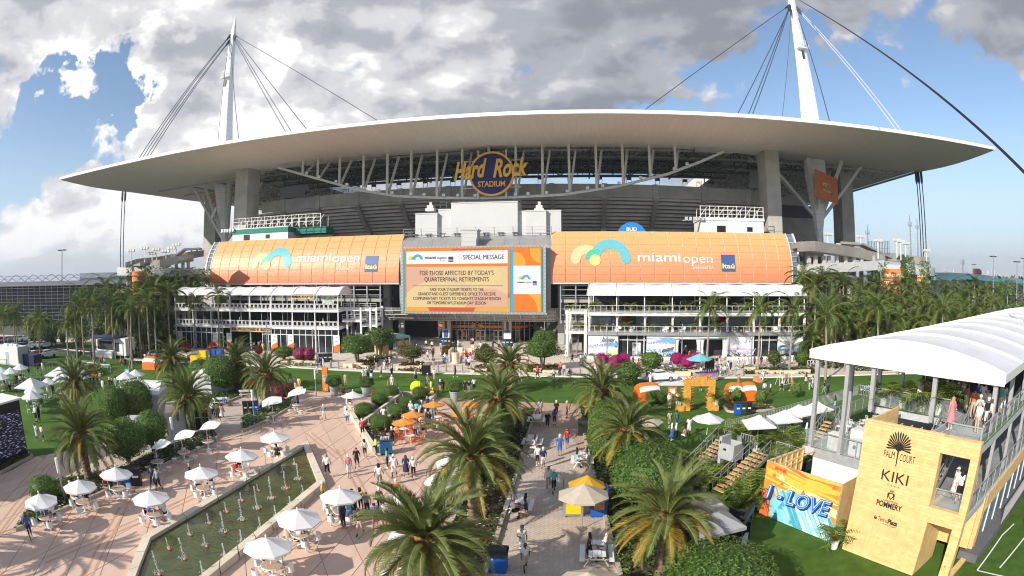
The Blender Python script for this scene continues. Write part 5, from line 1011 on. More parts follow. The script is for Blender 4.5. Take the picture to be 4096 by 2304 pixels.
mb=MB();mb.path([Vector((sin(t+.0)*cos(.9*sin(2*t))*R*1.0,-cos(.9*sin(2*t))*abs(cos(t))*R*1.0 if False else-R*cos(.62*cos(t*2))*cos(t*.5)*.0-R*sqrt(max(0,1-(.35+.12*cos(t))**2-(.96*sin(t/2-pi/2))**2)),R*.97+R*.96*sin(t/2-pi/2)))+Vector((R*(.35+.12*cos(t))-sin(t)*cos(.9*sin(2*t))*R,0,0))for t in[2*pi*i/28 for i in range(29)]],.03,5);mb.build('seam',white,o)
# ---------------------------------------------------------------- three-storey temporary buildings either side of the entrance
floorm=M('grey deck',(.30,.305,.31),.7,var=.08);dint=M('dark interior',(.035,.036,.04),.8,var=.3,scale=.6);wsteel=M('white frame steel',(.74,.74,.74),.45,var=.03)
def vault(fr_u0,fr_u1,v0,v1,z0,rise,bays,parent,gable=True,seam=True,drop=.0):
 n=12
 def P(t):return v0+(v1-v0)*t,z0+rise*sin(pi*(.06+.88*t))-rise*sin(pi*.06)
 for b in range(bays):
  a,c=fr_u0+(fr_u1-fr_u0)*b/bays,fr_u0+(fr_u1-fr_u0)*(b+1)/bays;mb=MB();rows=[]
  for i in range(n+1):
   v,z=P(i/n);rows.append([(a+(c-a)*k/6,v,z-.16*rise*sin(pi*k/6)*sin(pi*i/n)*.5)for k in range(7)])
  mb.grid(rows);mb.grid([[(p[0],p[1]-.02,p[2])for p in rows[0]],[(p[0],p[1]-.02,z0-drop)for p in rows[0]]],flip=True);mb.build('roof_fabric',vinyl,parent,smooth=True)
 for b in range(bays+1):
  a=fr_u0+(fr_u1-fr_u0)*b/bays;mb=MB();mb.path([(a,P(i/n)[0],P(i/n)[1]+.03)for i in range(n+1)],.07,5);mb.build('roof_rib',M('rib seam',(.60,.60,.60),.5),parent)
 if gable:
  for e in(fr_u0,fr_u1):mb=MB();q=[(e,*P(i/n))for i in range(n+1)];mb.add(q,[tuple(range(n+1))]);mb.build('gable_fabric',vinyl,parent)
def rail(parent,a,b,z,v,h=1.05,step=1.0,panel=False,m=wsteel,mid=2,u_axis=True,name='railing'):
 mb=MB();f=(lambda t,zz:(t,v,zz))if u_axis else(lambda t,zz:(v,t,zz))
 mb.bar(f(a,z+h),f(b,z+h),.07,.06);mb.bar(f(a,z+.12),f(b,z+.12),.05)
 n=max(1,round((b-a)/step))
 for k in range(n+1):t=a+(b-a)*k/n;mb.bar(f(t,z),f(t,z+h),.05)
 if panel:
  for k in range(n):
   t0,t1=a+(b-a)*(k+.12)/n,a+(b-a)*(k+.88)/n;mb.bar(f(t0,z+.22),f(t0,z+h-.1),.07);mb.bar(f(t1,z+.22),f(t1,z+h-.1),.07);mb.bar(f(t0,z+h-.12),f(t1,z+h-.12),.07);mb.bar(f(t0,z+.24),f(t1,z+.24),.07)
 else:
  for k in range(mid):mb.bar(f(a,z+.3+.35*k),f(b,z+.3+.35*k),.025)
 return mb.build(name,m,parent)
def stairs(parent,u0,u1,v0,v1,z0,z1,m=floorm,axis='v',railm=steelg,n=None):
 n=n or int((z1-z0)/.19);
 for k in range(n):
  t0,t1=k/n,(k+1)/n;z=z0+(z1-z0)*t1;mb=MB()
  if axis=='v':mb.bx(u0,u1,v0+(v1-v0)*t0,v0+(v1-v0)*t1+.03*(1 if v1>v0 else-1),z-.06,z)if v1>v0 else mb.bx(u0,u1,v0+(v1-v0)*t1-.03,v0+(v1-v0)*t0,z-.06,z)
  else:a,b=sorted((u0+(u1-u0)*t0,u0+(u1-u0)*t1));mb.bx(a,b+.03,v0,v1,z-.06,z)
  mb.build('tread',m,parent)
 mb=MB()
 for s in(0,1):
  p=(u0 if s==0 else u1,v0,z0)if axis=='v'else(u0,v0 if s==0 else v1,z0);q=(u0 if s==0 else u1,v1,z1)if axis=='v'else(u1,v0 if s==0 else v1,z1);p,q=Vector(p),Vector(q)
  mb.bar(p-Vector((0,0,.1)),q-Vector((0,0,.1)),.08,.25);mb.bar(p+Vector((0,0,1)),q+Vector((0,0,1)),.06);mb.bar(p+Vector((0,0,.55)),q+Vector((0,0,.55)),.03)
  for k in range(7):c=p.lerp(q,k/6);mb.bar(c,c+Vector((0,0,1)),.04)
 mb.build('stair_rail',railm,parent)
# ---- merchandise shop with members rooftop
_p=G('n2',2015,865);HF=Frame(_p.x,_p.y,radians(1.0));hu0,hu1,hd=-37.3,0.0,9.0;hb=8
shop=T('shop_building','white three storey temporary shop with open rooftop bar under vaulted tents, left of the screen','building',HF.o,HF.a)
Z1,Z2,Z3=4.75,8.0,10.75
for z,nm in((Z1,'floor_slab'),(Z2,'floor_slab')):
 mb=MB();mb.bx(hu0-.2,hu1+.2,-.25,hd,z-.45,z-.08);mb.bx(hu0-.1,hu1+.1,-.1,hd-.1,z-.08,z);mb.build(nm,[wsteel],shop)
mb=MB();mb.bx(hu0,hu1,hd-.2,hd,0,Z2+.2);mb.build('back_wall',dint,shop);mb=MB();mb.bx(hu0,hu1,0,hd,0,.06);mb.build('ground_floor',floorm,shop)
for k in range(hb+1):
 u=hu0+(hu1-hu0)*k/hb;mb=MB();mb.bx(u-.09,u+.09,-.12,.06,0,Z3);mb.build('post',wsteel,shop)
 mb=MB();mb.bx(u-.08,u+.08,hd-.4,hd-.24,0,Z3);mb.build('post',wsteel,shop)
 if k<hb:
  for z in(Z1,Z2):rail(shop,u+.12,u+4.66-.12,z,-.1,1.1,.95,True)
  mb=MB();c=u+2.33;mb.bx(c-.05,c+.05,.5,.6,Z1,Z2-.4);mb.build('post',steelg,shop)
vault(hu0-.3,hu1+.3,-.5,hd+.3,Z3,1.9,hb,shop,drop=.05)
for k in range(28):
 a=hu0+(hu1-hu0)*k/28;b=hu0+(hu1-hu0)*(k+1)/28
 if 9<=k<=15:continue
 mb=MB();mb.bx(a+.05,b-.05,.0,.03,.1,3.2);mb.bx(a+.05,b-.05,.0,.03,3.35,Z1-.5);mb.build('shop_pane',M('shop glass',(.025,.03,.035),.08,var=.6,scale=.8,spec=.7),shop)
 mb=MB();mb.bx(a-.05,a+.05,-.06,.05,0,Z1-.45);mb.build('mullion',wsteel,shop);mb=MB();mb.bx(a,b,-.05,.04,3.2,3.35);mb.build('transom',wsteel,shop)
for k,x in enumerate((65,497,665,1220,1418,1980)):
 u=HF.pv('n2',x,700,-.2)[0];mb=MB();mb.bx(u-.62,u+.62,-.2,-.15,.15,3.3);o=mb.build('shop_banner',white,shop)
 mb=MB();mb.add([(u-.6,-.215,.2),(u+.6,-.215,.2),(u+.6,-.215,1.75),(u-.6,-.215,1.25)],[(0,1,2,3)]);mb.build('banner_print',orange,o);fn=lambda a,b,c=0:(u+a,-.215-c,2.75+b)
 ring(fn,-.12,0,.06,.16,0,180,yelp,o,.0);ring(fn,.12,0,.08,.22,0,180,tealp,o,.01);text('SHOP',.26,M('grey print',(.25,.25,.26),.5),o,at=(u,-.22,2.15))
wsg=M('pine sign board',(.66,.46,.22),.6,var=.15,scale=1.5)
for s,(xa,ya,xb,yb),mt,hgt in(('MEMBERS ROOFTOP',(1423,172,1706,172),.86,.0),('MIAMI OPEN SHOP POWERED BY',(678,573,1183,575),.78,.0)):
 a,z=HF.pv('n2',xa,ya,-.35);b,z2=HF.pv('n2',xb,yb,-.35);mb=MB();mb.bx(a,b,-.4,-.3,(z+z2)/2-.48,(z+z2)/2+.48);o=mb.build('sign_board',wsg,shop)
 if 'MEM'in s:text(s,.9,black,o,at=((a+b)/2,-.42,(z+z2)/2),width=(b-a)*.93,bold=.02)
 else:
  text(s,.8,black,o,at=(a+(b-a)*.375,-.42,(z+z2)/2),width=(b-a)*.68,bold=.02);mb=MB();mb.bx(a+(b-a)*.745,b-.15,-.415,-.4,(z+z2)/2-.28,(z+z2)/2+.28);mb.build('sign_plate',black,o);text('TennisPlaza',.4,white,o,at=(a+(b-a)*.87,-.43,(z+z2)/2),width=(b-a)*.2)
for x in(690,930,1165):
 u=HF.pv('n2',x,700,.1)[0];mb=MB();rows=[[(u+w*(1.2-.9*sin(pi*min(1,t*1.1)))*(.5)+.05*sin(9*w+t),.15+.06*cos(14*w),Z1-.6-t*3.6)for w in[i/6-.5 for i in range(7)]]for t in[j/8 for j in range(9)]];mb.grid(rows);mb.build('curtain',vinyl,shop)
a,z=HF.pv('n2',1805,215,.5);b,_=HF.pv('n2',1948,215,.5);mb=MB();mb.bx(a,b,.5,.55,z-.75,z+.85);mb.build('leaf_screen',M('leaf printed screen',(.10,.26,.09),.5,var=.9,scale=2.4,col2=(.75,.78,.72)),shop)
tabm=M('dark bar furniture',(.06,.055,.05),.6)
for fl,z in((0,Z1),(1,Z2)):
 for k in range(16):u=hu0+1.5+k*2.3;mb=MB();mb.bx(u-.5,u+.5,2.0,2.8,z+.7,z+.76);mb.bx(u-.04,u+.04,2.36,2.44,z,z+.7);mb.bx(u-.75,u-.6,2.1,2.6,z,z+.9);mb.bx(u+.6,u+.75,2.1,2.6,z,z+.9);mb.build('bar_table',tabm,shop)
mb=MB()
x1=HF.pv('n2',2480,500,3.5)[0]
for u,v in((.9,3.0),(x1*.58,2.0),(x1*.82,3.0),(x1,3.0),(x1*.58,8),(x1,8)):m_=MB();m_.bx(u-.16,u+.16,v-.16,v+.16,0,Z2+.3);m_.build('post',wsteel,shop)
for a,b,v0,v1,z in((.2,x1,3.0,8,Z2),(.2,x1*.6,2.0,5,6.0),(x1*.55,x1,3,8,Z1+.3),(.2,x1*.6,2.0,5,2.5)):
 m_=MB();m_.bx(a,b,v0,v1,z-.4,z);m_.build('stair_landing',wsteel,shop);rail(shop,a,b,z,v0,1.05,1.1,False,steelw)
stairs(shop,x1*.35,x1*.52,3.2,6.5,6.0,Z2);stairs(shop,x1*.62,x1*.95,4.2,5.4,6.0,Z1+.3,axis='u');stairs(shop,x1*.35,x1*.52,3.2,6.5,2.5,Z1);stairs(shop,x1*.62,x1*.95,4.2,5.4,2.5,.1,axis='u')
# ---- pavilion with patterned walls and planted rooftop
p=G('n4',1940,775);LF=Frame(p.x,p.y,radians(-13.5));lu0,lu1,ld=-29.2,9.3,9.0;lb=8
lac=T('pavilion_building','white three storey pavilion with blue patterned panels and planted rooftop right of the screen','building',LF.o,LF.a)
Y1,Y2,Y3=4.45,7.9,10.75
for z in(Y1,Y2):mb=MB();mb.bx(lu0-.2,lu1+.2,-.9,ld,z-.5,z-.08);mb.bx(lu0-.1,lu1+.1,-.85,ld-.1,z-.08,z);mb.build('floor_slab',[steelg],lac)
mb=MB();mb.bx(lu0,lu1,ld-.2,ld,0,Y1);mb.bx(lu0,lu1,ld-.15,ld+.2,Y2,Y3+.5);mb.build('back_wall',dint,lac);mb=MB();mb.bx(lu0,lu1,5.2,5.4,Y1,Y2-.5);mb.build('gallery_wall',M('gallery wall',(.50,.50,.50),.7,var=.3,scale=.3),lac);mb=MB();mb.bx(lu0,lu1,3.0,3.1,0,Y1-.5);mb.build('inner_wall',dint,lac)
for k in range(lb+1):
 u=lu0+(lu1-lu0)*k/lb;mb=MB();mb.bx(u-.08,u+.08,-.12,.04,Y2,Y3);mb.build('post',wsteel,lac);mb=MB();mb.bx(u-.08,u+.08,-.12,.04,0,Y2);mb.build('post',wsteel,lac);mb=MB();mb.bx(u-.08,u+.08,ld-.4,ld-.25,0,Y3);mb.build('post',wsteel,lac)
 mb=MB();rows=[]
 for t in[j/10 for j in range(11)]:
  w=.85*(.25+.75*abs(2*min(t,.75)/.75*.5-.5)*2)if t<.4 else .28+.12*t;w=max(.26,.9*(1-t/.32))if t<.32 else .26+.25*(t-.32);rows.append([(u+.15+w*(i/8-.5),-.35+.07*cos(i*2.4),Y2-.6-t*(Y2-Y1-.7))for i in range(9)])
 mb.grid(rows);mb.build('curtain',vinyl,lac)
rail(lac,lu0,lu1,Y1,-.8,1.05,1.05,False,steelw,1);rail(lac,lu0,lu1,Y2,-.6,1.1,1.05,False,steelw,1)
vault(lu0-.3,lu1+.3,-.7,ld+.3,Y3,2.4,lb,lac,drop=.06)
mural=[M('print white',(.78,.79,.80),.5),M('print blue',(.16,.36,.62),.5),M('print lime',(.62,.66,.36),.5),M('print lilac',(.52,.44,.62),.5),M('print black',(.02,.02,.025),.5),M('print mint',(.50,.66,.62),.5)]
def panel_mural(a,b,z0,z1,seed,v=-.5,txt=()):
 r=random.Random(seed);mb=MB();mb.bx(a,b,v,v+.12,z0,z1);o=mb.build('wall_panel',mural[0],lac);o_=[v]
 def poly(pts,m):
  q=clip_poly([(a+x*(b-a),z0+z*(z1-z0))for x,z in pts],a+.02,b-.02,z0+.02,z1-.02)
  if len(q)>2:o_[0]-=.004;ar=sum(q[i][0]*q[(i+1)%len(q)][1]-q[(i+1)%len(q)][0]*q[i][1]for i in range(len(q)));q=q if ar>0 else q[::-1];k=MB();k.add([(x,o_[0],z)for x,z in q],[tuple(range(len(q)))]);k.build('panel_print',mural[m],o)
 for k in range(7):
  z=r.uniform(-.2,1.0);s=r.uniform(-.5,.5);h=r.uniform(.10,.24);m=r.choice((1,1,2,3,5,0));poly([(-.1,z),(.4,z+s*.3+.06),(1.1,z+s),(1.1,z+s+h*1.3),(.5,z+s*.4+h),(-.1,z+h*.4)],m)
 for k in range(2):
  x,z,s=r.uniform(.05,.6),r.uniform(.05,.75),r.uniform(-.3,.3)
  for i in range(9):poly([(x+i*.045,z+i*.045*s),(x+i*.045+.02,z+i*.045*s),(x+i*.045+.08,z+i*.045*s+.16),(x+i*.045+.06,z+i*.045*s+.16)],4 if k else 3)
 o_[0]-=.01
 for s,fx,fz,w,m in txt:text(s,.9,mural[m],o,at=(a+fx*(b-a),o_[0],z0+fz*(z1-z0)),width=w*(b-a),ext=.004)
def lu(x):return LF.pv('n4',x,640,-.5)[0]
panel_mural(lu(240),lu(546),0,Y1-.5,3,txt=(('LACOSTE',.30,.55,.5,0),));panel_mural(lu(840),lu(1135),0,Y1-.5,5,txt=(('LACOSTE',.72,.17,.5,0),('SHATTER',.42,.60,.8,0),('COURT',.28,.32,.6,0)));panel_mural(lu(1670),lu(1945),0,Y1-.5,8,txt=(('LACOSTE',.62,.28,.55,0),('COURT',.35,.52,.7,0)));panel_mural(lu(2195),lu(2452),0,Y1-.5,12,txt=(('LACOSTE',.6,.34,.6,1),))
panel_mural(lu(1136),lu(1668),Y1-1.15,Y1-.5,21);panel_mural(lu0,lu1,Y2-.62,Y2-.10,33,v=-.95)
panel_mural(lu(330),lu(450),Y1+.6,Y2-.6,41,v=4.9)
for a,b in((550,835),(1950,2190)):
 for k in range(3):x0,x1=lu(a+(b-a)*k/3),lu(a+(b-a)*(k+1)/3);mb=MB();mb.bx(x0+.05,x1-.05,.1,.13,.1,Y1-.55);mb.build('shop_pane',MATS['shop glass'],lac);mb=MB();mb.bx(x0-.06,x0+.06,0,.2,0,Y1-.5);mb.bx(x0,x1,.02,.18,3.0,3.12);mb.build('mullion',wsteel,lac)
for x,w in((1150,.9),(1395,1.5),(1650,1.0)):
 u=lu(x);mb=MB();mb.grid([[(u+w*(i/8-.5)*(1-.25*sin(pi*t)),-.3+.07*cos(i*2.4),Y1-1.1-t*(Y1-1.2))for i in range(9)]for t in[j/6 for j in range(7)]]);mb.build('curtain',vinyl,lac)
mb=MB();a=lu(695);b=lu(780);mb.bx(a,b,.02,.08,.2,2.6);mb.build('portrait_print',M('portrait print',(.42,.45,.48),.5,var=.9,scale=1.2),lac)
sofa=M('white upholstery',(.78,.78,.77),.7)
for k in range(13):u=lu0+2+k*2.9+rnd.uniform(-.6,.6);mb=MB();mb.lathe([(.55,0),(.62,.1),(.62,.42),(.5,.46)],14,(u,1.0,Y1));mb.grid([[(u+.6*cos(t),1+.6*sin(t),Y1+.42),(u+.66*cos(t),1+.66*sin(t),Y1+.8)]for t in[.3+i*.35 for i in range(8)]]);mb.build('lounge_chair',sofa,lac)
for k in range(6):u=lu0+5+k*6;mb=MB();mb.bx(u-1.4,u+1.4,3.4,4.1,Y1,Y1+1.1);mb.build('counter',M('counter grey',(.50,.50,.49),.6),lac)
for x,c in((1470,(.02,.22,.08)),(1530,(.03,.10,.35)),(1620,(.32,.03,.12)),(640,(.5,.15,.03)),(680,(.03,.2,.08))):
 u=LF.pv('n4',x,390,5)[0];mb=MB();mb.bx(u-.9,u+.9,5.0,5.1,Y1+.9,Y2-.9);mb.build('clothes_display',M('cloth %s'%str(c),c,.8),lac)
plm=[lfa,lfb,lfc]
cover('planting',[(lu0+.2,-.45),(lu1-.2,-.45),(lu1-.2,.5),(lu0+.2,.5)],1500,plm,.16,.6,parent=lac,z0=Y2,seed=50);cover('planting',[(lu0,-1.6),(lu(1140),-1.6),(lu(1140),-.55),(lu0,-.55)],1300,plm,.18,.8,parent=lac,z0=0,seed=51);cover('planting',[(lu(1650),-1.6),(lu1,-1.6),(lu1,-.55),(lu(1650),-.55)],1000,plm,.18,.8,parent=lac,z0=0,seed=52)
mb=MB();mb.bx(lu0-.1,lu(1150),-1.9,-1.6,0,.45);mb.bx(lu(1660),lu1,-1.9,-1.6,0,.45);mb.build('planter_wall',white,lac)
def palmlet(h,n,seed):
 q=random.Random(seed);V=MB()
 for i in range(n):
  a=i*2.4;e=radians(q.uniform(35,82));L=h*q.uniform(.7,1.1);P=[Vector((0,0,0))]
  for k in range(6):P.append(P[-1]+Vector((cos(a)*cos(e-k*.22),sin(a)*cos(e-k*.22),sin(e-k*.22)))*L/6)
  for k in range(1,7):
   d=(P[k]-P[k-1]).normalized();s=d.cross(Vector((0,0,1))).normalized()
   for sg in(-1,1):
    for jj in(.2,.7):b=P[k-1].lerp(P[k],jj);V.add([b,b+d*.05*h,b+(s*sg+d*.7).normalized()*.26*h-Vector((0,0,.05*h))],[(0,1,2)],q.randrange(3))
  V.path(P,.012*h,3,2)
 return V.mesh('foliage',[lfb,leafm('palm leaf green',(.06,.13,.025)),lfy])
PLET=[palmlet(1.6,16,s)for s in(1,2)]
mb=MB();mb.lathe([(.20,0),(.24,.42),(.25,.5),(.22,.5)],12);POTW=mb.mesh('pot',white);mb=MB();mb.lathe([(.20,0),(.24,.42),(.25,.5),(.22,.5)],12);POTG=mb.mesh('pot',M('grey cloth pot',(.26,.25,.25),.8));POTT=POTG.copy();POTT.materials[0]=M('woven pot',(.40,.27,.13),.8)
def potted(p,s,lab,pot=None,group='potted palms',var=0):o=T('potted_palm',lab,'potted plant',p,rnd.random()*6,group);ob('pot',pot or POTW,o).scale=(s*.85,)*3;c=ob('foliage',PLET[var%2],o,(0,0,.42*s));c.scale=(s,)*3;return o
for k in range(9):w=LF.w(lu0+2.2+k*4.1,.2,Y1);potted(w,1.25,'POT',POTT,'potted palms on the pavilion balcony',k)
for k in range(12):w=LF.w(lu0+.8+k*3.25,.9+1.2*(k%2),Y2);potted(w,1.35,'POT',POTT,'potted palms on the pavilion rooftop',k)
tw=LF.pv('n4',0,500,.3)[0]
for u,v in((tw+.4,.3),(lu0-.6,.3),(tw+.4,5),(lu0-.6,5)):mb=MB();mb.bx(u-.25,u+.25,v-.25,v+.25,0,Y2+.2);mb.build('post',steelw,lac)
for z in(Y1,Y2):mb=MB();mb.bx(tw,lu0-.25,.1,6,z-.45,z);mb.build('stair_landing',steelw,lac);rail(lac,tw,lu0-.3,z,.1,1.05,1.2,False,steelw,1)
sa,sb=LF.pv('n4',55,600,1)[0],LF.pv('n4',130,600,1)[0];stairs(lac,sa,sb,-.6,4.5,0,Y1);stairs(lac,sa,sb,1.0,5.5,Y1,Y2)
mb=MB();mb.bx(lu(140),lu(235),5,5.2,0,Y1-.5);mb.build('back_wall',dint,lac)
for k in range(4):potted(LF.w(tw+1.0+k*1.5,.5,Y1 if k%2 else Y2),1.1,'POT',POTT,'potted palms on the pavilion stairs',k)
# ---- ticket tent with teal gable
p=G('n3',990,665);q=G('n3',600,715);TF=Frame(p.x,p.y,atan2(p.y-q.y,p.x-q.x));tt=T('ticket_tent','small white tent with teal gable and pine counters left of the glass entrance','tent',TF.o,TF.a)
w0,z0=TF.pv('n3',335,410,-.6);w1,z1=TF.pv('n3',925,440,-.6);zp=TF.pv('n3',650,345,-.6)[1];ze=(z0+z1)/2+.15
mb=MB();n=12;arc_=[(w0+(w1-w0)*i/n,ze+(zp-ze)*sin(pi*i/n))for i in range(n+1)];mb.add([(w0,-.6,ze-.35)]+[(x,-.6,z)for x,z in arc_]+[(w1,-.6,ze-.35)],[tuple(reversed(range(n+3)))]);mb.build('gable_fabric',M('teal gable',(.16,.50,.47),.5),tt)
mb=MB();mb.grid([[(x,v,z+.02)for x,z in arc_]for v in(-.6,2,5)]);mb.build('roof_fabric',vinyl,tt,smooth=True)
text('HARD ROCK STADIUM EVENTS',.3,white,tt,at=((w0+w1)/2,-.63,ze+.18),width=(w1-w0)*.55);text('TICKETING & SALES',.3,white,tt,at=((w0+w1)/2,-.63,ze-.14),width=(w1-w0)*.4)
for u in(w0+.3,w0+2.0,w1-1.9,w1-.3):mb=MB();mb.bx(u-.55,u+.55,-.2,.3,0,2.2);mb.build('pine_panel',wood,tt)
for u in(w0+.1,w1-.1):
 for v in(-.5,4.8):mb=MB();mb.bx(u-.08,u+.08,v-.08,v+.08,0,ze);mb.build('post',white,tt)
mb=MB();mb.bx(w0,w1,4.7,4.9,0,ze);mb.build('back_wall',M('teal interior',(.02,.10,.12),.7),tt)
mb=MB();u=TF.pv('n3',875,625,-1)[0];mb.bx(u-.6,u+.6,-1.2,-.7,.3,1.3);mb.build('cart',M('green cart',(.01,.16,.11),.5),tt)
# ---------------------------------------------------------------- spiral ramps at both ends of the stadium
def ramp_seg(parent,pts,w,h=1.1,m=conc2,name='ramp'):
 """ribbon deck with solid parapets; pts = centre line"""
 P=[Vector(p)for p in pts];L,R=[],[]
 for i,p in enumerate(P):
  d=(P[min(i+1,len(P)-1)]-P[max(i-1,0)]);d.z=0;d.normalize();s=Vector((d.y,-d.x,0))*w/2;L.append(p-s);R.append(p+s)
 mb=MB();up=Vector((0,0,h));dn=Vector((0,0,-.7))
 for S in(L,R):mb.grid([[p+up for p in S],[p+dn for p in S]]);mb.grid([[p+dn for p in S],[p+up for p in S]])
 mb.grid([L,R]);mb.grid([[p+dn for p in R],[p+dn for p in L]]);mb.build(name,m,parent)
ivm=[lfb,lfa,leafm('ivy leaf',(.11,.16,.03))]
def ivy(parent,c,w,h,seed,n=420):
 r=random.Random(seed);c=Vector(c);t=Vector((c.y,-c.x,0)).normalized();f=Vector((-c.x,-c.y,0)).normalized();mb=MB()
 for i in range(n):
  y=r.random()**1.3;x=r.uniform(-1,1)*w/2*(1-.5*y+.25*sin(9*y+seed));q=c+t*x+f*(.15+.25*r.random())+Vector((0,0,.35-h*y));s=r.uniform(.14,.3);a=Vector((r.uniform(-1,1),r.uniform(-1,1),r.uniform(-1,1))).normalized()*s;b=Vector((r.uniform(-1,1),r.uniform(-1,1),r.uniform(-1,1))).normalized()*s*.6
  mb.add([q-a,q+b,q+a,q-b],[(0,1,2,3)],r.randrange(3))
 o=mb.build('ivy',ivm,parent);o['kind']='stuff'
bann=M('orange hanging cloth',(.62,.20,.045),.6,var=.06)
def ramp_tower(name,lab,cx,R,ctr,zt,cols=9,floors=3):
 o=T(name,lab,'ramp');A0=atan2(-ctr.y,-ctr.x)
 for k in range(floors):
  z=zt-k*4.2;pts=[(ctr.x+(R-2)*cos(A0+t),ctr.y+(R-2)*sin(A0+t),z-.5-1.2*(t+1.7)/3.4)for t in[-1.75+3.5*i/20 for i in range(21)]];ramp_seg(o,pts,4.0,1.15,white if k==0 else conc2)
 for i in range(cols):t=A0-1.5+3.0*i/(cols-1);mb=MB();mb.lathe([(.4,0),(.4,zt-1)],8,(ctr.x+(R-3)*cos(t),ctr.y+(R-3)*sin(t),0));mb.build('column',conc2,o)
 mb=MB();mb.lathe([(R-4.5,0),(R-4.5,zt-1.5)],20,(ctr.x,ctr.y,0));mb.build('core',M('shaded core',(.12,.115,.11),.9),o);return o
c=AR('D',1230,600,140);L_=ramp_tower('ramp_left','concrete spiral ramp with white parapet and ivy at the left end of the stadium',0,12.5,Vector((c.x,c.y)),AR('D',1230,575,129).z)
L_.name='spiral_ramp'
pts=[AR('D',x,y,r)for x,y,r in((1000,560,137),(1080,530,142),(1180,516,145),(1300,500,145),(1420,483,143),(1520,468,144))];ramp_seg(L_,pts,4.5,.9,conc2)
pts=[AR('D',x,y,r)for x,y,r in((1185,555,132),(1240,545,129),(1320,520,129),(1430,502,131))];ramp_seg(L_,pts,4.0,1.0,conc)
for x in(1330,1380,1420):q=AR('D',x,500,129);mb=MB();mb.bx(q.x-.3,q.x+.3,q.y-.3,q.y+.3,0,q.z);mb.build('column',conc,L_)
mb=MB();a,b=AR('D',1290,510,132),AR('D',1400,432,131);e=AR('D',1515,428,130);mb.bar(a,b,3,.3);mb.bar(b,e,3,.4);mb.bar(AR('D',1440,435,130),AR('D',1465,480,130),.3);mb.bar(AR('D',1490,435,130),AR('D',1465,480,130),.3);mb.build('ramp_canopy',M('grey canopy',(.22,.22,.22),.7),L_)
for i,(x,y,w,h)in enumerate(((982,560,1.6,8),(1105,570,3.6,2.5),(1315,585,7.5,5.5),(1530,590,5.5,6),(1180,640,1.2,4))):ivy(L_,AR('D',x,y,126.5),w,h,i)
def hang(r,xa,ya,xb,yb,R_,lab,yb2=None,txt=None):
 a,b=AR(r,xa,ya,R_),AR(r,xb,ya,R_-1.2);z0=AR(r,xa,yb,R_).z;o=T('hanging_banner',lab,'banner',(0,0,0));mb=MB();n=8;S=[a.lerp(b,i/n)+Vector((0,-.9*sin(pi*i/n),0))for i in range(n+1)]
 mb.grid([[(p.x,p.y,z0)for p in S],[(p.x,p.y,a.z)for p in S]]);mb.grid([[(p.x,p.y+.15,a.z)for p in S],[(p.x,p.y+.15,z0)for p in S]]);mb.build('cloth',bann,o)
 u=(b-a);u.z=0;L=u.length;u.normalize();f=Vector((u.y,-u.x,0))
 def fn(x,z,d=0):return a+u*(L*x)+f*(.06+d+.9*sin(pi*min(1,max(0,x))))*1.0+Vector((0,0,z))
 return o,fn,L
o,fn,L=hang('D',995,600,1105,945,125,'tall orange banner with a navy square on the left ramp');fq=lambda x,z,d=0:tuple(fn(.66+x/L,-1.7+z,d));sponsor(lambda x,z,d=0:fq(x,z,.1+d),0,0,1.3,o)
c=AR('K',1640,560,132);R_=ramp_tower('ramp_right','concrete spiral ramp with white parapet and ivy at the right end of the stadium',0,9.0,Vector((c.x,c.y)),AR('K',1600,552,124).z);R_.name='spiral_ramp'
pts=[AR('K',x,y,r)for x,y,r in((840,425,112),(960,420,113),(1150,447,117),(1300,475,121),(1420,500,124),(1500,520,125))];ramp_seg(R_,pts,4.5,1.2,conc)
pts=[AR('K',x,y,r)for x,y,r in((1300,420,132),(1400,455,131),(1500,490,130),(1640,505,130),(1760,520,130),(1840,530,131))];ramp_seg(R_,pts,4.0,1.0,conc)
pts=[AR('K',x,y,r)for x,y,r in((890,600,112),(1060,583,114),(1250,575,117),(1480,560,121))];ramp_seg(R_,pts,4.5,1.2,white);pts=[AR('K',x,y,r)for x,y,r in((980,640,112),(1100,640,114),(1300,685,119))];ramp_seg(R_,pts,4.5,1.0,conc2)
for x in(950,1000,1062,1100,1160,1225,1290,1345,1435):q=AR('K',x,480,113+max(0,(x-950)*.018));mb=MB();mb.bx(q.x-.35,q.x+.35,q.y-.35,q.y+.35,0,q.z);mb.build('column',conc,R_)
mb=MB();a,b=AR('K',1190,385,122),AR('K',1340,395,122);mb.bar(a,b,4,.5);mb.bar(AR('K',1240,440,122),AR('K',1215,395,122),.3);mb.bar(AR('K',1240,440,122),AR('K',1300,398,122),.3);mb.bar(b,AR('K',1560,500,126),3,.4);mb.build('ramp_canopy',M('grey canopy',(.22,.22,.22),.7),R_)
mb=MB();q=[AR('K',x,480,128)for x in range(1400,1560,12)]
for p in q:mb.bar(p,p+Vector((0,0,3.2)),.08)
mb.bar(q[0]+Vector((0,0,3)),q[-1]+Vector((0,0,3)),.06);mb.bar(q[0]+Vector((0,0,1.5)),q[-1]+Vector((0,0,1.5)),.06);mb.build('mesh_fence',darkst,R_)
for i,(x,y,w,h)in enumerate(((985,570,7,5),(1190,565,8.5,6.5),(1470,545,5,13),(1660,530,1.4,6),(1710,505,2.5,9),(1825,535,2.5,10))):ivy(R_,AR('K',x,y,118.5 if x<1500 else 121.5),w,h,20+i,650)
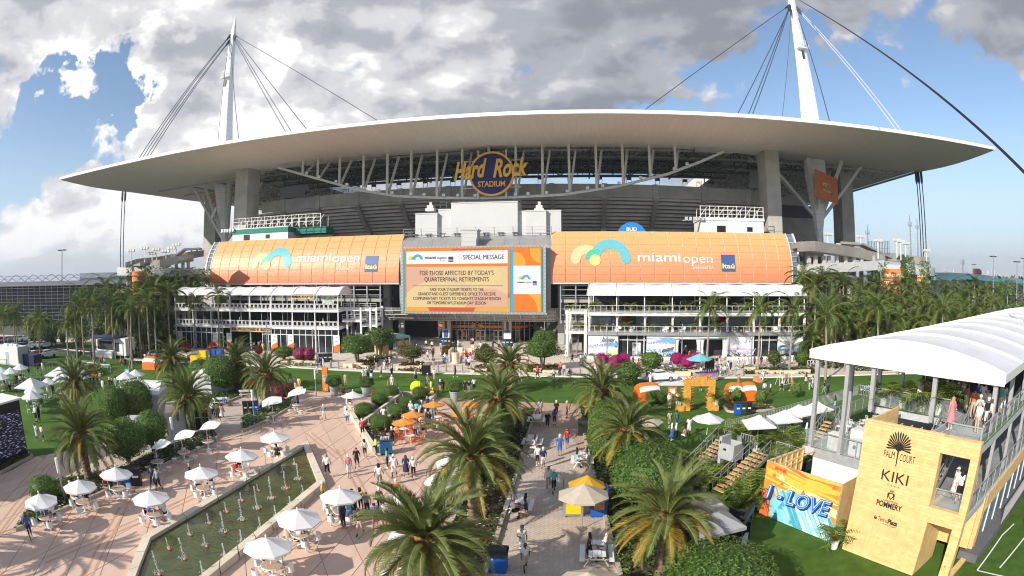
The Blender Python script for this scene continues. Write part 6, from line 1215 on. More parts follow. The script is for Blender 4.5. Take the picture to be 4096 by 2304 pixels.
for xa,xb,R2,lab,w in((1500,1645,121,'orange bank banner on the right ramp, nearer of the pair',1.0),(1712,1815,126,'orange bank banner farther round the right ramp',.85)):
 o,fn,L=hang('K',xa,580,xb,780,R2,lab)
 for i,s in enumerate(('Itaú bank.','Proud','presenting','sponsor')):text(s,1.2,whp,o,fn=lambda a,b,c:tuple(fn(.14+a/L,-1.3-i*1.35+b,.12+c)),align='LEFT',xs=w,bold=.02 if i==0 else 0)
def floodpole(r,x,yb,yt,R_,lab):
 a=AR(r,x,yb,R_);t=AR(r,x,yt,R_);o=T('floodlight_pole',lab,'light pole',(a.x,a.y,a.z),0,'floodlight poles on the ramps');h=t.z-a.z;mb=MB();mb.tube((0,0,0),(0,0,h),.13,.09,8);mb.build('pole',white,o)
 mb=MB();mb.bx(-1.1,1.1,-.06,.06,h-.1,h);[mb.bx(k-.28,k+.28,-.35,.1,h,h+.5)for k in(-.85,0,.85)];mb.build('lamp_head',steelw,o)
for i,(x,yb,yt)in enumerate(((990,575,450),(1092,530,432),(1148,525,470),(1180,575,440),(1252,560,455),(1295,495,430),(1330,570,405))):floodpole('D',x,yb,yt,131,'FLOOD')
for i,(x,yb,yt)in enumerate(((1095,420,325),(1188,545,405),(1343,530,345),(1473,505,375),(1615,495,370),(1645,520,380),(1682,500,395),(1838,540,450))):floodpole('K',x,yb,yt,122,'FLOOD')
# ---------------------------------------------------------------- thin humid air over the whole venue
mb=MB();mb.bx(-3100,3100,-260,5300,-1.2,135);hz_=mb.build('haze',bpy.data.materials.new('humid air'));hz_['kind']='stuff';_m=hz_.data.materials[0];_m.use_nodes=True;_m.node_tree.nodes.clear()
_v=_m.node_tree.nodes.new('ShaderNodeVolumePrincipled');_v.inputs['Color'].default_value=(.80,.87,.97,1);_v.inputs['Density'].default_value=.00022;_v.inputs['Anisotropy'].default_value=.2;_q=_m.node_tree.nodes.new('ShaderNodeOutputMaterial');_m.node_tree.links.new(_v.outputs[0],_q.inputs['Volume'])
# ---------------------------------------------------------------- timber fronted terrace pavilion on the right
PF=Frame(17.5,22.0,radians(-67.1));pc_=T('terrace_pavilion','two storey terrace pavilion with pine board front under a long white vaulted tent','building',PF.o,PF.a)
woods=[M('pine board a',(.745,.505,.225),.6,var=.12,scale=2.0),M('pine board b',(.725,.485,.21),.6,var=.14,scale=2.4),M('pine board c',(.765,.53,.245),.6,var=.12,scale=1.7)]
FW,FH=6.95,7.3;HOLES=((4.74,6.5,3.75,6.5),(4.87,6.40,0,3.05));r=random.Random(5);rows=46;bh=FH/rows;nb=0
for k in range(rows):
 z0,z1=k*bh,(k+1)*bh;segs=[(0,FW)]
 for a,b,c,d in HOLES:
  if z0+bh/2>c and z0+bh/2<d:segs=[q for s in segs for q in((s[0],min(s[1],a)),(max(s[0],b),s[1]))if q[1]-q[0]>.03]
 for a,b in segs:
  x=a
  while x<b-.01:
   e=min(b,x+r.uniform(1.1,2.6));e=b if b-e<.35 else e;mb=MB();o=r.uniform(0,.008);mb.bx(x+.004,e-.004,-.03-o,.0,z0+.004,z1-.002);mb.build('board',woods[r.randrange(3)],pc_);x=e
mb=MB()
for a,b,c,d in((0,4.74,0,FH),(4.74,6.5,6.5,FH),(6.5,FW,0,FH),(4.74,4.87,0,3.75),(6.40,6.5,0,3.75),(4.87,6.40,3.05,3.75)):mb.bx(a,b,.0,.42,c,d)
mb.build('front_wall',woods[1],pc_)
mb=MB();mb.bx(0,.12,.42,4.0,3.6,FH);mb.bx(4.6,4.74,.42,2.4,3.6,3.75);mb.bx(4.75,4.87,.42,2.6,0,3.05);mb.bx(4.87,6.9,2.6,2.75,1.0,3.1);mb.bx(6.6,6.95,.42,3.9,0,.12);mb.build('return_wall',woods[0],pc_)
mb=MB();mb.bx(0,4.7,.12,.40,FH,FH+.03);[mb.bx(k*.62,k*.62+.06,.45,.9,FH-.18,FH-.02)for k in range(8)];mb.build('wall_cap',woods[2],pc_)
dk2=M('chequered deck tiles',(.20,.205,.215),.75,var=.5,scale=.9,col2=(.36,.365,.37));tf=M('turf mat',(.07,.14,.025),.95,var=.2,scale=3)
mb=MB();mb.bx(-2.8,6.6,5.35,44,6.3,6.7);mb.bx(3.1,6.6,1.2,5.35,6.3,6.7);mb.build('upper_deck',M('deck edge steel',(.48,.49,.50),.5),pc_)
mb=MB();mb.sheet([(-2.7,5.45),(6.5,5.45),(6.5,43),(-2.7,43)],6.705);mb.sheet([(3.2,1.3),(6.5,1.3),(6.5,5.45),(3.2,5.45)],6.705);mb.build('deck_tiles',dk2,pc_)
mb=MB();mb.bx(-2.75,3.1,5.36,5.75,6.71,6.76);mb.bx(6.25,6.6,1.2,43,6.71,6.75);mb.build('turf_strip',tf,pc_)
mb=MB();mb.bx(-6.9,6.9,4.05,44,3.1,3.6);mb.bx(.1,6.9,.42,4.05,3.2,3.6);mb.build('lower_deck',MATS['deck edge steel'],pc_)
mb=MB();mb.sheet([(-6.8,4.15),(6.8,4.15),(6.8,43),(-6.8,43)],3.605);mb.sheet([(.2,.5),(6.8,.5),(6.8,4.15),(.2,4.15)],3.605);mb.build('deck_tiles',dk2,pc_)
mb=MB();mb.sheet([(4.75,.45),(6.5,.45),(6.5,.75),(4.75,.75)],3.61);mb.build('turf_strip',tf,pc_)
postm=M('aluminium post',(.50,.505,.51),.4,metal=.4)
for u in(-6.4,-4.0,-2.05,2.25,6.2):
 for k in range(9):
  v=4.25+k*4.6;z0=3.6 if u<-2.1 else 6.7
  if u in(-4.0,-2.05,2.25)and k>0:continue
  mb=MB();mb.bx(u-.14,u+.14,v-.11,v+.11,z0 if k==0 or u>0 else 3.6,9.55);mb.build('post',postm,pc_)
for u in(6.55,):
 for k in range(10):v=4.4+k*4.2;mb=MB();mb.bx(u-.1,u+.1,v-.12,v+.12,0,6.3);mb.build('post',postm,pc_)
def pva(u):t=(u+6.9)/13.7;return 9.75+1.12*sin(pi*t)**.9
n=16;bays=9;V0,V1=3.95,46.0
for b in range(bays):
 v0,v1=V0+(V1-V0)*b/bays,V0+(V1-V0)*(b+1)/bays;mb=MB();mb.grid([[(-6.9+13.7*i/n,v0+(v1-v0)*k/6,pva(-6.9+13.7*i/n)-.13*sin(pi*k/6)*sin(pi*i/n))for i in range(n+1)]for k in range(7)]);mb.build('roof_fabric',M('tent roof vinyl',(.70,.71,.72),.5,var=.06,scale=.5,trans=.08),pc_,smooth=True)
for b in range(bays+1):v=V0+(V1-V0)*b/bays;mb=MB();mb.path([(-6.9+13.7*i/n,v,pva(-6.9+13.7*i/n)+.03)for i in range(n+1)],.09,6);mb.build('roof_rib',white,pc_)
mb=MB();q=[(-6.9+13.7*i/n,V0-.03,pva(-6.9+13.7*i/n))for i in range(n+1)];mb.add([(-6.9,V0-.03,9.32)]+q+[(6.8,V0-.03,9.18)],[tuple(reversed(range(n+3)))]);mb.build('gable_fabric',vinyl,pc_)
for u,s in((-6.9,-1),(6.8,1)):mb=MB();mb.bx(u-.03,u+.03,V0,V1,9.3,9.76);mb.build('eave_valance',vinyl,pc_)
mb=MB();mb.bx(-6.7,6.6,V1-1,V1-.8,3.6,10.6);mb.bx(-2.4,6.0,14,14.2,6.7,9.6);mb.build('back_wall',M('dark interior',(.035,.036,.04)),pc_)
gl=M('rail glass',(.55,.62,.62),.08,var=.03,spec=.5,alpha=.22)
def glassrail(parent,pts,z,h=1.1,glassy=True,step=1.5,m=postm,name='railing'):
 mb=MB();g=MB();V=[Vector((p[0],p[1],z if len(p)<3 else p[2]))for p in pts]
 for a,b in zip(V,V[1:]):
  L=(b-a).length;k=max(1,round(L/step));mb.bar(a+Vector((0,0,h)),b+Vector((0,0,h)),.06,.05);mb.bar(a+Vector((0,0,.08)),b+Vector((0,0,.08)),.03)
  for i in range(k+1):c=a.lerp(b,i/k);mb.bar(c,c+Vector((0,0,h)),.045)
  if glassy:g.add([a+Vector((0,0,.12)),b+Vector((0,0,.12)),b+Vector((0,0,h-.08)),a+Vector((0,0,h-.08))],[(0,1,2,3)])
 o=mb.build(name,m,parent)
 if glassy:g.build('rail_glass',gl,o)
 return o
glassrail(pc_,[(-2.75,5.5),(3.0,5.5)],6.7);glassrail(pc_,[(2.6,5.5),(2.6,5.0),(4.6,3.2),(4.6,1.3),(6.5,1.25)],6.7,.95);glassrail(pc_,[(6.55,1.25),(6.55,43)],6.7);glassrail(pc_,[(-6.8,4.2),(.0,4.2)],3.6);glassrail(pc_,[(4.75,.5),(6.45,.5)],3.6,1.0);glassrail(pc_,[(6.85,.6),(6.85,43)],3.6)
stairs(pc_,2.7,4.4,.7,5.3,3.6,6.7)
mb=MB();mb.bx(6.9,6.98,4.2,44,2.6,3.55);mb.build('fascia_board',woods[1],pc_)
mb=MB();mb.bx(6.7,6.75,4.3,44,.4,2.6);mb.build('side_glazing',glass('grey tinted glass',(.16,.22,.28),.12),pc_)
for k in range(20):mb=MB();v=4.3+k*2;mb.bx(6.68,6.80,v-.05,v+.05,.3,2.6);mb.build('mullion',white,pc_)
mb=MB();mb.bx(6.3,7.6,3.2,44,0,.5);mb.bx(6.2,6.96,3.7,4.25,0,3.5,1);mb.build('plinth',[M('grey skirting',(.13,.13,.135),.8),woods[1]],pc_)
glassrail(pc_,[(7.6,8),(7.6,30)],.5,1.05,False,.35);glassrail(pc_,[(9.4,10),(9.4,34)],.9,1.05,False,.3)
mb=MB();mb.bx(9.3,12,9,40,0,.9);mb.build('ramp_base',MATS['grey skirting'],pc_);mb=MB();mb.bx(10.5,10.6,14,40,0,5.5);mb.build('white_tarpaulin',vinyl,pc_)
ink=M('black print',(.018,.016,.013),.6);V_=-.05
def wl(s,u0,u1,z,size,bold=0,m=ink,**k):return text(s,size,m,pc_,at=((u0+u1)/2,V_,z),width=u1-u0,bold=bold,ext=.003,**k)
wl('PALM',1.46,2.12,5.87,.52);wl('COURT',2.45,3.38,5.84,.52);wl('KIKI',1.55,3.2,4.76,.80);wl('CHAMPAGNE',1.95,2.9,3.50,.16);wl('POMMERY',1.56,3.18,3.26,.42,.012);wl('Tennis',1.86,2.50,2.43,.36);wl('Plaza',2.52,3.13,2.43,.36,.014);wl('we serve your game',2.2,3.1,2.24,.12)
mb=MB();cx,cz=2.30,6.22
for i in range(17):
 a=radians(-6+192*i/16);L=.88 if 3<i<13 else .80;w=.050;d=Vector((cos(a),0,sin(a)));s=Vector((-sin(a),0,cos(a)));b=Vector((cx,V_,cz+.05))
 mb.add([b+d*.16-s*.02,b+d*(L-.12)-s*w,b+d*L,b+d*(L-.12)+s*w,b+d*.16+s*.02],[(4,3,2,1,0)])
mb.add([(cx+.20*cos(t),V_-.002,cz+.06+.15*sin(t))for t in[2*pi*i/14 for i in range(14)]],[tuple(range(14))]);mb.add([(cx-.05,V_,cz),(cx-.025,V_,5.35),(cx+.025,V_,5.35),(cx+.05,V_,cz)],[(0,1,2,3)]);mb.build('palm_emblem',ink,pc_)
mb=MB();mb.add([(2.36+.17*x,V_,3.80+.2*z)for x,z in((-1,.8),(-1,-.2),(0,-1.1),(1,-.2),(1,.8))],[tuple(range(5))]);mb.add([(2.36+.11*x,V_-.003,3.80+.13*z)for x,z in((-1,.8),(-1,-.2),(0,-1.1),(1,-.2),(1,.8))],[tuple(range(5))],1)
for k in range(5):mb.bx(2.24+k*.05,2.27+k*.05,V_-.001,V_+.004,4.0,4.1)
for s in(-1,1):
 for k in range(4):mb.add([(2.36+s*(.2+.05*x),V_,3.66+k*.08+.05*z)for x,z in((0,-1),(1,0),(0,1),(-1,0))],[(0,1,2,3)if s>0 else(0,1,2,3)])
for k in range(7):x=2.05+k*.11;mb.add([(x-.05,V_,4.33),(x,V_,4.30+.04*(k%2)),(x+.05,V_,4.33),(x,V_,4.36)],[(0,1,2,3)])
mb.add([(1.70+.10*cos(t),V_,2.44+.10*sin(t))for t in[2*pi*i/14 for i in range(14)]],[tuple(range(14))]);mb.add([(1.70+x,V_-.003,2.44+z)for x,z in((-.09,.0),(.0,.0),(.09,.05),(.03,.06))],[(0,1,2,3)],1);mb.build('crest_print',[ink,woods[0]],pc_)
# ---- the painted selfie wall
lv=T('mural_wall','orange and blue painted wall reading 1-LOVE in front of the terrace','wall',PF.o,PF.a);LU0,LU1,LV,LH=-6.75,-1.0,.2,3.52
mb=MB();mb.bx(LU0,LU1,LV,LV+.06,0,LH);mb.build('panel',M('mural aqua',(.20,.52,.62),.5,var=.15,scale=.5),lv)
mb=MB();mb.bx(LU1-.02,LU1+.02,LV+.06,3.8,0,LH,0);[mb.bx(LU0+.02,LU0+.10,LV+.1+k*.6,LV+.18+k*.6,0,LH)for k in range(7)];mb.bar((LU0+.05,LV+.1,LH-.05),(LU0+.05,3.9,LH-.05),.10);mb.bar((LU0+.05,LV+.1,LH-.9),(LU0+.05,3.9,LH-.9),.08);mb.bar((LU0+1,LV+.1,LH-.05),(LU0+1,3.9,LH-.05),.08);mb.bx(LU0-.02,LU0+.02,LV+.1,3.9,0,LH-.02);mb.build('stud_frame',woods[0],lv)
mur=[M('mural orange',(.80,.27,.04),.5),M('mural amber',(.82,.48,.07),.5),M('mural coral',(.78,.16,.06),.5),M('mural sky',(.30,.62,.72),.5),M('mural teal',(.08,.38,.52),.5),M('mural pale',(.62,.78,.78),.5),M('mural cream',(.82,.66,.34),.5)]
lo_=[LV];r=random.Random(11)
def mp(pts,m):
 q=clip_poly([(LU0+x*(LU1-LU0),z*LH)for x,z in pts],LU0+.005,LU1-.005,.005,LH-.005)
 if len(q)>2:lo_[0]-=.002;ar=sum(q[i][0]*q[(i+1)%len(q)][1]-q[(i+1)%len(q)][0]*q[i][1]for i in range(len(q)));q=q if ar>0 else q[::-1];k=MB();k.add([(x,lo_[0],z)for x,z in q],[tuple(range(len(q)))]);k.build('mural_shape',m if not isinstance(m,int)else mur[m],lv)
mp([(0,0),(.16,0),(.12,.33),(.55,1.2),(0,1.2)],0);mp([(.12,.33),(.34,.62),(.62,.72),(.82,.60),(1.05,.18),(1.05,1.1),(0,1.1),(0,.4)],0)
for k in range(16):z=.30+k*.05+r.uniform(-.02,.02);x=r.uniform(-.1,.5);mp([(x,z+.25),(x+r.uniform(.3,.9),z+.10),(x+.9,z+.135),(x,z+.29)],r.choice((1,1,2,6,6)))
for k in range(10):x,z=r.uniform(0,.9),r.uniform(.62,.95);s=r.uniform(.05,.10);mp([(x,z),(x+s,z),(x+s/2,z+s*1.3)],r.choice((1,2,6)))
mp([(.10,.30),(.36,.62),(.80,.58),(1.0,.20),(1.0,0),(.16,0)],MATS['mural aqua'])
for k in range(12):x=.12+k*.07;mp([(x,.62-.02*k),(x+.03,.62-.02*k),(x+.42,-.25),(x+.34,-.25)],r.choice((3,3,4,5)))
for k in range(18):x,z=r.uniform(.15,.9),r.uniform(.03,.45);s=r.uniform(.05,.09);mp([(x,z),(x+s,z),(x+s/2,z+s*1.4)],r.choice((3,5,4)))
mp([(0,0),(.12,0),(.13,.30),(0,.45)],2)
yy=lo_[0]-.02;mc=(LU0+LU1)/2
for dx,dz,m,b,o in((.07,-.07,M('letter navy',(.015,.05,.20),.5),.07,.0),(0,0,M('letter blue',(.04,.17,.50),.5),.045,.03),(0,0,M('letter pale',(.62,.76,.84),.5),.012,.05),(0,0,M('letter blue',(.04,.17,.50)),-.016,.062)):
 text('1 - LOVE',1.25,m,lv,at=(mc+dx,yy-o,LH*.50+dz),u=(1,0,.055),w=(.0,0,1),width=4.95,bold=b,shear=.22,ext=.02)
text('@RISTVRONG',.22,M('pink ink',(.72,.08,.20),.5),lv,at=(LU0+1.2,LV-.08,LH-.28),u=(1,0,-.06),width=.9)
mb=MB();rows=[[(-5.9+i*.42,4.02+.05*sin(i*1.7+j),3.05-j*.5)for i in range(14)]for j in range(7)];mb.grid(rows);mb.build('white_cloth',vinyl,pc_);mb=MB();mb.bx(-5.9,0,4.0,4.04,3.05,3.6);mb.build('deck_fascia',postm,pc_)
# ---- turf terrace with rails, stairs and the wheelchair lift
te=T('turf_terrace','raised green turf terrace with grey railings and pine stairs beside the pavilion','terrace',PF.o,PF.a);TZ=2.2
mb=MB();mb.prism([(-15.6,3.8),(-6.95,4.3),(-6.95,26),(-15.6,26)],0,TZ);mb.build('terrace_base',[M('dark green skirt',(.02,.055,.035),.8)],te);mb=MB();mb.sheet([(-15.6,3.8),(-6.95,4.3),(-6.95,26),(-15.6,26)],TZ+.005);mb.build('turf',tf,te)
mb=MB();mb.prism([(-15.6,26),(-6.95,26),(-6.95,26.6),(-15.6,26.6)],0,TZ+.4);mb.build('planter_wall',MATS['dark green skirt'],te)
glassrail(te,[(-15.5,5.2),(-15.5,26)],TZ,1.05,False,.22);glassrail(te,[(-15.5,26),(-7,26)],TZ,1.05,False,.22);glassrail(te,[(-11.2,6.5),(-11.2,24)],TZ+.3,1.05,True,1.5);glassrail(te,[(-9.4,4.3),(-7.0,4.3)],TZ,1.05,True);glassrail(te,[(-12.6,4.0),(-11.0,4.1)],TZ,1.0,False,.22)
for u0,u1,v0,v1 in((-11.3,-9.9,.2,4.3),(-15.0,-13.7,.6,4.0)):stairs(te,u0,u1,v0,v1,.1,TZ,wood,'v',steelg,11)
stairs(te,-9.3,-8.0,8.2,10.3,TZ,3.6,wood,'v',steelg,7)
lf=T('platform_lift','grey wheelchair platform lift between the two pine stairs','lift',PF.w(-12.6,3.0),PF.a+.1);mb=MB();mb.bx(-.7,.7,-.6,.6,0,.1);mb.bx(-.7,-.45,-.55,.55,.1,3.1);mb.build('mast',M('lift grey',(.40,.41,.43),.5),lf);mb=MB();mb.bx(-.45,.75,-.6,-.55,1.6,2.7);mb.bx(-.45,.75,.55,.6,1.6,2.7);mb.bx(.7,.75,-.55,.55,1.6,2.7);mb.bx(-.45,.75,-.55,.55,1.5,1.6);mb.build('platform',MATS['lift grey'],lf);mb=MB();mb.bx(-.2,.05,-.63,-.6,2.2,2.35);mb.bx(-.6,-.5,-.58,-.55,2.6,2.8);mb.build('control_panel',black,lf)
SQ=canopy(1.5,1.95,2.6,4,.10);RD=canopy(1.45,2.0,2.6,8)
for i,(x,y)in enumerate(((940,545),(1605,570),(1940,508),(2140,438),(2355,392))):
 zt=2.6 if i==0 else TZ+2.6;p=G('n7',x,y,zt);parasol(Vector((p.x,p.y,zt-2.6)),.3+i*.1,('white parasol on the right lawn','nearest white parasol on the turf terrace','second white parasol on the turf terrace','third white parasol on the turf terrace','farthest white parasol on the turf terrace behind the tent post')[i],mesh=RD if i==0 else SQ,group='white parasols by the terrace')
 for k in range(3):a=k*2.1+i;chair(Vector((p.x+.9*cos(a),p.y+.9*sin(a),zt-2.6)),a+pi,DCH,'CHAIR','dark rattan chairs on the terrace')
mb=MB();mb.bx(-.6,.6,-.4,.4,.70,.74);[mb.bx(x-.03,x+.03,y-.03,y+.03,0,.7)for x in(-.55,.55)for y in(-.35,.35)];GT=mb.mesh('table',M('grey table',(.20,.20,.21),.6))
for i,(u,v,z)in enumerate(((-9.6,7.0,TZ),(-9.2,11.4,TZ),(-8.6,13.6,TZ),(-12.8,9,TZ),(-12.9,13,TZ),(-13,17,TZ))):T('terrace_table','TABLE','table',PF.w(u,v,z),PF.a,'grey tables on the terrace',GT)
def stool_mesh():
 mb=MB()
 for sx in(-.17,.17):
  for sy in(-.17,.17):mb.tube((sx*1.2,sy*1.2,0),(sx,sy,.74),.014,n=4)
 mb.lathe([(.20,.73),(.22,.75),(.20,.77)],10)
 for k in range(5):a=radians(-60+30*k);mb.tube((.2*cos(a),.2*sin(a),.75),(.24*cos(a),.24*sin(a),1.05),.012,n=4)
 for z in(.3,1.05):mb.path([(.24*cos(radians(t)),.24*sin(radians(t)),z)for t in range(-60,61,30)],.012,4)
 return mb.mesh('bar_stool',pw)
BST=stool_mesh()
for k in range(8):T('bar_stool','STOOL','stool',PF.w(-6.2+.5*(k%3)+.1*k,7.4+.45*k,3.6),k,'white wire bar stools on the deck',BST)
for i,(u,v,w,d,h,m,lab)in enumerate(((-4.6,4.8,1.2,.6,1.05,M('marble counter',(.50,.51,.51),.4,var=.2,scale=3),'grey marble bar counter at the deck rail'),(-3.0,4.8,.9,.7,.95,M('silver cool box',(.55,.56,.56),.4),'silver cool box at the deck rail'),(-3.9,6.6,1.0,.9,1.1,white,'white drinks stand on the deck'),(-1.4,5.0,.7,.7,1.5,white,'white cabinet behind the pine front'))):
 o=T('bar_counter',lab,'counter',PF.w(u,v,3.6),PF.a);mb=MB();mb.bx(-w/2,w/2,-d/2,d/2,.08,h);mb.bx(-w/2+.05,w/2-.05,-d/2+.05,d/2-.05,0,.08);mb.build('cabinet',m,o);mb=MB();mb.bx(-w/2-.03,w/2+.03,-d/2-.03,d/2+.03,h,h+.04);mb.build('worktop',white,o)
 if i==1:mb=MB();mb.lathe([(.13,0),(.13,.01)],14);k=mb.build('badge',navp,o,loc=(0,-d/2-.012,.6));k.rotation_euler=(pi/2,0,0)
for i,(u,v)in enumerate(((-7.6,8.2),(-5.6,5.6),(-9.2,5.4),(-10.2,13.5))):o=T('waste_basket','grey woven waste basket '+('beside the deck steps','by the deck counter','at the top of the pine stairs','far along the turf terrace')[i],'basket',PF.w(u,v,3.6 if u>-6.9 else TZ));mb=MB();mb.lathe([(.28,0),(.34,.85),(.34,.9),(.28,.9)],12);mb.build('basket',MATS['grey cloth pot'],o)
for u,v,z,s,lab in((-7.9,4.7,TZ,1.3,'potted palm in square white pot at the terrace corner'),(-9.6,4.9,TZ,1.3,'potted palm at the top of the nearer stairs'),(-13.2,4.6,TZ,1.4,'potted palm behind the platform lift'),(-12.0,5.2,TZ,1.4,'bushy potted palm between the rails'),(-15.2,.6,0,1.3,'potted palm at the foot of the farther stairs'),(-15.9,1.9,0,1.1,'potted palm beside the farther stairs'),(-11.7,-.2,0,1.1,'small potted palm at the foot of the nearer stairs'),(-12.2,-1.0,0,1.0,'potted fan palm left of the nearer stairs'),(-7.35,-.2,0,1.35,'tall potted palm left of the mural wall'),(-7.3,-.9,0,1.0,'small potted palm in front of the mural wall corner'),(-.40,-.30,0,1.15,'potted palm in white pot between the mural and the pine front'),(-2.0,5.8,6.7,1.2,'leafy potted palm at the upper deck corner'),(-.6,5.9,6.7,1.2,'potted fan palm on the upper deck rail'),(.9,5.9,6.7,1.0,'potted palm at the upper deck middle'),(2.1,6.0,6.7,1.7,'tall yellow green potted palm by the upper deck post')):potted(PF.w(u,v,z),s,lab,POTW if z==0 or z>5 else POTG,'potted palms round the terrace',int(u*7))
jb=T('planter_bed','lush tropical planting heaped round the pine stairs','planter',(0,0,0));jp=[PF.w(*q).xy for q in((-9.8,-.6),(-7.0,.2),(-6.9,3.9),(-9.7,3.9))];jp2=[PF.w(*q).xy for q in((-13.4,.4),(-11.5,-.2),(-11.5,3.6),(-13.4,3.6))]
for i,P in enumerate((jp,jp2)):cover('ground_cover',[tuple(x)for x in P],1400,plm+[leafm('palm leaf green',(.06,.13,.025)),rust],.26,1.3,None,[4,3,2,4,.6],60+i,jb,0)
for k in range(12):
 u,v=(rnd.uniform(-9.6,-7.2),rnd.uniform(-.3,3.4))if k<8 else(rnd.uniform(-13.2,-11.8),rnd.uniform(.2,3));c=ob('fan_palm',PLET[k%2],jb,PF.w(u,v,.3));c.scale=(1.15,)*3;c.rotation_euler=(0,0,k)
for u,v,z,k in((-1.2,8.5,6.7,0),(.2,9.2,6.7,1)):
 o=T('rattan_chair',('egg shaped rattan chair nearer the tent post','egg shaped rattan chair behind the first')[k],'chair',PF.w(u,v,z),k);mb=MB()
 for i in range(14):a=pi*i/13;mb.path([(.7*cos(a)*sin(t),.3-.55*cos(t)*.6,.5+.75*sin(a)*sin(t))for t in[.2+j*.35 for j in range(8)]],.02,4)
 mb.lathe([(.5,.3),(.6,.45),(.5,.5)],14);mb.build('shell',M('rattan',(.45,.25,.09),.7),o)
# ---- kiosks along the brick path
def squarecan(R,z0,z1,m):return canopy(R,z0,z1,4,.05,m)
beige=M('beige canvas',(.56,.48,.38),.7,var=.06,trans=.15);ycan=M('yellow canvas',(.62,.36,.03),.65,var=.06,trans=.15);gcan=M('grey awning',(.33,.33,.34),.7,var=.05)
p=G('n8',320,548,2.75);parasol(Vector((p.x,p.y,0)),.2,'yellow parasol at the hedge corner',mesh=canopy(1.15,2.1,2.75,8,.05,ycan),pm=steelg);p=G('n8',300,632,2.9);parasol(Vector((p.x,p.y,0)),.1,'beige parasol over the pretzel cart',mesh=canopy(1.5,2.2,2.9,8,.05,beige),pm=steelg)
p=G('n8',370,1418,2.7);parasol(Vector((p.x,p.y,0)),.3,'beige parasol cut by the bottom edge',mesh=canopy(1.5,2.05,2.7,8,.05,beige),pm=steelg);p=G('n8',860,20,2.6);parasol(Vector((p.x,p.y,0)),.3,'beige parasol behind the hedge on the right lawn',mesh=canopy(1.4,2.05,2.6,8,.05,beige),pm=steelg)
p=G('n8',205,930);o=T('snack_cart','steel snack cart with a yellow panel under the beige parasol','cart',(p.x,p.y,0),radians(-3));mb=MB();mb.bx(-.6,.6,0,.9,.12,1.0);mb.bx(-.62,.62,-.02,.92,1.0,1.04);[mb.lathe([(.08,.0),(.08,.12)],8,(x,y,0))for x in(-.5,.5)for y in(.1,.8)];mb.build('cabinet',steelg,o)
mb=MB();mb.bx(-.45,.45,-.02,0,.25,.9);mb.build('panel',M('yellow panel',(.78,.55,.01),.5),o);mb=MB();mb.bx(-.55,.55,.1,.8,1.04,1.6,0);mb.bx(-.5,.5,.2,.7,1.1,1.25,1);mb.build('display_case',[wglass,M('pretzels',(.45,.22,.06),.7)],o);mb=MB();[mb.bar((x,.85,1),(x,.85,2.2),.05)for x in(-.6,.6)];mb.build('post',darkst,o)
p=G('n8',430,935);o=T('drinks_fridge','blue drinks fridge with a photo side next to the snack cart','fridge',(p.x,p.y,0),radians(-3));mb=MB();mb.bx(-.5,.5,0,.9,.1,1.95);mb.bx(-.45,.45,.05,.85,0,.1);mb.build('cabinet',blue,o);mb=MB();mb.bx(-.32,.32,-.02,0,.55,1.75);mb.build('photo_panel',M('food photo',(.30,.10,.06),.5,var=.9,scale=4,col2=(.6,.35,.2)),o);mb=MB();mb.bx(-.52,-.5,.05,.85,.15,1.9);mb.build('door',wglass,o)
p=G('n8',1640,1350);q=G('n8',1745,1012,2.6);KF=Frame(p.x,p.y,radians(-38));o=T('dark_kiosk','black kiosk under two grey and beige square awnings by the right hedge','kiosk',KF.o,KF.a)
for nm,pts,m in(('awning',((1745,1012),(1330,1110),(1290,930),(1545,850)),gcan),('awning',((1590,855),(1340,900),(1200,735),(1420,708)),beige)):
 w=[Vector((*KF.gz('n8',*q_,2.65),2.65))for q_ in pts];c=sum(w,Vector())/4+Vector((0,0,.55));mb=MB();mb.add(w+[c],[(4,i,(i+1)%4)for i in range(4)]+[((i+1)%4,i,4)for i in range(0)]);mb.add(w+[x-Vector((0,0,.18))for x in w],[(i,(i+1)%4,4+(i+1)%4,4+i)for i in range(4)]);mb.build(nm,m,o)
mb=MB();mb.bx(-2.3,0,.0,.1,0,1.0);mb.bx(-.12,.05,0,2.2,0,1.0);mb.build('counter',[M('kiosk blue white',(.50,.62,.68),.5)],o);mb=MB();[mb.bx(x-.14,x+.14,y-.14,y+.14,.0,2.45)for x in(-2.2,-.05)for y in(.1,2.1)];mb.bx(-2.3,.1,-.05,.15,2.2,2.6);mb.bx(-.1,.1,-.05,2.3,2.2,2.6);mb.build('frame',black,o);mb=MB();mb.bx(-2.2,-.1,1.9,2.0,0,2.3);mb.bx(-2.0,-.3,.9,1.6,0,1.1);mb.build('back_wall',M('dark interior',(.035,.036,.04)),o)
st('turf',[PF.w(*q).xy for q in((-14,-6.5),(7,-6.5),(7,.2),(-6,.2),(-9,1.5),(-14,1.5))]+[],-.012,turf);st('turf',[PF.w(*q).xy for q in((7,-8),(40,-8),(40,14),(7.6,14))],-.012,turf)
mb=MB();[mb.bar(PF.w(a,b,.0),PF.w(c,d,.0),.09,.006)for a,b,c,d in((8.0,2.6,8.0,7.6),(8.0,2.6,13,3.2),(8.0,7.6,8.3,9.6),(9.2,3.6,9.6,8))];o=mb.build('court_line',white);o['kind']='structure'
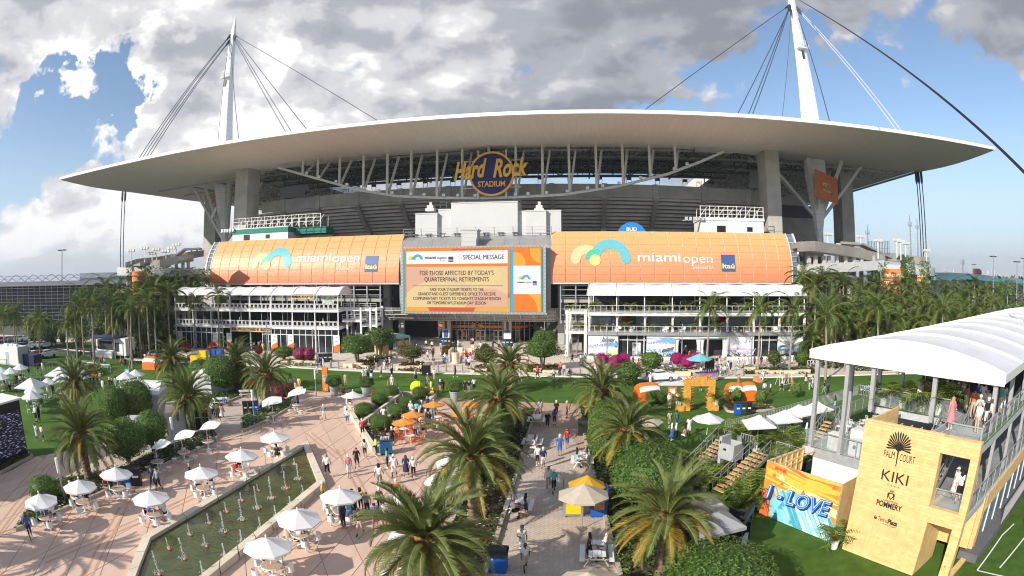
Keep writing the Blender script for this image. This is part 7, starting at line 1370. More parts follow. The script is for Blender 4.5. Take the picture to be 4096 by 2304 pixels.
# ---------------------------------------------------------------- left lawn: video wall, gardens, trailers
_o=G('A',215,535);tz=CAM_H+ray('A',160,100).z*hypot(_o.x,_o.y)/hypot(*ray('A',160,100).xy);_c=G('n5',300,752,tz);_l=G('n5',0,835,tz)
VF=Frame(_o.x,_o.y,atan2(_c.y-_l.y,_c.x-_l.x));vw=T('video_wall','black outdoor video wall showing blue white streaks at the left edge','screen',VF.o,VF.a)
mb=MB();mb.bx(-14,0,0,3,0,tz-.15);mb.build('cabinet',black,vw);mb=MB();mb.bx(-14,.2,-.2,3.2,tz-.15,tz);mb.build('roof_lid',white,vw)
vm=M('streaked screen',(.01,.01,.02),.4,var=0,emit=.5);_t=vm.node_tree;_b=_t.nodes['Principled BSDF'];_tc=_t.nodes.new('ShaderNodeTexCoord');_mp=_t.nodes.new('ShaderNodeMapping');_mp.inputs['Scale'].default_value=(1.1,1,5.5);_mp.inputs['Rotation'].default_value=(0,.35,0);_n=_t.nodes.new('ShaderNodeTexNoise');_n.inputs['Scale'].default_value=2.2;_n.inputs['Detail'].default_value=3;_vr=_t.nodes.new('ShaderNodeValToRGB')
_vr.color_ramp.elements[0].position=.56;_vr.color_ramp.elements[0].color=(.004,.004,.01,1);_vr.color_ramp.elements[1].position=.68;_vr.color_ramp.elements[1].color=(.45,.46,.75,1);_t.links.new(_tc.outputs['Object'],_mp.inputs[0]);_t.links.new(_mp.outputs[0],_n.inputs[0]);_t.links.new(_n.outputs[0],_vr.inputs[0]);_t.links.new(_vr.outputs[0],_b.inputs['Base Color']);_t.links.new(_vr.outputs[0],_b.inputs['Emission Color'])
mb=MB();mb.bx(-13.6,-.1,-.04,.02,.5,tz-1.0);mb.build('screen_face',vm,vw)
def garden(r,pts,group,top,mesh,near,sc=1.0):
 for i,(x,y,lab)in enumerate(pts):p=G(r,x,y,top);parasol(Vector((p.x,p.y,0)),rnd.random()*1.5,lab,mesh=mesh,group=group);T('garden_table','TABLE','table',(p.x+.3,p.y,0),rnd.random(),'grey tables in the left garden',GT);[chair(Vector((p.x+.3+.85*cos(a),p.y+.85*sin(a),0)),a+pi,DCH if i%2 else WCH,'CHAIR','chairs in the left umbrella garden')for a in(.3,2.2,4.1)]
GC=canopy(1.5,1.75,2.5,8,.04);BC=canopy(2.6,2.1,3.1,4,.06)
garden('n5',((285,262,'white garden parasol beside the navy container'),(150,322,'white garden parasol left of the navy container'),(10,318,'white garden parasol at the picture edge, upper'),(8,398,'white garden parasol at the picture edge, lower'),(1095,305,'white garden parasol behind the big square one'),(845,430,'white garden parasol in front of the big square one'),(690,472,'white garden parasol between the two square ones'),(475,580,'white garden parasol under the square one'),(448,655,'white garden parasol nearest the video wall'),(1815,386,'white garden parasol on the lawn, left of the pair'),(1957,352,'white garden parasol on the lawn, right of the pair')),'white parasols in the left garden',2.5,GC,True)
for x,y,lab in((860,305,'large square white parasol by the pampas grass'),(440,470,'large square white parasol with a vent by the video wall')):p=G('n5',x,y,3.1);parasol(Vector((p.x,p.y,0)),.9,lab,mesh=BC,group='large square parasols')
st('turf',xy('n5',(-400,330),(520,370),(900,440),(520,700),(330,760),(-400,760)),-.015,lawnm)
mb=MB()
for a,b in(((500,370),(900,330)),((230,700),(720,340)),((-100,290),(500,290))):P,Q=G('n5',*a),G('n5',*b);n=int((Q-P).length/1.6);mb.bar(P+Vector((0,0,1)),Q+Vector((0,0,1)),.06);[mb.bar(P.lerp(Q,k/n),P.lerp(Q,k/n)+Vector((0,0,1)),.05)for k in range(n+1)]
o=mb.build('garden_railing',steelg);o['label']='low grey rails zigzagging round the left umbrella garden';o['category']='railing';THINGS.append(o)
def boxthing(name,lab,cat,r,x,y,rz,dims,m,extra=()):
 p=G(r,x,y);o=T(name,lab,cat,(p.x,p.y,0),rz);w,d,h=dims;mb=MB();mb.bx(0,w,0,d,.15,h);mb.bx(.1,w-.1,.1,d-.1,0,.15);mb.build('body',m,o)
 for nm,b,mm in extra:mb=MB();mb.bx(*b);mb.build(nm,mm,o)
 return o
boxthing('site_cabin','white site cabin with roof vents on the left lawn','cabin','n5',-60,270,.12,(7.5,3,3.2),white,[('roof_vent',(x,x+.9,.8,1.6,3.2,3.6),white)for x in(2.4,4.0,5.4)]+[('door',(3.6,4.5,-.03,.02,.2,2.3),M('cabin grey',(.5,.5,.52),.5)),('cabin_edge',(7.3,7.52,-.02,3.02,.15,3.2),MATS['cabin grey'])])
boxthing('skip','navy blue open container beside the white cabin','container','n5',285,290,.12,(4.4,2.4,1.9),navy,[('rim',(-.05,4.45,-.05,.08,1.8,1.95),darkst),('tank',(.6,3.8,.6,1.8,1.5,1.85),darkst)])
p=G('D',700,1245);o=T('food_truck','white food truck with navy roof and serving counter on the left lawn','truck',(p.x,p.y,0),.02);mb=MB();mb.bx(0,8.0,1.4,4.0,.5,3.2);mb.bx(5.2,8.4,1.2,4.1,.5,3.6);mb.build('body',white,o);mb=MB();mb.bx(-.2,6.6,.0,4.2,3.6,3.85);mb.build('roof',navy,o);mb=MB();mb.bx(.4,5.0,1.33,1.42,1.4,3.0);mb.bx(5.6,6.6,1.15,1.22,1.2,2.8);mb.build('hatch',dint,o);mb=MB();mb.bx(0,5.2,.3,.8,.0,1.25);mb.build('counter',white,o);mb=MB();[mb.bar((x,.1,0),(x,.1,3.6),.12)for x in(0,6.4)];mb.build('post',steelg,o)
for x in(1.2,7.2):mb=MB();mb.lathe([(.42,-.15),(.45,-.1),(.45,.1),(.42,.15)],14);w_=mb.build('wheel',black,o,loc=(x,1.5,.45));w_.rotation_euler=(pi/2,0,0)
def marquee(r,pts,z0,rise,lab,m=vinyl,name='marquee'):
 o=T(name,lab,'tent');P=[G(r,x,y,z0)for x,y in pts];n=10;a,b,c,d=P;rows=[]
 for i in range(n+1):t=i/n;L,R=a.lerp(b,t),d.lerp(c,t);up=Vector((0,0,rise*sin(pi*t)));rows.append([L.lerp(R,k/4)+up for k in range(5)])
 mb=MB();mb.grid(rows);mb.build('roof_fabric',m,o,smooth=True);mb=MB();S=[q[0]for q in rows];E_=[q[-1]for q in rows];mb.add(S,[tuple(range(n+1))]);mb.add(E_,[tuple(range(n+1))]);mb.build('gable_fabric',m,o)
 mb=MB();Q=[Vector((q.x,q.y,0))for q in P];[mb.add([Q[i],Q[(i+1)%4],P[(i+1)%4],P[i]],[(0,1,2,3)])for i in range(4)];mb.build('side_wall',M('tent wall grey',(.42,.44,.46),.6),o);return o
marquee('n5',((1620,700),(2080,560),(2420,600),(2300,720)),2.8,1.0,'white vaulted marquee behind the dark clipped trees');marquee('n6',((430,360),(740,310),(980,350),(680,420)),2.6,.5,'low white tent roof beside the dark clipped tree')
marquee('n6',((60,930),(130,830),(300,800),(330,880)),2.6,.7,'beige curved roof of the food kiosk by the brick path',beige,'food_kiosk')
p=G('n6',230,1160);o=T('kiosk_counter','dark glazed kiosk counter under the beige roof','counter',(p.x,p.y,0),.55);mb=MB();mb.bx(-.2,3.4,0,.8,0,1.2);mb.bx(-.2,3.4,.0,.1,1.2,1.9,1);mb.build('cabinet',[black,wglass],o);mb=MB();[mb.bx(k*1.1-.24,k*1.1-.18,-.03,.03,0,2)for k in range(4)];mb.bx(-.24,3.4,-.03,.02,1.15,1.22);mb.build('frame',steelw,o);mb=MB();mb.bx(-.3,1.3,-.1,-.05,2.1,2.7);mb.build('sign_board',white,o)
marquee('n5',((1880,1090),(1900,1040),(2050,1030),(2060,1100)),2.2,.3,'small grey roof between two clipped trees',M('grey roofing',(.42,.42,.43),.7),'kiosk_roof')
p=G('D',1430,1310);o=T('drinks_stand','yellow drinks stand on a pine base with blue fridges','stall',(p.x,p.y,0),.05);mb=MB();mb.bx(0,3.4,0,1.4,0,.5);mb.build('pine_base',M('stand timber',(.45,.22,.12),.7),o);mb=MB();mb.bx(0,3.2,.3,1.3,.5,1.6);mb.bx(1.6,3.2,.4,1.2,1.6,2.5);mb.build('counter',M('yellow panel',(.78,.55,.01)),o)
for x in(3.0,4.3):mb=MB();mb.bx(x,x+1.15,2.2,3.2,.1,2.5);mb.build('fridge',blue,o);mb=MB();mb.bx(x+.1,x+1.05,2.17,2.2,.3,2.3);mb.build('fridge_door',M('blue glass',(.05,.12,.4),.2),o)
mb=MB();mb.bx(3.4,4.3,.2,1.1,0,1.1);mb.build('cool_box',M('yellow box',(.8,.5,.02),.5),o)
for r,x,y,k,s,lab in(('D',1410,1225,'redb',1.15,'round red bush left of the drinks stand'),('D',1607,1225,'redb',1.15,'round red bush right of the drinks stand'),('D',1955,1240,'redb',.9,'red bush half behind the golden palm'),('D',2265,1285,'plum',1.3,'plum coloured bush before the shop, left of two'),('D',2330,1285,'plum',1.3,'plum coloured bush before the shop, right of two'),('E',1965,1330,'pink',1.2,'magenta bush beside the lamp post, first from the bollards'),('E',2065,1345,'pink',1.2,'magenta bush second from the bollards'),('E',2130,1325,'pink',1.15,'magenta bush third from the bollards'),('E',2530,1320,'pink',1.2,'magenta bush left of the teal umbrella'),('K',35,1345,'pink',1.2,'magenta bush right behind the teal umbrella'),('K',105,1315,'pink',1.15,'magenta bush nearest the first coconut palm')):
 p=G(r,x,y);bush(Vector((p.x,p.y,0)),s,s*.85,k,lab,'shrub',lift=.35,name='bougainvillea')
for r,x,y,k,sx,sz,lift,lab in(('D',2145,1275,'ball',2.0,1.0,.6,'rounded dark green tree in front of the shop windows'),('E',120,1300,'dark',2.7,1.8,1.3,'spreading dark tree at the shop end'),('E',295,1240,'dark',2.7,1.9,1.4,'spreading dark tree beside the ticket tent'),('E',535,1310,'olive',1.8,1.2,1.0,'small olive brown tree in the middle bed'),('E',1085,1330,'olive',1.9,1.3,.8,'olive brown tree left of the golden palm'),('E',1515,1340,'dark',2.6,1.6,1.5,'front spreading dark tree right of the entrance'),('E',1530,1230,'dark',2.3,1.4,1.7,'middle spreading dark tree right of the entrance'),('E',1515,1130,'dark',2.0,1.2,2.3,'rear spreading dark tree against the leaf print wall'),('E',2340,1330,'ballfar',1.9,1.25,.1,'dome shaped clipped shrub between the magenta bushes'),('K',685,1335,'olive',1.3,1.2,.6,'brownish shrub right of the second coconut palm'),('K',893,1320,'ballfar',1.2,1.1,.5,'small green tree by the white barrier'),('E',2160,1460,'ballfar',1.7,1.4,.4,'round green tree beside the date palm at the lawn edge')):
 p=G(r,x,y);bush(Vector((p.x,p.y,0)),sx,sz,k,lab,'tree'if lift>.6 else 'shrub',lift=lift,multi=True,name='ornamental_tree'if lift>.6 else 'clipped_shrub')
bl=M('cream stone block',(.70,.60,.43),.85,var=.14,scale=1.2,bump=.3)
def blocks(r,lst):
 for x,y,w in lst:p=G(r,x,y);o=T('stone_block','BLOCK','stone bench',(p.x,p.y,0),radians(-7.35)+rnd.uniform(-.06,.06),'cream stone blocks edging the beds');mb=MB();mb.prism([(-w/2,-.35),(w/2-.05,-.38),(w/2,.33),(-w/2+.06,.36)],0,.62);mb.build('block',bl,o)
blocks('n3',((800,1015,2.3),(975,1010,2.2),(60,1000,1.9),(2190,1060,2.4)));blocks('n1',((60,1055,2.2),(1390,1095,2.3),(1150,1060,1.2)));blocks('n4',((1210,960,2.4),(1340,945,2.2),(2030,945,2.3),(2165,950,2.4),(2325,950,2.4),(2455,940,2.3),(1900,915,1.8),(410,945,1.6)));blocks('n2',((1330,995,2.2),(1510,1000,2.0),(1665,1010,2.1),(500,950,1.6),(130,925,1.6)));blocks('E',((55,1322,1.7),(130,1318,1.7)));blocks('K',((2060,1345,2.0),))
beds=(('n3',((690,1045),(760,900),(1180,900),(1180,960),(1060,1050),(960,1062)),'red flower bed round the small olive tree',[lfb,red,rust,lfa]),('n3',((-60,1015),(-60,850),(350,850),(340,920),(240,965),(120,1030)),'red edged flower bed left of the first bollards',[lfb,red,rust,lfa]),('n3',((100,800),(330,765),(610,790),(560,830),(180,830)),'low white flower bed under the ticket tent tree',[lfb,lfa,wflow]),('n1',((-30,1080),(20,960),(360,980),(330,1080)),'red flower bed left of the golden palm',[lfb,red,rust]),('n1',((930,1070),(960,930),(1550,950),(1555,1090),(1500,1120)),'red flower bed under the dark tree right of the entrance',[lfa,red,rust,lfb]),('n4',((250,935),(260,870),(1480,890),(1330,955),(840,960)),'long bed of yellow and white flowers by the white car',[lfy,wflow,lfb]),('n4',((1860,960),(1800,880),(2560,880),(2600,955)),'green bed at the feet of the coconut palms',[lfb,lfa,lfc]),('n2',((1250,1010),(1290,960),(1720,960),(1780,1040),(1500,1040)),'yellow green bed in front of the plum bushes',[lfy,lfb,wflow]),('n3',((1500,760),(1520,640),(1700,575),(1870,575),(1650,610),(1640,740)),'curved rust red bed behind the bronze statue',[lfb,rust,red,lfc]),('n3',((2200,700),(2250,590),(2330,575),(2440,680),(2400,720)),'sloping green shrub bed right of the stone steps',[lfb,lfc,rust]),('K',((1290,1340),(1340,1310),(2000,1330),(1990,1352),(1300,1362)),'green bed behind the white tent corner',[lfb,lfa,wflow]),('D',((-300,1150),(0,1135),(660,1170),(940,1230),(700,1200),(0,1150)),'low hedge bed along the curved road',[lfb,lfc,lfa]),('D',((950,1262),(960,1225),(1400,1250),(1900,1285),(1880,1300),(1500,1285)),'green bed along the promenade before the shop',[lfb,lfa,lfc]),('D',((1080,1110),(1290,1105),(1290,1140),(1080,1140)),'green bed at the foot of the left ramp',[lfb,lfa,lfy]))
for i,(r,pts,lab,mt)in enumerate(beds):bed('planter_bed',xy(r,*pts),lab,mt,1100,.20,.75 if 'shrub'in lab or 'rust'in lab else .5,None,i not in(11,13),.2,80+i)
P=xy('n5',(1130,430),(1250,350),(1440,350),(1490,430),(1400,465),(1200,470));b_=bed('planter_bed',P,'kerbed island of pampas grass under the leaning coconut palm',[lfc,lfy,leafm('straw grass',(.28,.25,.08))],900,.3,1.0,seed=99)
for i,(b,c,lab)in enumerate((((135,1190),(110,960),'slim coconut palm leftmost on the lawn'),((305,1270),(300,960),'coconut palm between the road and the navy container'),((520,1310),(480,985),'coconut palm propped by stakes on the left lawn'),((715,1330),(665,890),'tall coconut palm rising from the pampas grass'),((1000,1330),(945,880),'leaning coconut palm right of the food truck'),((1140,1180),(1130,1000),'short coconut palm behind the lawn beds'),((1480,1180),(1465,850),'coconut palm before the left bay of the shop'),((1660,1200),(1650,780),'tall coconut palm before the shop front'))):
 p=G('D',*b);d=ray('D',*c);h=CAM_H+d.z*hypot(p.x,p.y)/hypot(d.x,d.y);coconut(p,h,lab,17,1.0,.5,i);mb=MB();[mb.bar((p.x+1.1*cos(a),p.y+1.1*sin(a),0),(p.x,p.y,2.1),.09)for a in(.4,2.5,4.6)]if i in(2,3,4,6)else mb.bar((p.x,p.y,0),(p.x,p.y,.1),.1);o=mb.build('stake',M('timber stake',(.35,.27,.18),.9),THINGS[-1]);o.location=(-p.x,-p.y,0)
for i,(b,c,lab)in enumerate((((1460,845),(1530,255),'leaning coconut palm before the middle of the pavilion'),((1985,915),(1970,275),'coconut palm before the second glass bay of the pavilion'),((2310,900),(2300,285),'coconut palm with stakes before the pavilion end'))):
 p=G('n4',*b);d=ray('n4',*c);h=CAM_H+d.z*hypot(p.x,p.y)/hypot(d.x,d.y);coconut(p,h,lab,18,1.1,.3,20+i)
# ---------------------------------------------------------------- background: stand, trees, overpass, skyline
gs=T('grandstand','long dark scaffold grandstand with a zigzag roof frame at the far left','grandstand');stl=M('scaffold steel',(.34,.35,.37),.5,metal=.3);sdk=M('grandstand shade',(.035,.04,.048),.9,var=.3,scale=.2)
ga,gb=AR('D',-500,700,215),AR('D',985,640,180);ga.z=gb.z=0;gu=(gb-ga);GL=gu.length;gang=atan2(gu.y,gu.x);gs.location=ga;gs.rotation_euler=(0,0,gang)
zg=AR('D',480,690,195).z;zt=AR('D',480,622,195).z
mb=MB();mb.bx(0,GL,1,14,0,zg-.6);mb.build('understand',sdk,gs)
mb=MB()
for k in range(12):z=.8+k*(zg-1)/11;mb.bx(0,GL,.3,.42,z,z+.10)
mb.bx(0,GL,.0,.5,zg-.2,zg+.9);mb.build('ledger',stl,gs);mb=MB()
for k in range(int(GL/2.4)+1):mb.bx(k*2.4,k*2.4+.10,.5,.62,0,zg)
mb.build('standard',stl,gs);mb=MB();n=int(GL/7.4)
for k in range(n):x=k*7.4;mb.bar((x,0,zg+.9),(x+3.2,0,zt),.22);mb.bar((x+3.2,0,zt),(x+4.2,0,zt),.22);mb.bar((x+4.2,0,zt),(x+7.4,0,zg+.9),.22);mb.bar((x,8,zg+.9),(x+3.7,8,zt),.18);mb.bar((x+3.7,8,zt),(x+7.4,8,zg+.9),.18)
for z in(zg+1.8,zg+2.6):mb.bar((0,0,z),(GL,0,z),.10)
mb.build('zigzag_frame',stl,gs)
fl=[leafm('far foliage',(.045,.06,.022),.4,.1,.1,.3),leafm('far foliage light',(.085,.095,.035),.4,.1,.1,.3)]
def mass(name,lab,r,x0,x1,R0,R1,h0,h1,n,seed,mats=fl):
 q=random.Random(seed);mb=MB()
 for i in range(n):
  x=q.uniform(x0,x1);R=q.uniform(R0,R1);p=AR(r,x,700,R);z=q.uniform(0,q.uniform(h0,h1));s=q.uniform(.5,1.2)*max(.5,R/230);a=Vector((q.uniform(-1,1),q.uniform(-1,1),q.uniform(-.4,1)))*s;b=Vector((q.uniform(-1,1),q.uniform(-1,1),q.uniform(-.4,1)))*s;c=Vector((p.x,p.y,z));mb.add([c-a,c-b,c+a,c+b],[(0,1,2,3)],q.randrange(len(mats)))
 o=mb.build(name,mats);o['kind']='stuff';o['label']=lab;return o
mass('treeline','far dark treeline behind the grandstand','D',-600,1000,240,420,5,10.5,3000,1);mass('treeline','far green treeline on the right horizon','K',1750,2900,330,900,6,15,5200,3);mass('undergrowth','dark undergrowth below the right palms','K',900,2300,88,112,.5,3.5,3000,4);mass('undergrowth','undergrowth below the left palms','D',960,1340,114,122,.5,3.0,1500,5)
mass('treeline','dark trees beyond the white tent','K',1900,2800,150,260,3,9,3600,6)
DIRL=['beside the left ramp banner','before the left ramp','behind the shop end','in the left palm grove','behind the food truck','at the back of the left grove'];DIRR=['beside the right ramp','below the ivy covered ramp','behind the pavilion end','in the right palm grove','before the orange bank banner','beyond the white tent roof']
for i,(x,y,R,s)in enumerate(((1160,740,108,1.1),(1040,770,106,1),(900,745,112,1.05),(790,715,118,1.1),(610,780,112,1),(1265,760,112,1.15),(1385,670,130,1.25),(1500,690,128,1.15),(1220,690,128,1.1),(690,800,104,.95),(960,830,100,.9),(840,820,106,1),(1110,830,98,.95),(1330,740,129,1.1),(1090,690,120,1.1),(560,850,98,.9),(1450,720,130,1.1),(20,930,112,1.0),(100,905,118,1.0),(1340,660,131,1.1))):
 p=AR('D',x,y,R);far_palm(p,max(4,p.z),'palm tree '+DIRL[i%6],s,i)
for i,(x,y,R,s)in enumerate(((1000,720,100,1.1),(1210,690,112,1.2),(950,690,106,1.1),(1350,760,108,1.1),(1620,720,108,1.15),(1640,830,98,1),(1830,760,118,1.1),(1960,900,104,1.1),(1780,800,108,1),(2000,740,128,1.1),(2240,880,112,1.05),(2160,745,150,1.2),(2280,745,150,1.2),(1750,1000,92,1),(1690,1010,96,.9),(1480,1000,90,1),(1130,860,92,1.1),(1290,900,98,1),(1400,870,96,1),(1550,790,112,1.1),(1060,640,110,1),(2100,800,140,1),(2330,830,130,1),(1900,860,108,1),(1240,1000,88,.9),(900,640,104,1.05),(2420,820,180,1.1),(1420,700,118,1.1),(2200,690,190,1.2),(1720,690,124,1.1))):
 p=AR('K',x,y,R);far_palm(p,max(3.5,p.z),'palm tree '+DIRR[i%6],s,i)
q=random.Random(3)
for i in range(64):
 rt=i>21;r='K'if rt else 'D';x=q.uniform(915,2250)if rt else q.uniform(780,1240);R=q.uniform(84,128)if rt else q.uniform(112,130);p=AR(r,x,900,R);far_palm(p,q.uniform(3.2,8.5),'palm tree '+(DIRR if rt else DIRL)[i%6],q.uniform(.95,1.3),i)
for i,(x,y,R,h)in enumerate(((1100,950,78,1.35),(1490,880,84,1.15),(1960,890,82,1.15))):
 p=AR('K',x,y,R);coconut(p,max(4,p.z),('large coconut palm with wide fronds right of the pavilion','coconut palm in front of the orange bank banner','coconut palm over the white tent ridge')[i],18,h,.5,40+i,group='large palms of the right grove')
for i,(x,y,R,w,k)in enumerate(((250,900,134,3,'tree2'),(330,920,130,2.8,'tree2'),(760,930,126,3,'tree2'),(600,980,124,2.8,'tree2'),(380,980,128,2.6,'tree'),(860,950,124,2.8,'tree2'),(560,880,136,3,'tree'),(2370,880,140,5,'tree'),(2520,880,130,5.5,'tree'),(2180,650,330,7,'tree'),(2060,770,170,5,'tree'),(2330,720,260,6,'tree'),(2450,700,300,7,'tree'))):
 r='D'if x<1000 and i<7 else 'K';p=AR(r,x,y-(30 if r=='K'else 0),R);far_tree(p,max(5,p.z),w,('yellowing broadleaf tree by the left road','yellowing broadleaf tree next to the far light pole','yellow green tree in the left grove','thin yellow green tree before the left path','dark small tree by the left path','yellow green tree behind the food truck','dark tree at the left grove edge','dark tree right of the white tent','dark round tree at the right picture edge','far tree below the overpass','tree between the palms and the car park','far tree by the right light pole','far tree at the right horizon')[i],k)
for i,(x,y,s)in enumerate(((350,1150,.9),(410,1165,.7),(475,1140,.9),(598,1165,.8),(240,1140,.8))):bush(G('D',x,y),s,1.3*s,'ballfar',('clipped cone shrub by the road, second from left','small round shrub by the road','clipped cone shrub by the road in the middle','clipped shrub by the road beside the coconut palm','clipped shrub by the road at the left')[i],name='clipped_shrub')
carb=[]
def car_mesh():
 mb=MB();prof=[(-2.35,.35),(-2.38,.75),(-2.2,.95),(-1.5,1.02),(-.75,1.42),(.55,1.47),(1.45,1.08),(2.25,1.0),(2.4,.7),(2.35,.35)]
 rows=[[(x,y*(1 if z<1.1 else .80),z)for x,z in prof]for y in(-.92,-.90,.90,.92)];mb.grid(rows,flip=True);n=len(prof);mb.add([(x,-.92*(1 if z<1.1 else .8),z)for x,z in prof],[tuple(range(n))]);mb.add([(x,.92*(1 if z<1.1 else .8),z)for x,z in prof],[tuple(reversed(range(n)))]);return mb.mesh('body',M('car paint',(.60,.61,.62),.25,var=.02,spec=.6))
CB=car_mesh();mb=MB();mb.add([(-1.42,-.86,1.05),(-.72,-.78,1.39),(.5,-.78,1.44),(1.3,-.86,1.09)],[(0,1,2,3)]);mb.add([(-1.42,.86,1.05),(-.72,.78,1.39),(.5,.78,1.44),(1.3,.86,1.09)],[(3,2,1,0)]);mb.add([(-1.5,-.7,1.035),(-.78,-.66,1.425),(-.78,.66,1.425),(-1.5,.7,1.035)],[(3,2,1,0)]);mb.add([(1.5,-.7,1.09),(.62,-.66,1.475),(.62,.66,1.475),(1.5,.7,1.09)],[(0,1,2,3)])
CW=mb.mesh('windows',MATS['car glass']if 'car glass'in MATS else glass('car glass'));CW.transform(Matrix.Scale(1.012,4));mb=MB();mb.lathe([(.33,-.11),(.35,-.08),(.35,.08),(.33,.11)],16);WT=mb.mesh('wheel',M('tyre',(.02,.02,.02),.8));mb=MB();mb.lathe([(.22,-.125),(.22,.125)],10);WR=mb.mesh('rim',M('alloy rim',(.45,.46,.47),.3,metal=.7))
paints=[M('car white',(.78,.78,.78),.25,spec=.6),M('car silver',(.45,.46,.48),.25,metal=.5),M('car dark',(.03,.03,.035),.25,spec=.6),M('car red',(.30,.02,.02),.25,spec=.6)]
def car(p,rz,lab,group=None,m=0,far=False):
 o=T('parked_car',lab,'car',(p.x,p.y,0),rz,group);b=ob('body',CB,o);b.material_slots[0].link='OBJECT';b.material_slots[0].material=paints[m];ob('windows',CW,o)
 for x in(-1.42,1.42):
  for y in(-.85,.85):
   w=ob('wheel',WT,o,(x,y,.35));w.rotation_euler=(pi/2,0,0)
   if not far:ob('rim',WR,w)
 return o
p=G('n4',985,1025);car(Vector((p.x,p.y+.9,0)),radians(2),'white display car on a white mat on the lawn',m=0)
st('display_mat',xy('n4',(830,1030),(900,985),(1330,990),(1330,1062),(860,1060)),-.02,M('white mat',(.74,.74,.73),.6))
for i in range(26):p=AR('D',-60+(i%9)*48+rnd.uniform(-8,8),895-14*(i//9),112+16*(i//9));car(p,rnd.choice((1.2,1.3,4.4)),'CAR','cars in the left car park',rnd.choice((0,1,2,3,0)),True)
for i in range(30):p=AR('K',2080+(i%10)*52+rnd.uniform(-10,10),800,190+28*(i//10));car(p,rnd.choice((1.0,1.1,.2)),'CAR','cars in the right car park',rnd.choice((0,1,2,3,0)),True)
ov=T('overpass','long curved motorway overpass with a teal edge beam at the far right','bridge');P=[AR('K',x,y,R)for x,y,R in((1840,625,230),(1950,622,260),(2100,628,300),(2250,640,340),(2400,655,380),(2600,672,430),(2900,690,520))];ramp_seg(ov,P,9,.9,M('pale overpass concrete',(.42,.43,.44),.8));mb=MB()
for a,b in zip(P,P[1:]):mb.bar(a-Vector((0,5,1.4)),b-Vector((0,5,1.4)),.9,1.5)
mb.build('edge_beam',teal,ov);mb=MB();[mb.bx(p.x-.8,p.x+.8,p.y-.8,p.y+.8,0,p.z)for p in[P[0].lerp(P[1],t)for t in(.1,.6)]+[P[i].lerp(P[i+1],t)for i in range(1,6)for t in(.1,.6)]];mb.build('pier',MATS['pale overpass concrete'],ov)
p=AR('K',2220,628,335);o=T('lorry','dark red lorry crossing the overpass','lorry',p,.35);mb=MB();mb.bx(-5.5,3,-1.2,1.2,.9,3.6);mb.bx(3.2,5.5,-1.2,1.2,.7,3.0,1);[mb.bx(x-.5,x+.5,-1.2,1.2,0,.9,1)for x in(-4,-2.5,4)];mb.build('body',[M('lorry red',(.12,.02,.025),.5),darkst],o)
tf_=M('far tower render',(.58,.56,.53),.7,var=.1)
for i,(x,w,yt)in enumerate(((1975,10,590),(2040,8,595),(2120,8,592),(2238,9,595),(2265,10,597),(2300,14,600),(2328,10,597),(2350,10,602),(2430,9,622),(2390,7,628),(2480,8,630),(2545,9,632),(2600,12,625),(2010,7,605),(2405,6,630))):
 a=AR('K',x,655,2600);t=AR('K',x,yt,2600);o=T('tower_block','SKY','tower block',(a.x,a.y,0),rnd.random(),'pale tower blocks on the horizon');ww=w*2600*.53/2200;mb=MB();mb.bx(-ww/2,ww/2,-ww/2,ww/2,0,t.z);mb.bx(-ww/4,ww/4,-ww/4,ww/4,t.z,t.z+6);mb.build('wall',tf_,o);mb=MB()
 for k in range(int(t.z/9)):mb.bx(-ww/2-.3,ww/2+.3,-ww/2-.3,ww/2+.3,4+k*9,7+k*9)
 mb.build('window_band',M('far window band',(.30,.34,.38),.4),o)
a=AR('D',790,650,330);o=T('office_block','glassy office block behind the grandstand','building',(a.x,a.y,0),.3);mb=MB();z=AR('D',790,608,330).z;mb.bx(-14,14,-8,8,0,z);mb.build('wall',M('office wall',(.30,.33,.37),.5),o);mb=MB();[mb.bx(-14.1,14.1,-8.1,8.1,2+k*3.6,4+k*3.6)for k in range(int(z/3.6))];mb.build('window_band',M('office glass',(.08,.13,.20),.15),o)
for i,(x,yt,R)in enumerate(((1398,245,420),(1720,175,430),(1774,200,500),(2112,505,420))):
 a=AR('K',x,640,R);t=AR('K',x,yt,R);o=T('lattice_mast',('thin lattice radio mast beside the right ramp','tall lattice radio mast, taller of the pair','tall lattice radio mast, thinner of the pair','short radio mast over the right treeline')[i],'radio mast',(a.x,a.y,0),0,'radio masts');h=t.z;mb=MB();w=.9
 for c in((0,w),(w*.87,-w/2),(-w*.87,-w/2)):mb.tube((c[0],c[1],0),(c[0]*.3,c[1]*.3,h),.22,.12,4)
 for k in range(int(h/3)):s=1-.7*k*3/h;mb.bar((0,w*s,k*3),(w*.87*s,-w/2*s,k*3+3),.12);mb.bar((w*.87*s,-w/2*s,k*3),(-w*.87*s,-w/2*s,k*3+3),.12)
 mb.build('lattice',M('mast grey',(.25,.25,.27),.6),o);mb=MB();[mb.bx(1.6*cos(b)-.2,1.6*cos(b)+.2,1.6*sin(b)-.2,1.6*sin(b)+.2,h*.86,h*.86+3)for b in(0,2.1,4.2)];mb.lathe([(1.2,h*.86+.5),(1.2,h*.86+.7)],8);mb.build('antenna',steelg,o)
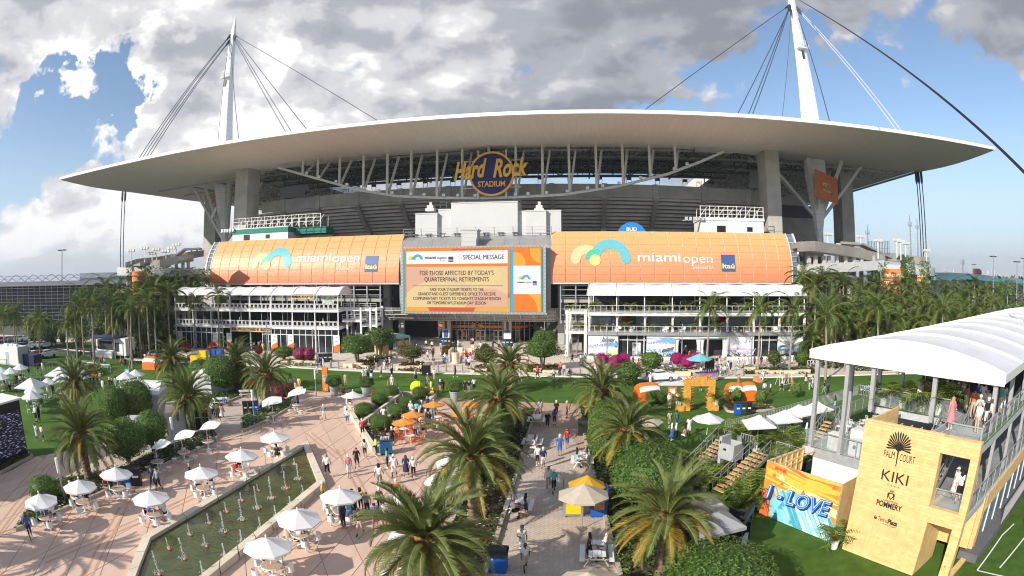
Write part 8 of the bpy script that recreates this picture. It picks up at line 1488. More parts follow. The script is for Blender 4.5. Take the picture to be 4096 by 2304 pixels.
for r,x,yb,yt,R,lab in(('D',470,800,437,190,'tall car park light pole against the left sky'),('K',2340,770,485,220,'tall car park light pole beyond the white tent'),('K',2518,780,525,210,'car park light pole at the right picture edge'),('K',2195,700,545,330,'far light pole by the overpass'),('K',2570,690,500,260,'light pole cut by the right picture edge'),('K',2445,905,780,150,'short light pole beyond the tent roof')):
 a=AR(r,x,yb,R);t=AR(r,x,yt,R);o=T('light_pole',lab,'light pole',(a.x,a.y,0),0,'car park light poles');h=t.z;mb=MB();mb.tube((0,0,0),(0,0,h),.28,.14,8);mb.build('pole',steelg,o);mb=MB();[mb.bx(k-.55,k+.55,-.5,.5,h-.25,h+.1)for k in(-1.3,1.3)];mb.bar((-1.6,0,h),(1.6,0,h),.14);mb.build('lamp_head',darkst,o)
for r,x,yb,yt,lab in(('D',225,1235,950,'grey lamp post on the left lawn'),('n1',1280,640,120,'grey lamp post before the leaf print wall'),('n4',430,800,425,'grey lamp post before the first pavilion panel'),('n4',1200,830,425,'grey lamp post before the pavilion entrance'),('n4',1915,880,430,'grey lamp post before the third pavilion panel'),('n2',1745,960,455,'grey lamp post before the shop right bay'),('n2',1140,920,455,'grey lamp post before the shop sign'),('n2',600,830,455,'grey lamp post before the shop left bays'),('n2',35,840,440,'grey lamp post at the shop left end')):
 p=G(r,x,yb);d=ray(r,x,yt);h=CAM_H+d.z*hypot(p.x,p.y)/hypot(d.x,d.y);o=T('street_lamp',lab,'street lamp',(p.x,p.y,0),rnd.uniform(-.4,.4),'grey street lamps');mb=MB();mb.tube((0,0,0),(0,0,h),.11,.08,8);mb.build('post',steelg,o)
 mb=MB();[(mb.path([(0,0,z),(s*.35,-.1,z+.45),(s*.55,-.15,z+.85)],.03,5),mb.lathe([(.02,0),(.16,.05),(.16,.2),(.05,.3)],8,(s*.6,-.15,z+.75)))for s,z in((-1,h*.62),(-1,h*.48),(1,h*.30))];mb.build('lamp_head',steelg,o)
# ---------------------------------------------------------------- bollards, statue, lawn props
mb=MB();mb.lathe([(.16,0),(.16,1.02),(.10,1.08)],12);BOL=mb.mesh('bollard',M('brushed bollard',(.50,.505,.51),.35,metal=.5))
for r,lst in(('n3',((305,1000),(588,1015),(1280,1030),(1432,1038),(1580,1042),(1732,1046),(1882,1050),(2035,1056))),('n1',((1610,1122),(1770,1122),(1930,1122),(2088,1124))),('n4',((1600,960),(1675,960),(1752,960),(1828,960))),('n2',((1915,1040),(2005,1055)))):
 for x,y in lst:p=G(r,x,y);T('bollard','BOLLARD','bollard',(p.x,p.y,0),0,'steel bollards along the lawn edge',BOL)
p=G('n3',1760,885);stt=T('statue','bronze statue of a standing figure on a round stone plinth','statue',(p.x,p.y,0),.3);mb=MB();mb.lathe([(.72,0),(.72,.12),(.64,.16),(.64,1.55),(.70,1.62),(.70,1.7)],18);mb.build('plinth',bl,stt)
w_=T('curved_wall','curved pale retaining wall with stone steps behind the statue','wall');q=[G('n3',x,y,.9)for x,y in((1640,760),(1645,640),(1700,600),(1790,598),(1900,605))];mb=MB();[mb.bar(Vector((a.x,a.y,.45)),Vector((b.x,b.y,.45)),.35,.9)for a,b in zip(q,q[1:])];mb.build('wall',prm,w_)
for k in range(4):a,b=G('n3',1820+k*75,760-k*38),G('n3',1985+k*40,760-k*38);mb=MB();mb.bar(Vector((a.x,a.y,.2+.1*k)),Vector((b.x,b.y,.2+.1*k)),.7,.4+.2*k);mb.build('step',bl,w_)
p,q=G('n7',630,520),G('n7',1010,515);AF=Frame(p.x,p.y,atan2(q.y-p.y,q.x-p.x));aw=(q-p).length;ah=3.35;o=T('timber_arch','square timber arch with splintered edges standing on the lawn','arch',AF.o,AF.a);at_=M('arch timber',(.60,.30,.055),.7,var=.2,scale=3);rows=20
for k in range(rows):
 z0=k*ah/rows;z1=(k+.93)*ah/rows
 for a,b in(((0,.62),(aw-.62,aw))if k<16 else((0,aw),)):mb=MB();mb.bx(a-rnd.uniform(0,.03),b+rnd.uniform(0,.03),-.3,.3,z0,z1);mb.build('board',at_,o)
for s,x in((-1,0),(-1,aw-.62),(1,.62)):
 mb=MB()
 for k in range(22):
  z=.25+k*.14;l=rnd.uniform(.15,.55);mb.add([(x,-.28,z-.06),(x,.28,z-.06),(x+s*l,rnd.uniform(-.2,.2),z+.1),(x,-.28,z+.08),(x,.28,z+.08)],[(0,1,2),(0,2,3),(1,4,2),(3,2,4)])
 mb.build('splinter',at_,o)
mb=MB();[mb.bar((x,0,ah),(x+rnd.uniform(-.5,.5),rnd.uniform(-.2,.2),ah+rnd.uniform(.2,.6)),.06)for x in[i*aw/40 for i in range(41)]];mb.bx(aw*.4,aw*.72,-.2,.2,ah,ah+.35);mb.build('top_splinter',at_,o);mb=MB();mb.bx(-.9,-.02,-.5,.3,0,.6);mb.bx(aw+.02,aw+.5,-.5,.3,0,.6);mb.build('base_box',at_,o)
for u,v,s,lab in((-.5,-.1,1.0,'potted palm on the left base of the timber arch'),(aw+.25,-.1,1.4,'potted palm on the right base of the timber arch')):w=AF.w(u,v,.6);potted(w,s,lab,POTW,'potted palms at the arch')
orn,whc=M('orange inflatable',(.75,.16,.015),.45,var=.06),M('white inflatable',(.80,.80,.79),.45)
def inflatable(r,x,y,lab,n=2,w=2.3,rz=-.1):
 p=G(r,x,y);o=T('inflatable_sofa',lab,'inflatable',(p.x,p.y,0),rz)
 for k in range(n):
  mb=MB();cx=(k-(n-1)/2)*w*1.02;rows=[]
  for i in range(15):
   t=i/14;y_=-1.1+2.2*t;z=2.1*min(1,sin(pi*t)**.35+.02);rows.append([(cx+w/2*s*(1-.06*(1-abs(2*t-1))),y_,z*(1-.10*abs(s)**4))for s in[j/6-1 for j in range(13)]])
  mb.grid(rows);F=len(mb.f)
  for f in range(F):c=sum((Vector(mb.v[i])for i in mb.f[f]),Vector())/4;mb.m[f]=1 if 1.15<c.z<1.75 and c.y<0 else 0
  for e in(0,12):mb.add([r_[e]for r_ in rows],[tuple(range(15))])
  mb.build('cushion',[orn,whc],o,smooth=False)
 return o
inflatable('n7',1350,385,'orange and white double inflatable sofa beside the timber arch',2,1.75,-.05);inflatable('n7',150,390,'orange and white inflatable half behind the round tree',1,2.6,.2);inflatable('n6',1020,560,'orange and white inflatable behind the bench palm',1,2.4,.2);inflatable('n6',1290,560,'orange inflatable behind the lamp post palm',1,2.6,.1);inflatable('n5',2200,350,'orange and white inflatable under the left palms',1,2.6,.1)
P=xy('n7',(1140,480),(1190,540),(1310,560),(1500,545),(1800,520),(1720,470),(1500,440),(1200,450));isl=bed('planter_bed',P,'white kerbed island bed with two cone shrubs and bins',[lfb,rust,lfc],700,.14,.35,seed=120)
CONE=leaf_mesh('foliage',1300,.10,[lfa,lfb],31,p=1.25,core=.8)
for x,y,lab in((1305,435,'left cone shrub on the island bed'),(1615,455,'right cone shrub on the island bed'),(2065,350,'small cone shrub by the blue notice board')):q=G('n7',x,y);o=T('cone_shrub',lab,'shrub',(q.x,q.y,0));c=ob('foliage',CONE,o,(0,0,.95));c.scale=(.85,.85,1.05);t=ob('trunk',TR1,o);t.scale=(1,1,.5)
q=G('n5',1155,310);o=T('cone_shrub','small dark conifer on the left lawn','shrub',(q.x,q.y,0));c=ob('foliage',CONE,o,(0,0,1.1));c.scale=(.6,.6,1.2);t=ob('trunk',TR1,o);t.scale=(1,1,.5)
def board(r,x,y,w,h,z0,m,lab,m2=white,rz=0,name='notice_board'):
 p=G(r,x,y);o=T(name,lab,'sign',(p.x,p.y,0),rz);mb=MB();mb.bx(-w/2,w/2,-.04,.04,z0,z0+h);mb.build('board',m,o);mb=MB();mb.bx(-w/3,w/3,-.05,-.04,z0+h*.45,z0+h*.85);mb.build('print',m2,o);mb=MB();[mb.bar((x_,.1,0),(x_,0,z0+h*.5),.05)for x_ in(-w/2.5,w/2.5)];mb.build('leg',steelg,o)
board('n7',470,480,.95,1.4,.9,orange,'orange framed notice board left of the timber arch');board('n7',2065,330,.9,1.5,.1,M('aqua board',(.10,.42,.60),.5),'light blue notice board by the terrace rail');board('n3',2065,580,.8,1.3,.5,black,'black notice stand before the entrance doors');board('K',1010,1180,1.6,3.0,.3,orange,'orange totem between the coconut palms');board('n2',12,770,1.0,3.0,.2,orange,'orange totem at the left end of the shop');board('n5',1855,520,.9,1.5,.2,M('aqua board',(.10,.42,.60)),'light blue board below the twin parasols')
for x,y,lab in((1935,190,'white goal frame with a ball target on the lawn'),):p=G('n7',x,y);o=T('target_frame',lab,'frame',(p.x,p.y,0),.25);mb=MB();L=[((-1.1,0,0),(-1.1,0,1.9)),((1.1,0,0),(1.1,0,1.9)),((-1.1,0,1.9),(1.1,0,1.9)),((-1.1,0,.05),(1.1,0,.05)),((-1.1,0,1.9),(-.3,0,.05)),((-.3,0,.05),(.2,0,1.9)),((.2,0,1.9),(.7,0,.05)),((-1.1,.9,0),(-1.1,0,1.9)),((1.1,.9,0),(1.1,0,1.9))];[mb.bar(a,b,.05)for a,b in L];mb.build('frame',white,o);mb=MB();mb.bx(-.2,.35,-.05,-.03,.9,1.5);mb.build('target',M('target orange',(.7,.3,.15),.6),o)
p=G('n7',1590,150);o=T('cornhole_board','orange sloped toss game board on the lawn','game',(p.x,p.y,0),.2);mb=MB();mb.add([(-.4,-.8,.08),(.4,-.8,.08),(.4,.8,.7),(-.4,.8,.7),(-.4,-.8,0),(.4,-.8,0),(.4,.8,0),(-.4,.8,0)],[(0,1,2,3),(4,7,6,5),(0,4,5,1),(1,5,6,2),(2,6,7,3),(3,7,4,0)]);mb.build('board',M('faded orange',(.65,.25,.12),.6),o)
p=G('K',120,1390);tq=M('aqua canvas',(.20,.55,.62),.6,trans=.15);parasol(Vector((p.x,p.y,0)),.3,'aqua parasol over the drinks cart by the white car',mesh=canopy(1.9,2.5,3.3,8,.05,tq),pm=steelg)
def vend(r,x,y,rz,lab,m,w=1.4,h=1.2,extra=None,m2=None):
 p=G(r,x,y);o=T('vendor_cart',lab,'cart',(p.x,p.y,0),rz,None);mb=MB();mb.bx(-w/2,w/2,-.4,.4,.15,h);mb.build('cabinet',m,o);mb=MB();mb.bx(-w/2-.04,w/2+.04,-.44,.44,h,h+.06);mb.build('worktop',m2 or darkst,o)
 for s in(-1,1):mb=MB();mb.lathe([(.16,-.04),(.16,.04)],12);q=mb.build('wheel',black,o,loc=(s*w*.35,-.3,.16));q.rotation_euler=(pi/2,0,0)
 for k in range(7):mb=MB();mb.lathe([(.04,0),(.04,.22),(.015,.3)],6,(-w*.35+k*w*.11,.1*(k%2),h+.06));mb.build('bottle',M('bottle clear',(.55,.60,.64),.15),o)
 return o
vend('B',335,525,.4,'bright blue drinks cart at the tip of the flower bed',M('cart blue',(.03,.25,.55),.45),1.0,1.15);vend('n3',1225,1105,.1,'black drinks cart with bottles at the lawn edge',black,1.2,1.4);o=vend('K',175,1425,.05,'pink and blue drinks counter under the aqua parasol',M('magenta print',(.50,.06,.28),.5,col2=(.10,.35,.62),scale=1.2),3.2,1.2);vend('n9',880,1085,.2,'white and blue ice cream cart by the terrace',white,1.6,1.5,None,M('cart blue',(.03,.25,.55)))
p=G('K',205,1390);o=T('drinks_fridge','tall dark fridge behind the pink counter','fridge',(p.x,p.y,0),.05);mb=MB();mb.bx(-.6,.6,0,.8,.05,2.5);mb.build('cabinet',navy,o);mb=MB();mb.bx(-.5,.5,-.03,0,.2,2.3);mb.build('door',wglass,o)
u,z=SF.pv('E',2190,300,6.5);o=T('bar_sign','blue round topped bar sign rising behind the right banner','sign',SF.w(u,6.5,0),SF.a);mb=MB();n=20;rr=3.2;q=[(rr*cos(pi*i/n),z-1.2+rr*sin(pi*i/n))for i in range(n+1)];mb.add([(x,0,y)for x,y in q],[tuple(range(n+1))]);mb.add([(x,.8,y)for x,y in q],[tuple(reversed(range(n+1)))]);mb.grid([[(x,0,y)for x,y in q],[(x,.8,y)for x,y in q]]);mb.build('board',M('sign blue',(.02,.22,.62),.5),o);text('BUD',1.0,white,o,at=(0,-.04,z+.5),width=2.2,bold=.03)
lt=T('wall_lettering','white raised lettering with a red star on the left mast foot','sign',SF.o,SF.a);u,z=SF.pv('z3',185,960,25.0);text('Heineken',3.0,white,lt,at=(u,24.9,z),u=(.75,-.66,.25),width=8.5,bold=.06,ext=.1);u,z=SF.pv('z3',183,770,25.0);mb=MB();mb.add([(u+(2.2 if i%2==0 else .8)*cos(pi/2+i*pi/5)*.5,24.8,z+(2.2 if i%2==0 else .8)*sin(pi/2+i*pi/5))for i in range(10)],[tuple(reversed(range(10)))]);mb.build('star',M('star red',(.55,.03,.03),.5),lt)
p,q=G('K',935,1330),G('K',1280,1300);o=T('crowd_barrier','white patterned crowd barrier across the promenade end','barrier',(0,0,0));mb=MB();n=16
for k in range(n+1):a=p.lerp(q,k/n);mb.bar(a,a+Vector((0,0,1.2)),.06);b=p.lerp(q,min(1,(k+1)/n));mb.bar(a+Vector((0,0,.1 if k%2 else 1.1)),b+Vector((0,0,1.1 if k%2 else .1)),.05)
mb.bar(p+Vector((0,0,1.2)),q+Vector((0,0,1.2)),.07);mb.bar(p+Vector((0,0,.1)),q+Vector((0,0,.1)),.07);mb.build('bar',white,o)
p,q=G('D',760,1100),G('D',1010,1115);o=T('crowd_barrier','grey steel barrier on the path behind the food truck','barrier');mb=MB()
for k in range(25):a=p.lerp(q,k/24);mb.bar(a,a+Vector((0,0,1.1)),.04)
mb.bar(p+Vector((0,0,1.1)),q+Vector((0,0,1.1)),.05);mb.build('bar',steelg,o)
# ---------------------------------------------------------------- the crowd: feet (or seat) in the photograph, top and bottom colours, pose, heading
def crowd(place,r,s,z=0.0):
 for i,w in enumerate(s.split()):
  f=w.split(',');x,y=float(f[0]),float(f[1]);c=f[2];po={'s':'stn','b':'stb','p':'stp','w':'wks','v':'wkb','t':'sit'}[f[3][0]];fc=radians(float(f[4]))if len(f)>4 else rnd.uniform(0,6.28)
  p=G(r,x,y,z)if po!='sit'else G(r,x,y,z+.3);person(Vector((p.x,p.y,z)),c,po,place,fc,i)
crowd('low on the brick path','B','1360,1282,ww,v,190 1385,1402,we,w,190');crowd('farther up the brick path','B','1555,348,kn,w,0 1605,315,bn,b,10 1645,543,bb,s,0')
crowd('right of the pool','B','290,780,wg,w,0 490,700,nnx,w,0 545,712,wk,w,10 295,962,kk,s,0 385,992,ge,b,0 440,1002,ww,s,0 500,1015,nk,s,0 95,992,wkx,s,180 152,965,yk,p,0 70,1062,tb,w,0 145,1138,ke,w,170 260,1092,bp,w,190 45,308,wb,s,0')
crowd('left of the pool','A','1165,795,nn,w,170 1205,808,gk,w,175 240,1172,bn,w,-120 1450,775,nn,s,-60');crowd('on the far plaza','A','2475,703,wk,w,180 2445,272,gw,w,0')
crowd('by the flower bed','B','265,552,lk,b,-60 385,468,kk,s,20 600,332,we,s,0 640,332,gg,s,60 667,332,kk,s,200 570,262,tk,b,0 525,255,ww,s,0 610,250,tn,s,90 650,215,nk,s,0');crowd('on an orange chair','B','330,405,kk,t,-90 430,352,ry,t,90 545,292,nn,t,0 590,295,wk,t,30 700,237,dk,t,0 655,232,kw,t,90 490,320,wn,t,200 455,300,nk,t,-60');
crowd('at a parasol table','A','300,1045,dk,t,-60 350,1035,bk,t,20 410,1000,wn,t,90 380,955,kk,t,180 555,880,ww,t,-90 630,862,pw,t,180 660,895,kk,t,60 800,795,rg,t,-90 850,835,nk,s,20 828,795,tw,t,-60 1098,985,rk,t,-70 1130,1012,bk,t,-30 1248,992,wn,t,80 1485,782,wk,t,-80 1600,775,nk,t,70 1780,672,rrx,t,-60 1805,615,kk,t,200 2078,515,ww,t,180 2090,545,kk,t,0 2175,1165,wex,t,-50 2262,1185,ww,t,0 1990,1335,tk,t,-120 2450,972,we,t,-60 2560,965,tw,t,60 2450,915,yk,s,-90');crowd('at a tall bistro table','A','1160,592,kk,t,-60 1388,542,ww,t,0 1592,412,kg,t,-90 1612,455,ge,t,60 2032,245,kk,t,-90 2250,152,bn,t,90');crowd('beside the big palm','B','785,905,nk,t,90');crowd('by the potted shrub','B','40,158,ww,t,-90 62,142,kk,t,180')
crowd('at a picnic table','B','1770,595,te,t,-80 1855,605,we,t,80 1462,495,ww,t,80 1290,975,wk,t,-80 1395,985,ne,t,80');crowd('at the nearest picnic table','n8','335,1275,kk,t,-80 495,1275,gg,t,80');crowd('on the shady picnic bench','n6','870,805,bg,t,0 922,798,wg,t,0')
crowd('by the beige kiosk','n6','515,1103,bb,w,0 720,993,wkx,w,0 790,1045,dk,w,180 845,1012,pwx,w,180 205,1175,rk,s,60 460,1010,wk,s,90');crowd('at the plaza edge','n6','1840,620,vy,s,0 1890,622,ye,s,0 1775,560,gw,s,40 2130,385,bw,s,0 2520,560,ee,s,180 2490,660,dk,t,40');crowd('by the promenade bollards','n6','2195,315,kk,w,100 2218,318,ww,w,90')
crowd('before the entrance','n3','1175,825,kw,s,180 1245,833,wb,w,-60 1330,650,wk,w,0 1350,765,rk,w,30 1355,962,ve,s,0 1540,952,bk,s,0 1610,945,tw,s,0 1490,772,yw,w,40 1485,612,kw,b,0 1865,922,bk,b,180 1960,988,bk,s,0 2005,993,wk,s,0 2030,875,rw,s,0 2135,832,we,s,180 2165,770,kb,p,40 1975,860,rk,s,0 1895,770,oo,t,180 1950,770,kr,t,180 455,1035,ww,w,180 490,1002,kk,w,180 545,998,wr,w,180 575,738,ke,s,0 280,965,kk,s,90 2445,632,kk,s,180 2560,636,ekx,s,0 1125,1108,lk,b,180');crowd('queuing at the ticket tent','n3','710,755,te,s,0 685,692,tw,s,0 735,685,ww,s,0 795,705,rw,s,0 930,662,te,s,90 1045,678,kk,t,90 830,680,ww,s,0')
crowd('by the dark trees','n1','820,925,rb,w,20 965,932,wr,w,180 1575,1092,ok,s,0 1640,1102,wb,s,180 1945,908,wg,w,-90 1985,908,te,s,180 2030,892,ee,s,180');crowd('on the main lawn','n3','215,1210,kwx,s,0 110,1195,ww,s,0 150,1195,dk,s,0 65,1205,ww,s,30 1025,1225,wkx,s,60 1245,1305,gg,w,-90 590,1345,ww,s,180');crowd('by the tennis ball','n3','1480,1435,np,s,0 1525,1425,nn,s,20 695,1440,ww,t,0 520,1420,wk,t,0 1310,1442,yy,s,-60 1352,1449,yy,t,90 1215,1449,ey,t,0 1940,1445,kk,s,180 2010,1449,kg,s,180 2100,1412,wk,w,180')
crowd('below the arch','n7','440,742,ee,w,180 530,742,db,w,180 470,885,bb,t,0 530,885,kk,t,30 690,845,ww,s,180 650,870,pw,t,30');crowd('beside the timber arch','n7','440,492,wex,s,180 545,485,ww,b,180 845,282,kk,s,0 150,168,kw,s,90 195,198,ww,s,0');crowd('at the pink drinks counter','n7','850,100,wk,s,0 885,112,kr,s,0 1060,70,bn,s,180');crowd('by the game frames','n7','1660,332,wb,s,0 1740,332,wk,w,40 1890,277,wk,w,60 2020,275,oo,w,60 1645,168,ww,w,180 2200,182,kex,w,60 2245,258,bw,w,0 2280,248,yw,w,0 2430,315,kg,w,60 2475,355,nn,w,0 1330,230,oo,p,180')
crowd('before the pavilion','n4','165,842,ww,s,90 1280,805,rk,w,0 1590,852,rw,w,40 1785,887,ww,w,180 1840,862,ww,w,0 1880,872,wwx,w,180 1950,868,pk,w,180 2000,862,ww,s,0 2020,868,nr,s,0 2100,832,ww,s,90 1645,968,wd,w,180 1680,922,ww,w,0 1705,924,nn,w,0 755,872,rr,t,180 1000,872,ww,t,180 1085,872,bw,t,180 2340,842,ww,s,0 2450,792,ww,s,0 1605,962,ww,s,60 1240,760,nk,s,0 1300,750,ww,s,0 1530,740,ww,w,180 1480,750,kk,s,0 320,920,ww,t,180 350,925,ww,t,180')
crowd('in the umbrella garden','n5','65,595,rk,s,0 530,1122,wk,s,0 580,1118,kk,s,90 555,405,kk,w,0 620,388,ww,s,180 545,1385,ww,b,180 630,1405,wv,s,0 740,640,kn,t,0 500,690,ww,t,60 580,660,we,t,0 250,520,kk,t,90 300,500,kr,t,-90 1230,490,kk,t,0 1120,470,gk,t,40 400,840,ww,t,0 600,880,gg,s,180 150,660,kk,t,60');crowd('on the left lawn','n5','1100,218,gk,s,-60 1135,218,bk,s,0 1180,203,kk,s,90 1335,212,kk,w,0 1465,292,rk,s,0 1500,290,od,s,0 1525,328,wd,s,180 1365,568,yk,w,60 1415,580,on,w,40 1600,672,kk,s,0 1632,672,kk,s,0 1690,645,ww,s,40 1750,604,ew,w,90 1500,695,ww,s,0 1930,188,kk,w,60 1750,278,rk,t,0 1820,275,kk,t,60 1620,395,gb,t,60 2100,200,wk,t,0 2170,170,wk,t,60 2140,120,kk,s,0 2010,540,ww,t,0')
crowd('before the shop windows','n2','970,830,wk,s,0 1030,820,ww,s,180 1055,800,wk,s,0 1000,790,kk,s,0 1470,860,dk,s,40 1080,850,yy,w,180 135,790,ww,s,0 380,790,ww,s,60')
crowd('on the pink plaza','B','180,560,wn,w,20 120,640,kk,w,10 60,700,pw,w,200 350,640,tn,s,90 400,700,ww,w,180 200,1000,gk,s,30 330,1080,ww,s,200 420,900,oe,w,0 20,1090,nk,s,60 560,420,wb,s,0 620,430,kw,s,180 690,330,be,s,90 730,400,ww,w,60 160,400,rk,w,0 320,300,ww,w,0');crowd('along the brick path','B','1480,620,wk,w,0 1520,640,nw,w,0 1700,480,rb,w,180 1560,800,we,w,180 1600,820,tk,w,185 1620,250,kk,w,0 1500,240,ww,w,180 1700,260,on,s,90')
crowd('walking over the far lawn','E','300,1400,wk,w,60 380,1410,nn,w,40 700,1420,we,s,0 860,1400,kk,w,90 1000,1390,tw,w,90 1350,1430,ww,w,60 1480,1410,rk,w,120 1600,1425,wb,w,0 1720,1430,ke,s,0 1250,1420,wwx,w,80');crowd('strolling on the pale paving','E','640,1180,wk,w,0 560,1200,nn,w,20 420,1280,we,w,90 690,1260,kk,s,0 880,1180,ww,w,0 980,1170,rb,w,180 1050,1200,we,s,0 1230,1200,bk,w,180 1300,1230,ww,w,0 1240,1290,oe,s,0 1330,1290,kk,w,200 1690,1260,ww,w,90 1740,1290,nk,w,90 780,1290,wb,s,0 1100,1250,tk,s,0');crowd('along the pavilion front','n4','560,860,ww,w,90 620,850,kk,w,90 700,862,bn,w,270 900,870,we,w,90 960,850,rk,s,0 1130,850,ww,w,90 1420,860,ww,w,270 1500,870,tn,w,90 1560,880,ke,s,0 1720,870,ww,w,90 2200,850,nw,w,90 2260,860,ww,w,270 2390,850,rk,s,0');crowd('on the left garden grass','n5','300,600,wk,s,40 350,560,kn,t,60 700,740,ww,w,0 780,760,kk,s,90 900,600,rk,s,0 1000,520,wn,t,0 620,560,bk,t,90 180,440,ww,t,0 420,420,ke,t,60 1250,620,ww,w,60 1320,640,kk,w,60 1460,560,we,s,0 240,740,nk,s,0 560,770,wk,t,0')
for k in range(8):person(PF.w(.4+.75*k,6.4+1.6*sin(k*2.3)**2+.25*k,6.7),('wk','kk','we','nn','pw','wwx','rk','tw','ww','gk','on','wb')[k],('stn','stb')[k%2],'among the upper deck guests',k*1.1,k)
for fr,u0,u1,lv,nm in((HF,-36,-1,((0,1.6),(Z1,1.0),(Z2,1.4)),'shop'),(LF,-28,8,((Y1,1.6),(Y2,2.2)),'pavilion')):
 for z,v in lv:
  for k in range(6):u=u0+(u1-u0)*(k+.5+.3*sin(k*3.1))/6;w=fr.w(u,v+.8*sin(k*1.7)**2,z);person(w,('ww','kn','wk','rk','tn','bk','ge','on','pw','kk','wb')[(k*4+int(z))%11],'sit'if z>1 and k%3 else 'stn','on the %s of the %s'%('ground floor'if z<1 else 'middle floor'if z<6 else 'rooftop',nm),k*1.3,k)
for u,v,z,c,po,f in((3.9,3.3,6.7,'px','stb',60),(4.3,6.3,6.7,'oe','stb',20),(5.1,6.7,6.7,'wwx','stb',180),(5.2,4.7,6.7,'ww','stp',200),(5.7,4.9,6.7,'kw','stn',30),(5.6,3.3,6.7,'we','stn',150),(6.1,4.2,6.7,'wk','stn',100),(2.9,8.5,6.7,'wk','stn',0),(3.8,8.8,6.7,'bw','stn',40),(4.8,9.0,6.7,'kk','stb',0),(1.2,9.5,6.7,'wn','sit',50),(.2,10.2,6.7,'nk','sit',0),(2.2,10.4,6.7,'pe','stn',0),(5.6,9.4,6.7,'ww','stn',0),(-1.2,10.5,6.7,'bn','sit',0)):person(PF.w(u,v,z),c.replace('px','ppx'),po,'on the upper deck',PF.a+radians(f),int(u*10))
for u,v,c,f in((5.35,2.1,'wwx',150),(5.75,1.7,'wk',20),(6.25,2.3,'gb',200)):person(PF.w(u,v,3.6),c,'wks'if f==20 else 'stn','in the pine opening',PF.a+radians(f),1)
for u,v,c in((-9.4,7.9,'bn'),(-8.9,12,'ww'),(-12.6,9.8,'wk'),(-13.1,12.2,'wn'),(-12.5,13.8,'pw'),(-13.4,17.8,'tk')):person(PF.w(u,v,TZ),c,'sit','at a terrace table',PF.a+u,2)
p=G('C',1940,1500);person(Vector((p.x,p.y,0)),'rr','stb','under the pine front',2.5)
b_=BODY['stb'];c=ob('figure',b_,stt,(0,0,1.7));c.scale=(1.25,)*3
for k in range(5):c.material_slots[k].link='OBJECT';c.material_slots[k].material=M('bronze',(.06,.055,.04),.4,metal=.6)
# ---------------------------------------------------------------- every label singles out one thing
bpy.context.view_layer.update()
PE=sorted((o for o in THINGS if o.get('category')=='person'),key=lambda o:o.matrix_world.translation.length)
if len(PE)>290:
 mb=MB();ml_=[]
 for o in PE[290:]:
  for q in[o]+list(o.children):
   k=len(mb.v);Mx=q.matrix_world;mb.v+=[tuple(Mx@v.co)for v in q.data.vertices];sl=[s.material for s in q.material_slots]
   for s in sl:
    if s not in ml_:ml_.append(s)
   for pl in q.data.polygons:mb.f.append(tuple(i+k for i in pl.vertices));mb.m.append(ml_.index(sl[pl.material_index]))
  THINGS.remove(o)
  for c in list(o.children):bpy.data.objects.remove(c)
  bpy.data.objects.remove(o)
 cr=mb.build('crowd',ml_,smooth=True);cr['kind']='stuff';cr['label']='small distant visitors strolling before the stadium and its terraces'
LMK=[(G(r,x,y),t)for r,x,y,t in(('A',1600,1100,'the fountain pool'),('B',300,300,'the walled flower bed'),('A',620,880,'the long left bed'),('n6',1300,950,'the green lamp post bed'),('B',985,950,'the big palm'),('B',1650,700,'the brick path'),('n3',1050,1449,'the giant tennis ball'),('n6',2250,620,'the orange totem'),('n7',820,520,'the timber arch'),('n7',1450,520,'the round kerbed island'),('n4',985,1025,'the white display car'),('n3',1760,885,'the bronze statue'),('n3',800,715,'the ticket tent'),('n2',1000,870,'the shop entrance'),('n4',700,800,'the first pavilion window'),('n4',2080,800,'the second pavilion window'),('n5',850,420,'the big square parasols'),('n5',460,850,'the video wall'),('n5',1300,420,'the pampas grass'),('n5',350,260,'the navy container'),('D',800,1240,'the food truck'),('D',1430,1310,'the drinks stand'),('n7',1500,900,'the pine stairs'),('n7',2000,560,'the terrace parasols'),('n9',900,1300,'the deck posts'),('C',900,1100,'the mural wall'),('n8',1650,1100,'the dark kiosk'),('K',1600,1000,'the right palm grove'),('D',1100,1100,'the left palm grove'))]
BASE=dict(JET='white water jet in or by %s',BALL='round clipped shrub in %s',BOUG='dark pink bush in %s',CHAIR='%s chair at %s',STOOL='white wire bar stool near %s',BLOCK='cream stone block near %s',BOLLARD='steel bollard near %s',POT='potted palm on a balcony near %s',TABLE='grey table near %s',CAR='parked car in the %s car park',SKY='pale tower block far beyond %s',FLOOD='white floodlight pole over the %s ramp')
def imx(o):p=o.matrix_world.translation;return atan2(p.x,max(.1,p.y))
for o in THINGS:
 k=o.get('label','')
 if k in BASE:
  p=o.matrix_world.translation;t=min(LMK,key=lambda l:(l[0]-Vector((p.x,p.y,0))).length)[1]
  if k=='CHAIR':o['label']=BASE[k]%({OCH.name:'orange plastic',WCH.name:'white',DCH.name:'dark rattan'}[o.data.name],t)
  elif k in('CAR','FLOOD'):s=('left'if p.x<0 else 'right');c=o.children[0].material_slots[0].material.name.replace('car ','')+' 'if k=='CAR'else '';o['label']=c+BASE[k]%s
  else:o['label']=BASE[k]%t
by={}
for o in THINGS:by.setdefault(o['label'],[]).append(o)
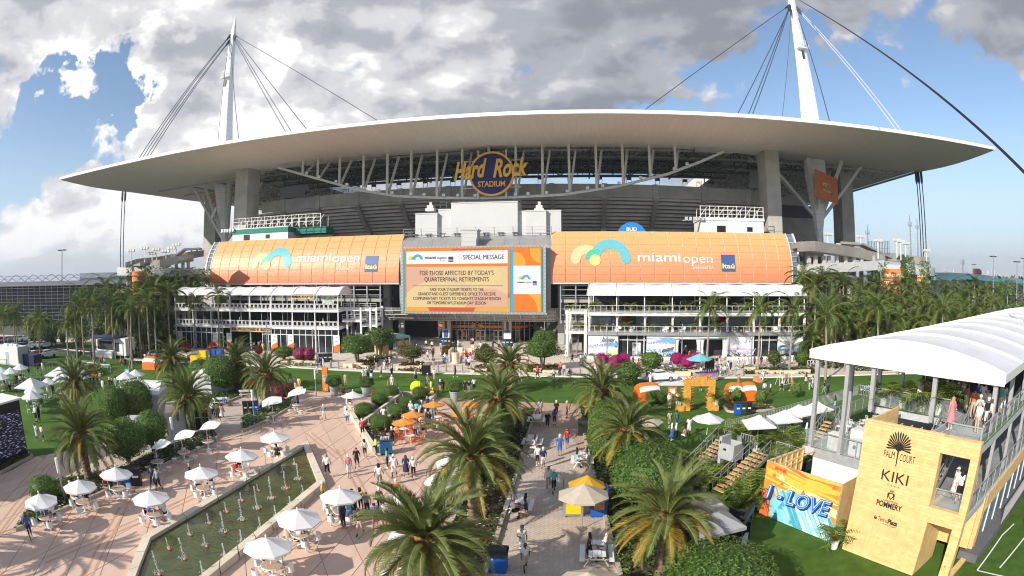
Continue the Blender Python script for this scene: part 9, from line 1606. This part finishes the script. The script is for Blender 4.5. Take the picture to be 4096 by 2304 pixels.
ORD='first second third fourth fifth sixth seventh eighth ninth tenth eleventh twelfth thirteenth fourteenth fifteenth sixteenth seventeenth eighteenth nineteenth twentieth'.split();ORD+=['twenty-'+w for w in ORD[:9]]+['thirtieth']+['thirty-'+w for w in ORD[:9]]
for l,g in by.items():
 if len(g)>1:
  g.sort(key=imx);n=len(g)
  for i,o in enumerate(g):
   w='leftmost'if i==0 else 'rightmost'if i==n-1 else ORD[i]+' from left'
   o['label']='%s, %s'%(l,w)
   if 'group'not in o and o.get('category')!='person':o['group']=l
for o in THINGS:
 if o.get('category')=='person':o['group']='visitors at the venue'
def islands(me):
 par=list(range(len(me.vertices)))
 def fd(a):
  while par[a]!=a:par[a]=par[par[a]];a=par[a]
  return a
 for p in me.polygons:
  v=p.vertices;r=fd(v[0])
  for w in v[1:]:par[fd(w)]=r
 co={};g={}
 for v in me.vertices:co.setdefault((round(v.co.x,3),round(v.co.y,3),round(v.co.z,3)),[]).append(v.index)
 for l in co.values():
  for w in l[1:]:par[fd(w)]=fd(l[0])
 for p in me.polygons:g.setdefault(fd(p.vertices[0]),[]).append(p.index)
 return list(g.values())
KEEP={'frond','crown','foliage','body','blossom','trunk','logo','figure','spray'};done={}
for o in list(bpy.data.objects):
 if o.type!='MESH'or o.parent is None or 'kind'in o or o.name.split('.')[0]in KEEP or len(o.data.polygons)>2500:continue
 me=o.data
 if me.name not in done:done[me.name]=islands(me)
 g=done[me.name]
 if len(g)<2:continue
 if me.users>1 or len(g)>6 or 'lettering'in o.name:o['kind']='stuff';continue
 big=[max(max(me.vertices[i].co[k]for f in h for i in me.polygons[f].vertices)-min(me.vertices[i].co[k]for f in h for i in me.polygons[f].vertices)for k in range(3))for h in g]
 if max(big)<1.2:o['kind']='stuff';continue
 for h in g:
  ids=sorted({i for f in h for i in me.polygons[f].vertices});mp_={a:b for b,a in enumerate(ids)};mb=MB();mb.add([me.vertices[i].co for i in ids],[tuple(mp_[i]for i in me.polygons[f].vertices)for f in h]);mb.m=[me.polygons[f].material_index for f in h]
  n=mb.build(o.name.split('.')[0],list(me.materials),o.parent);n.matrix_local=o.matrix_local
  for c in list(o.children):c.parent=n
 bpy.data.objects.remove(o)
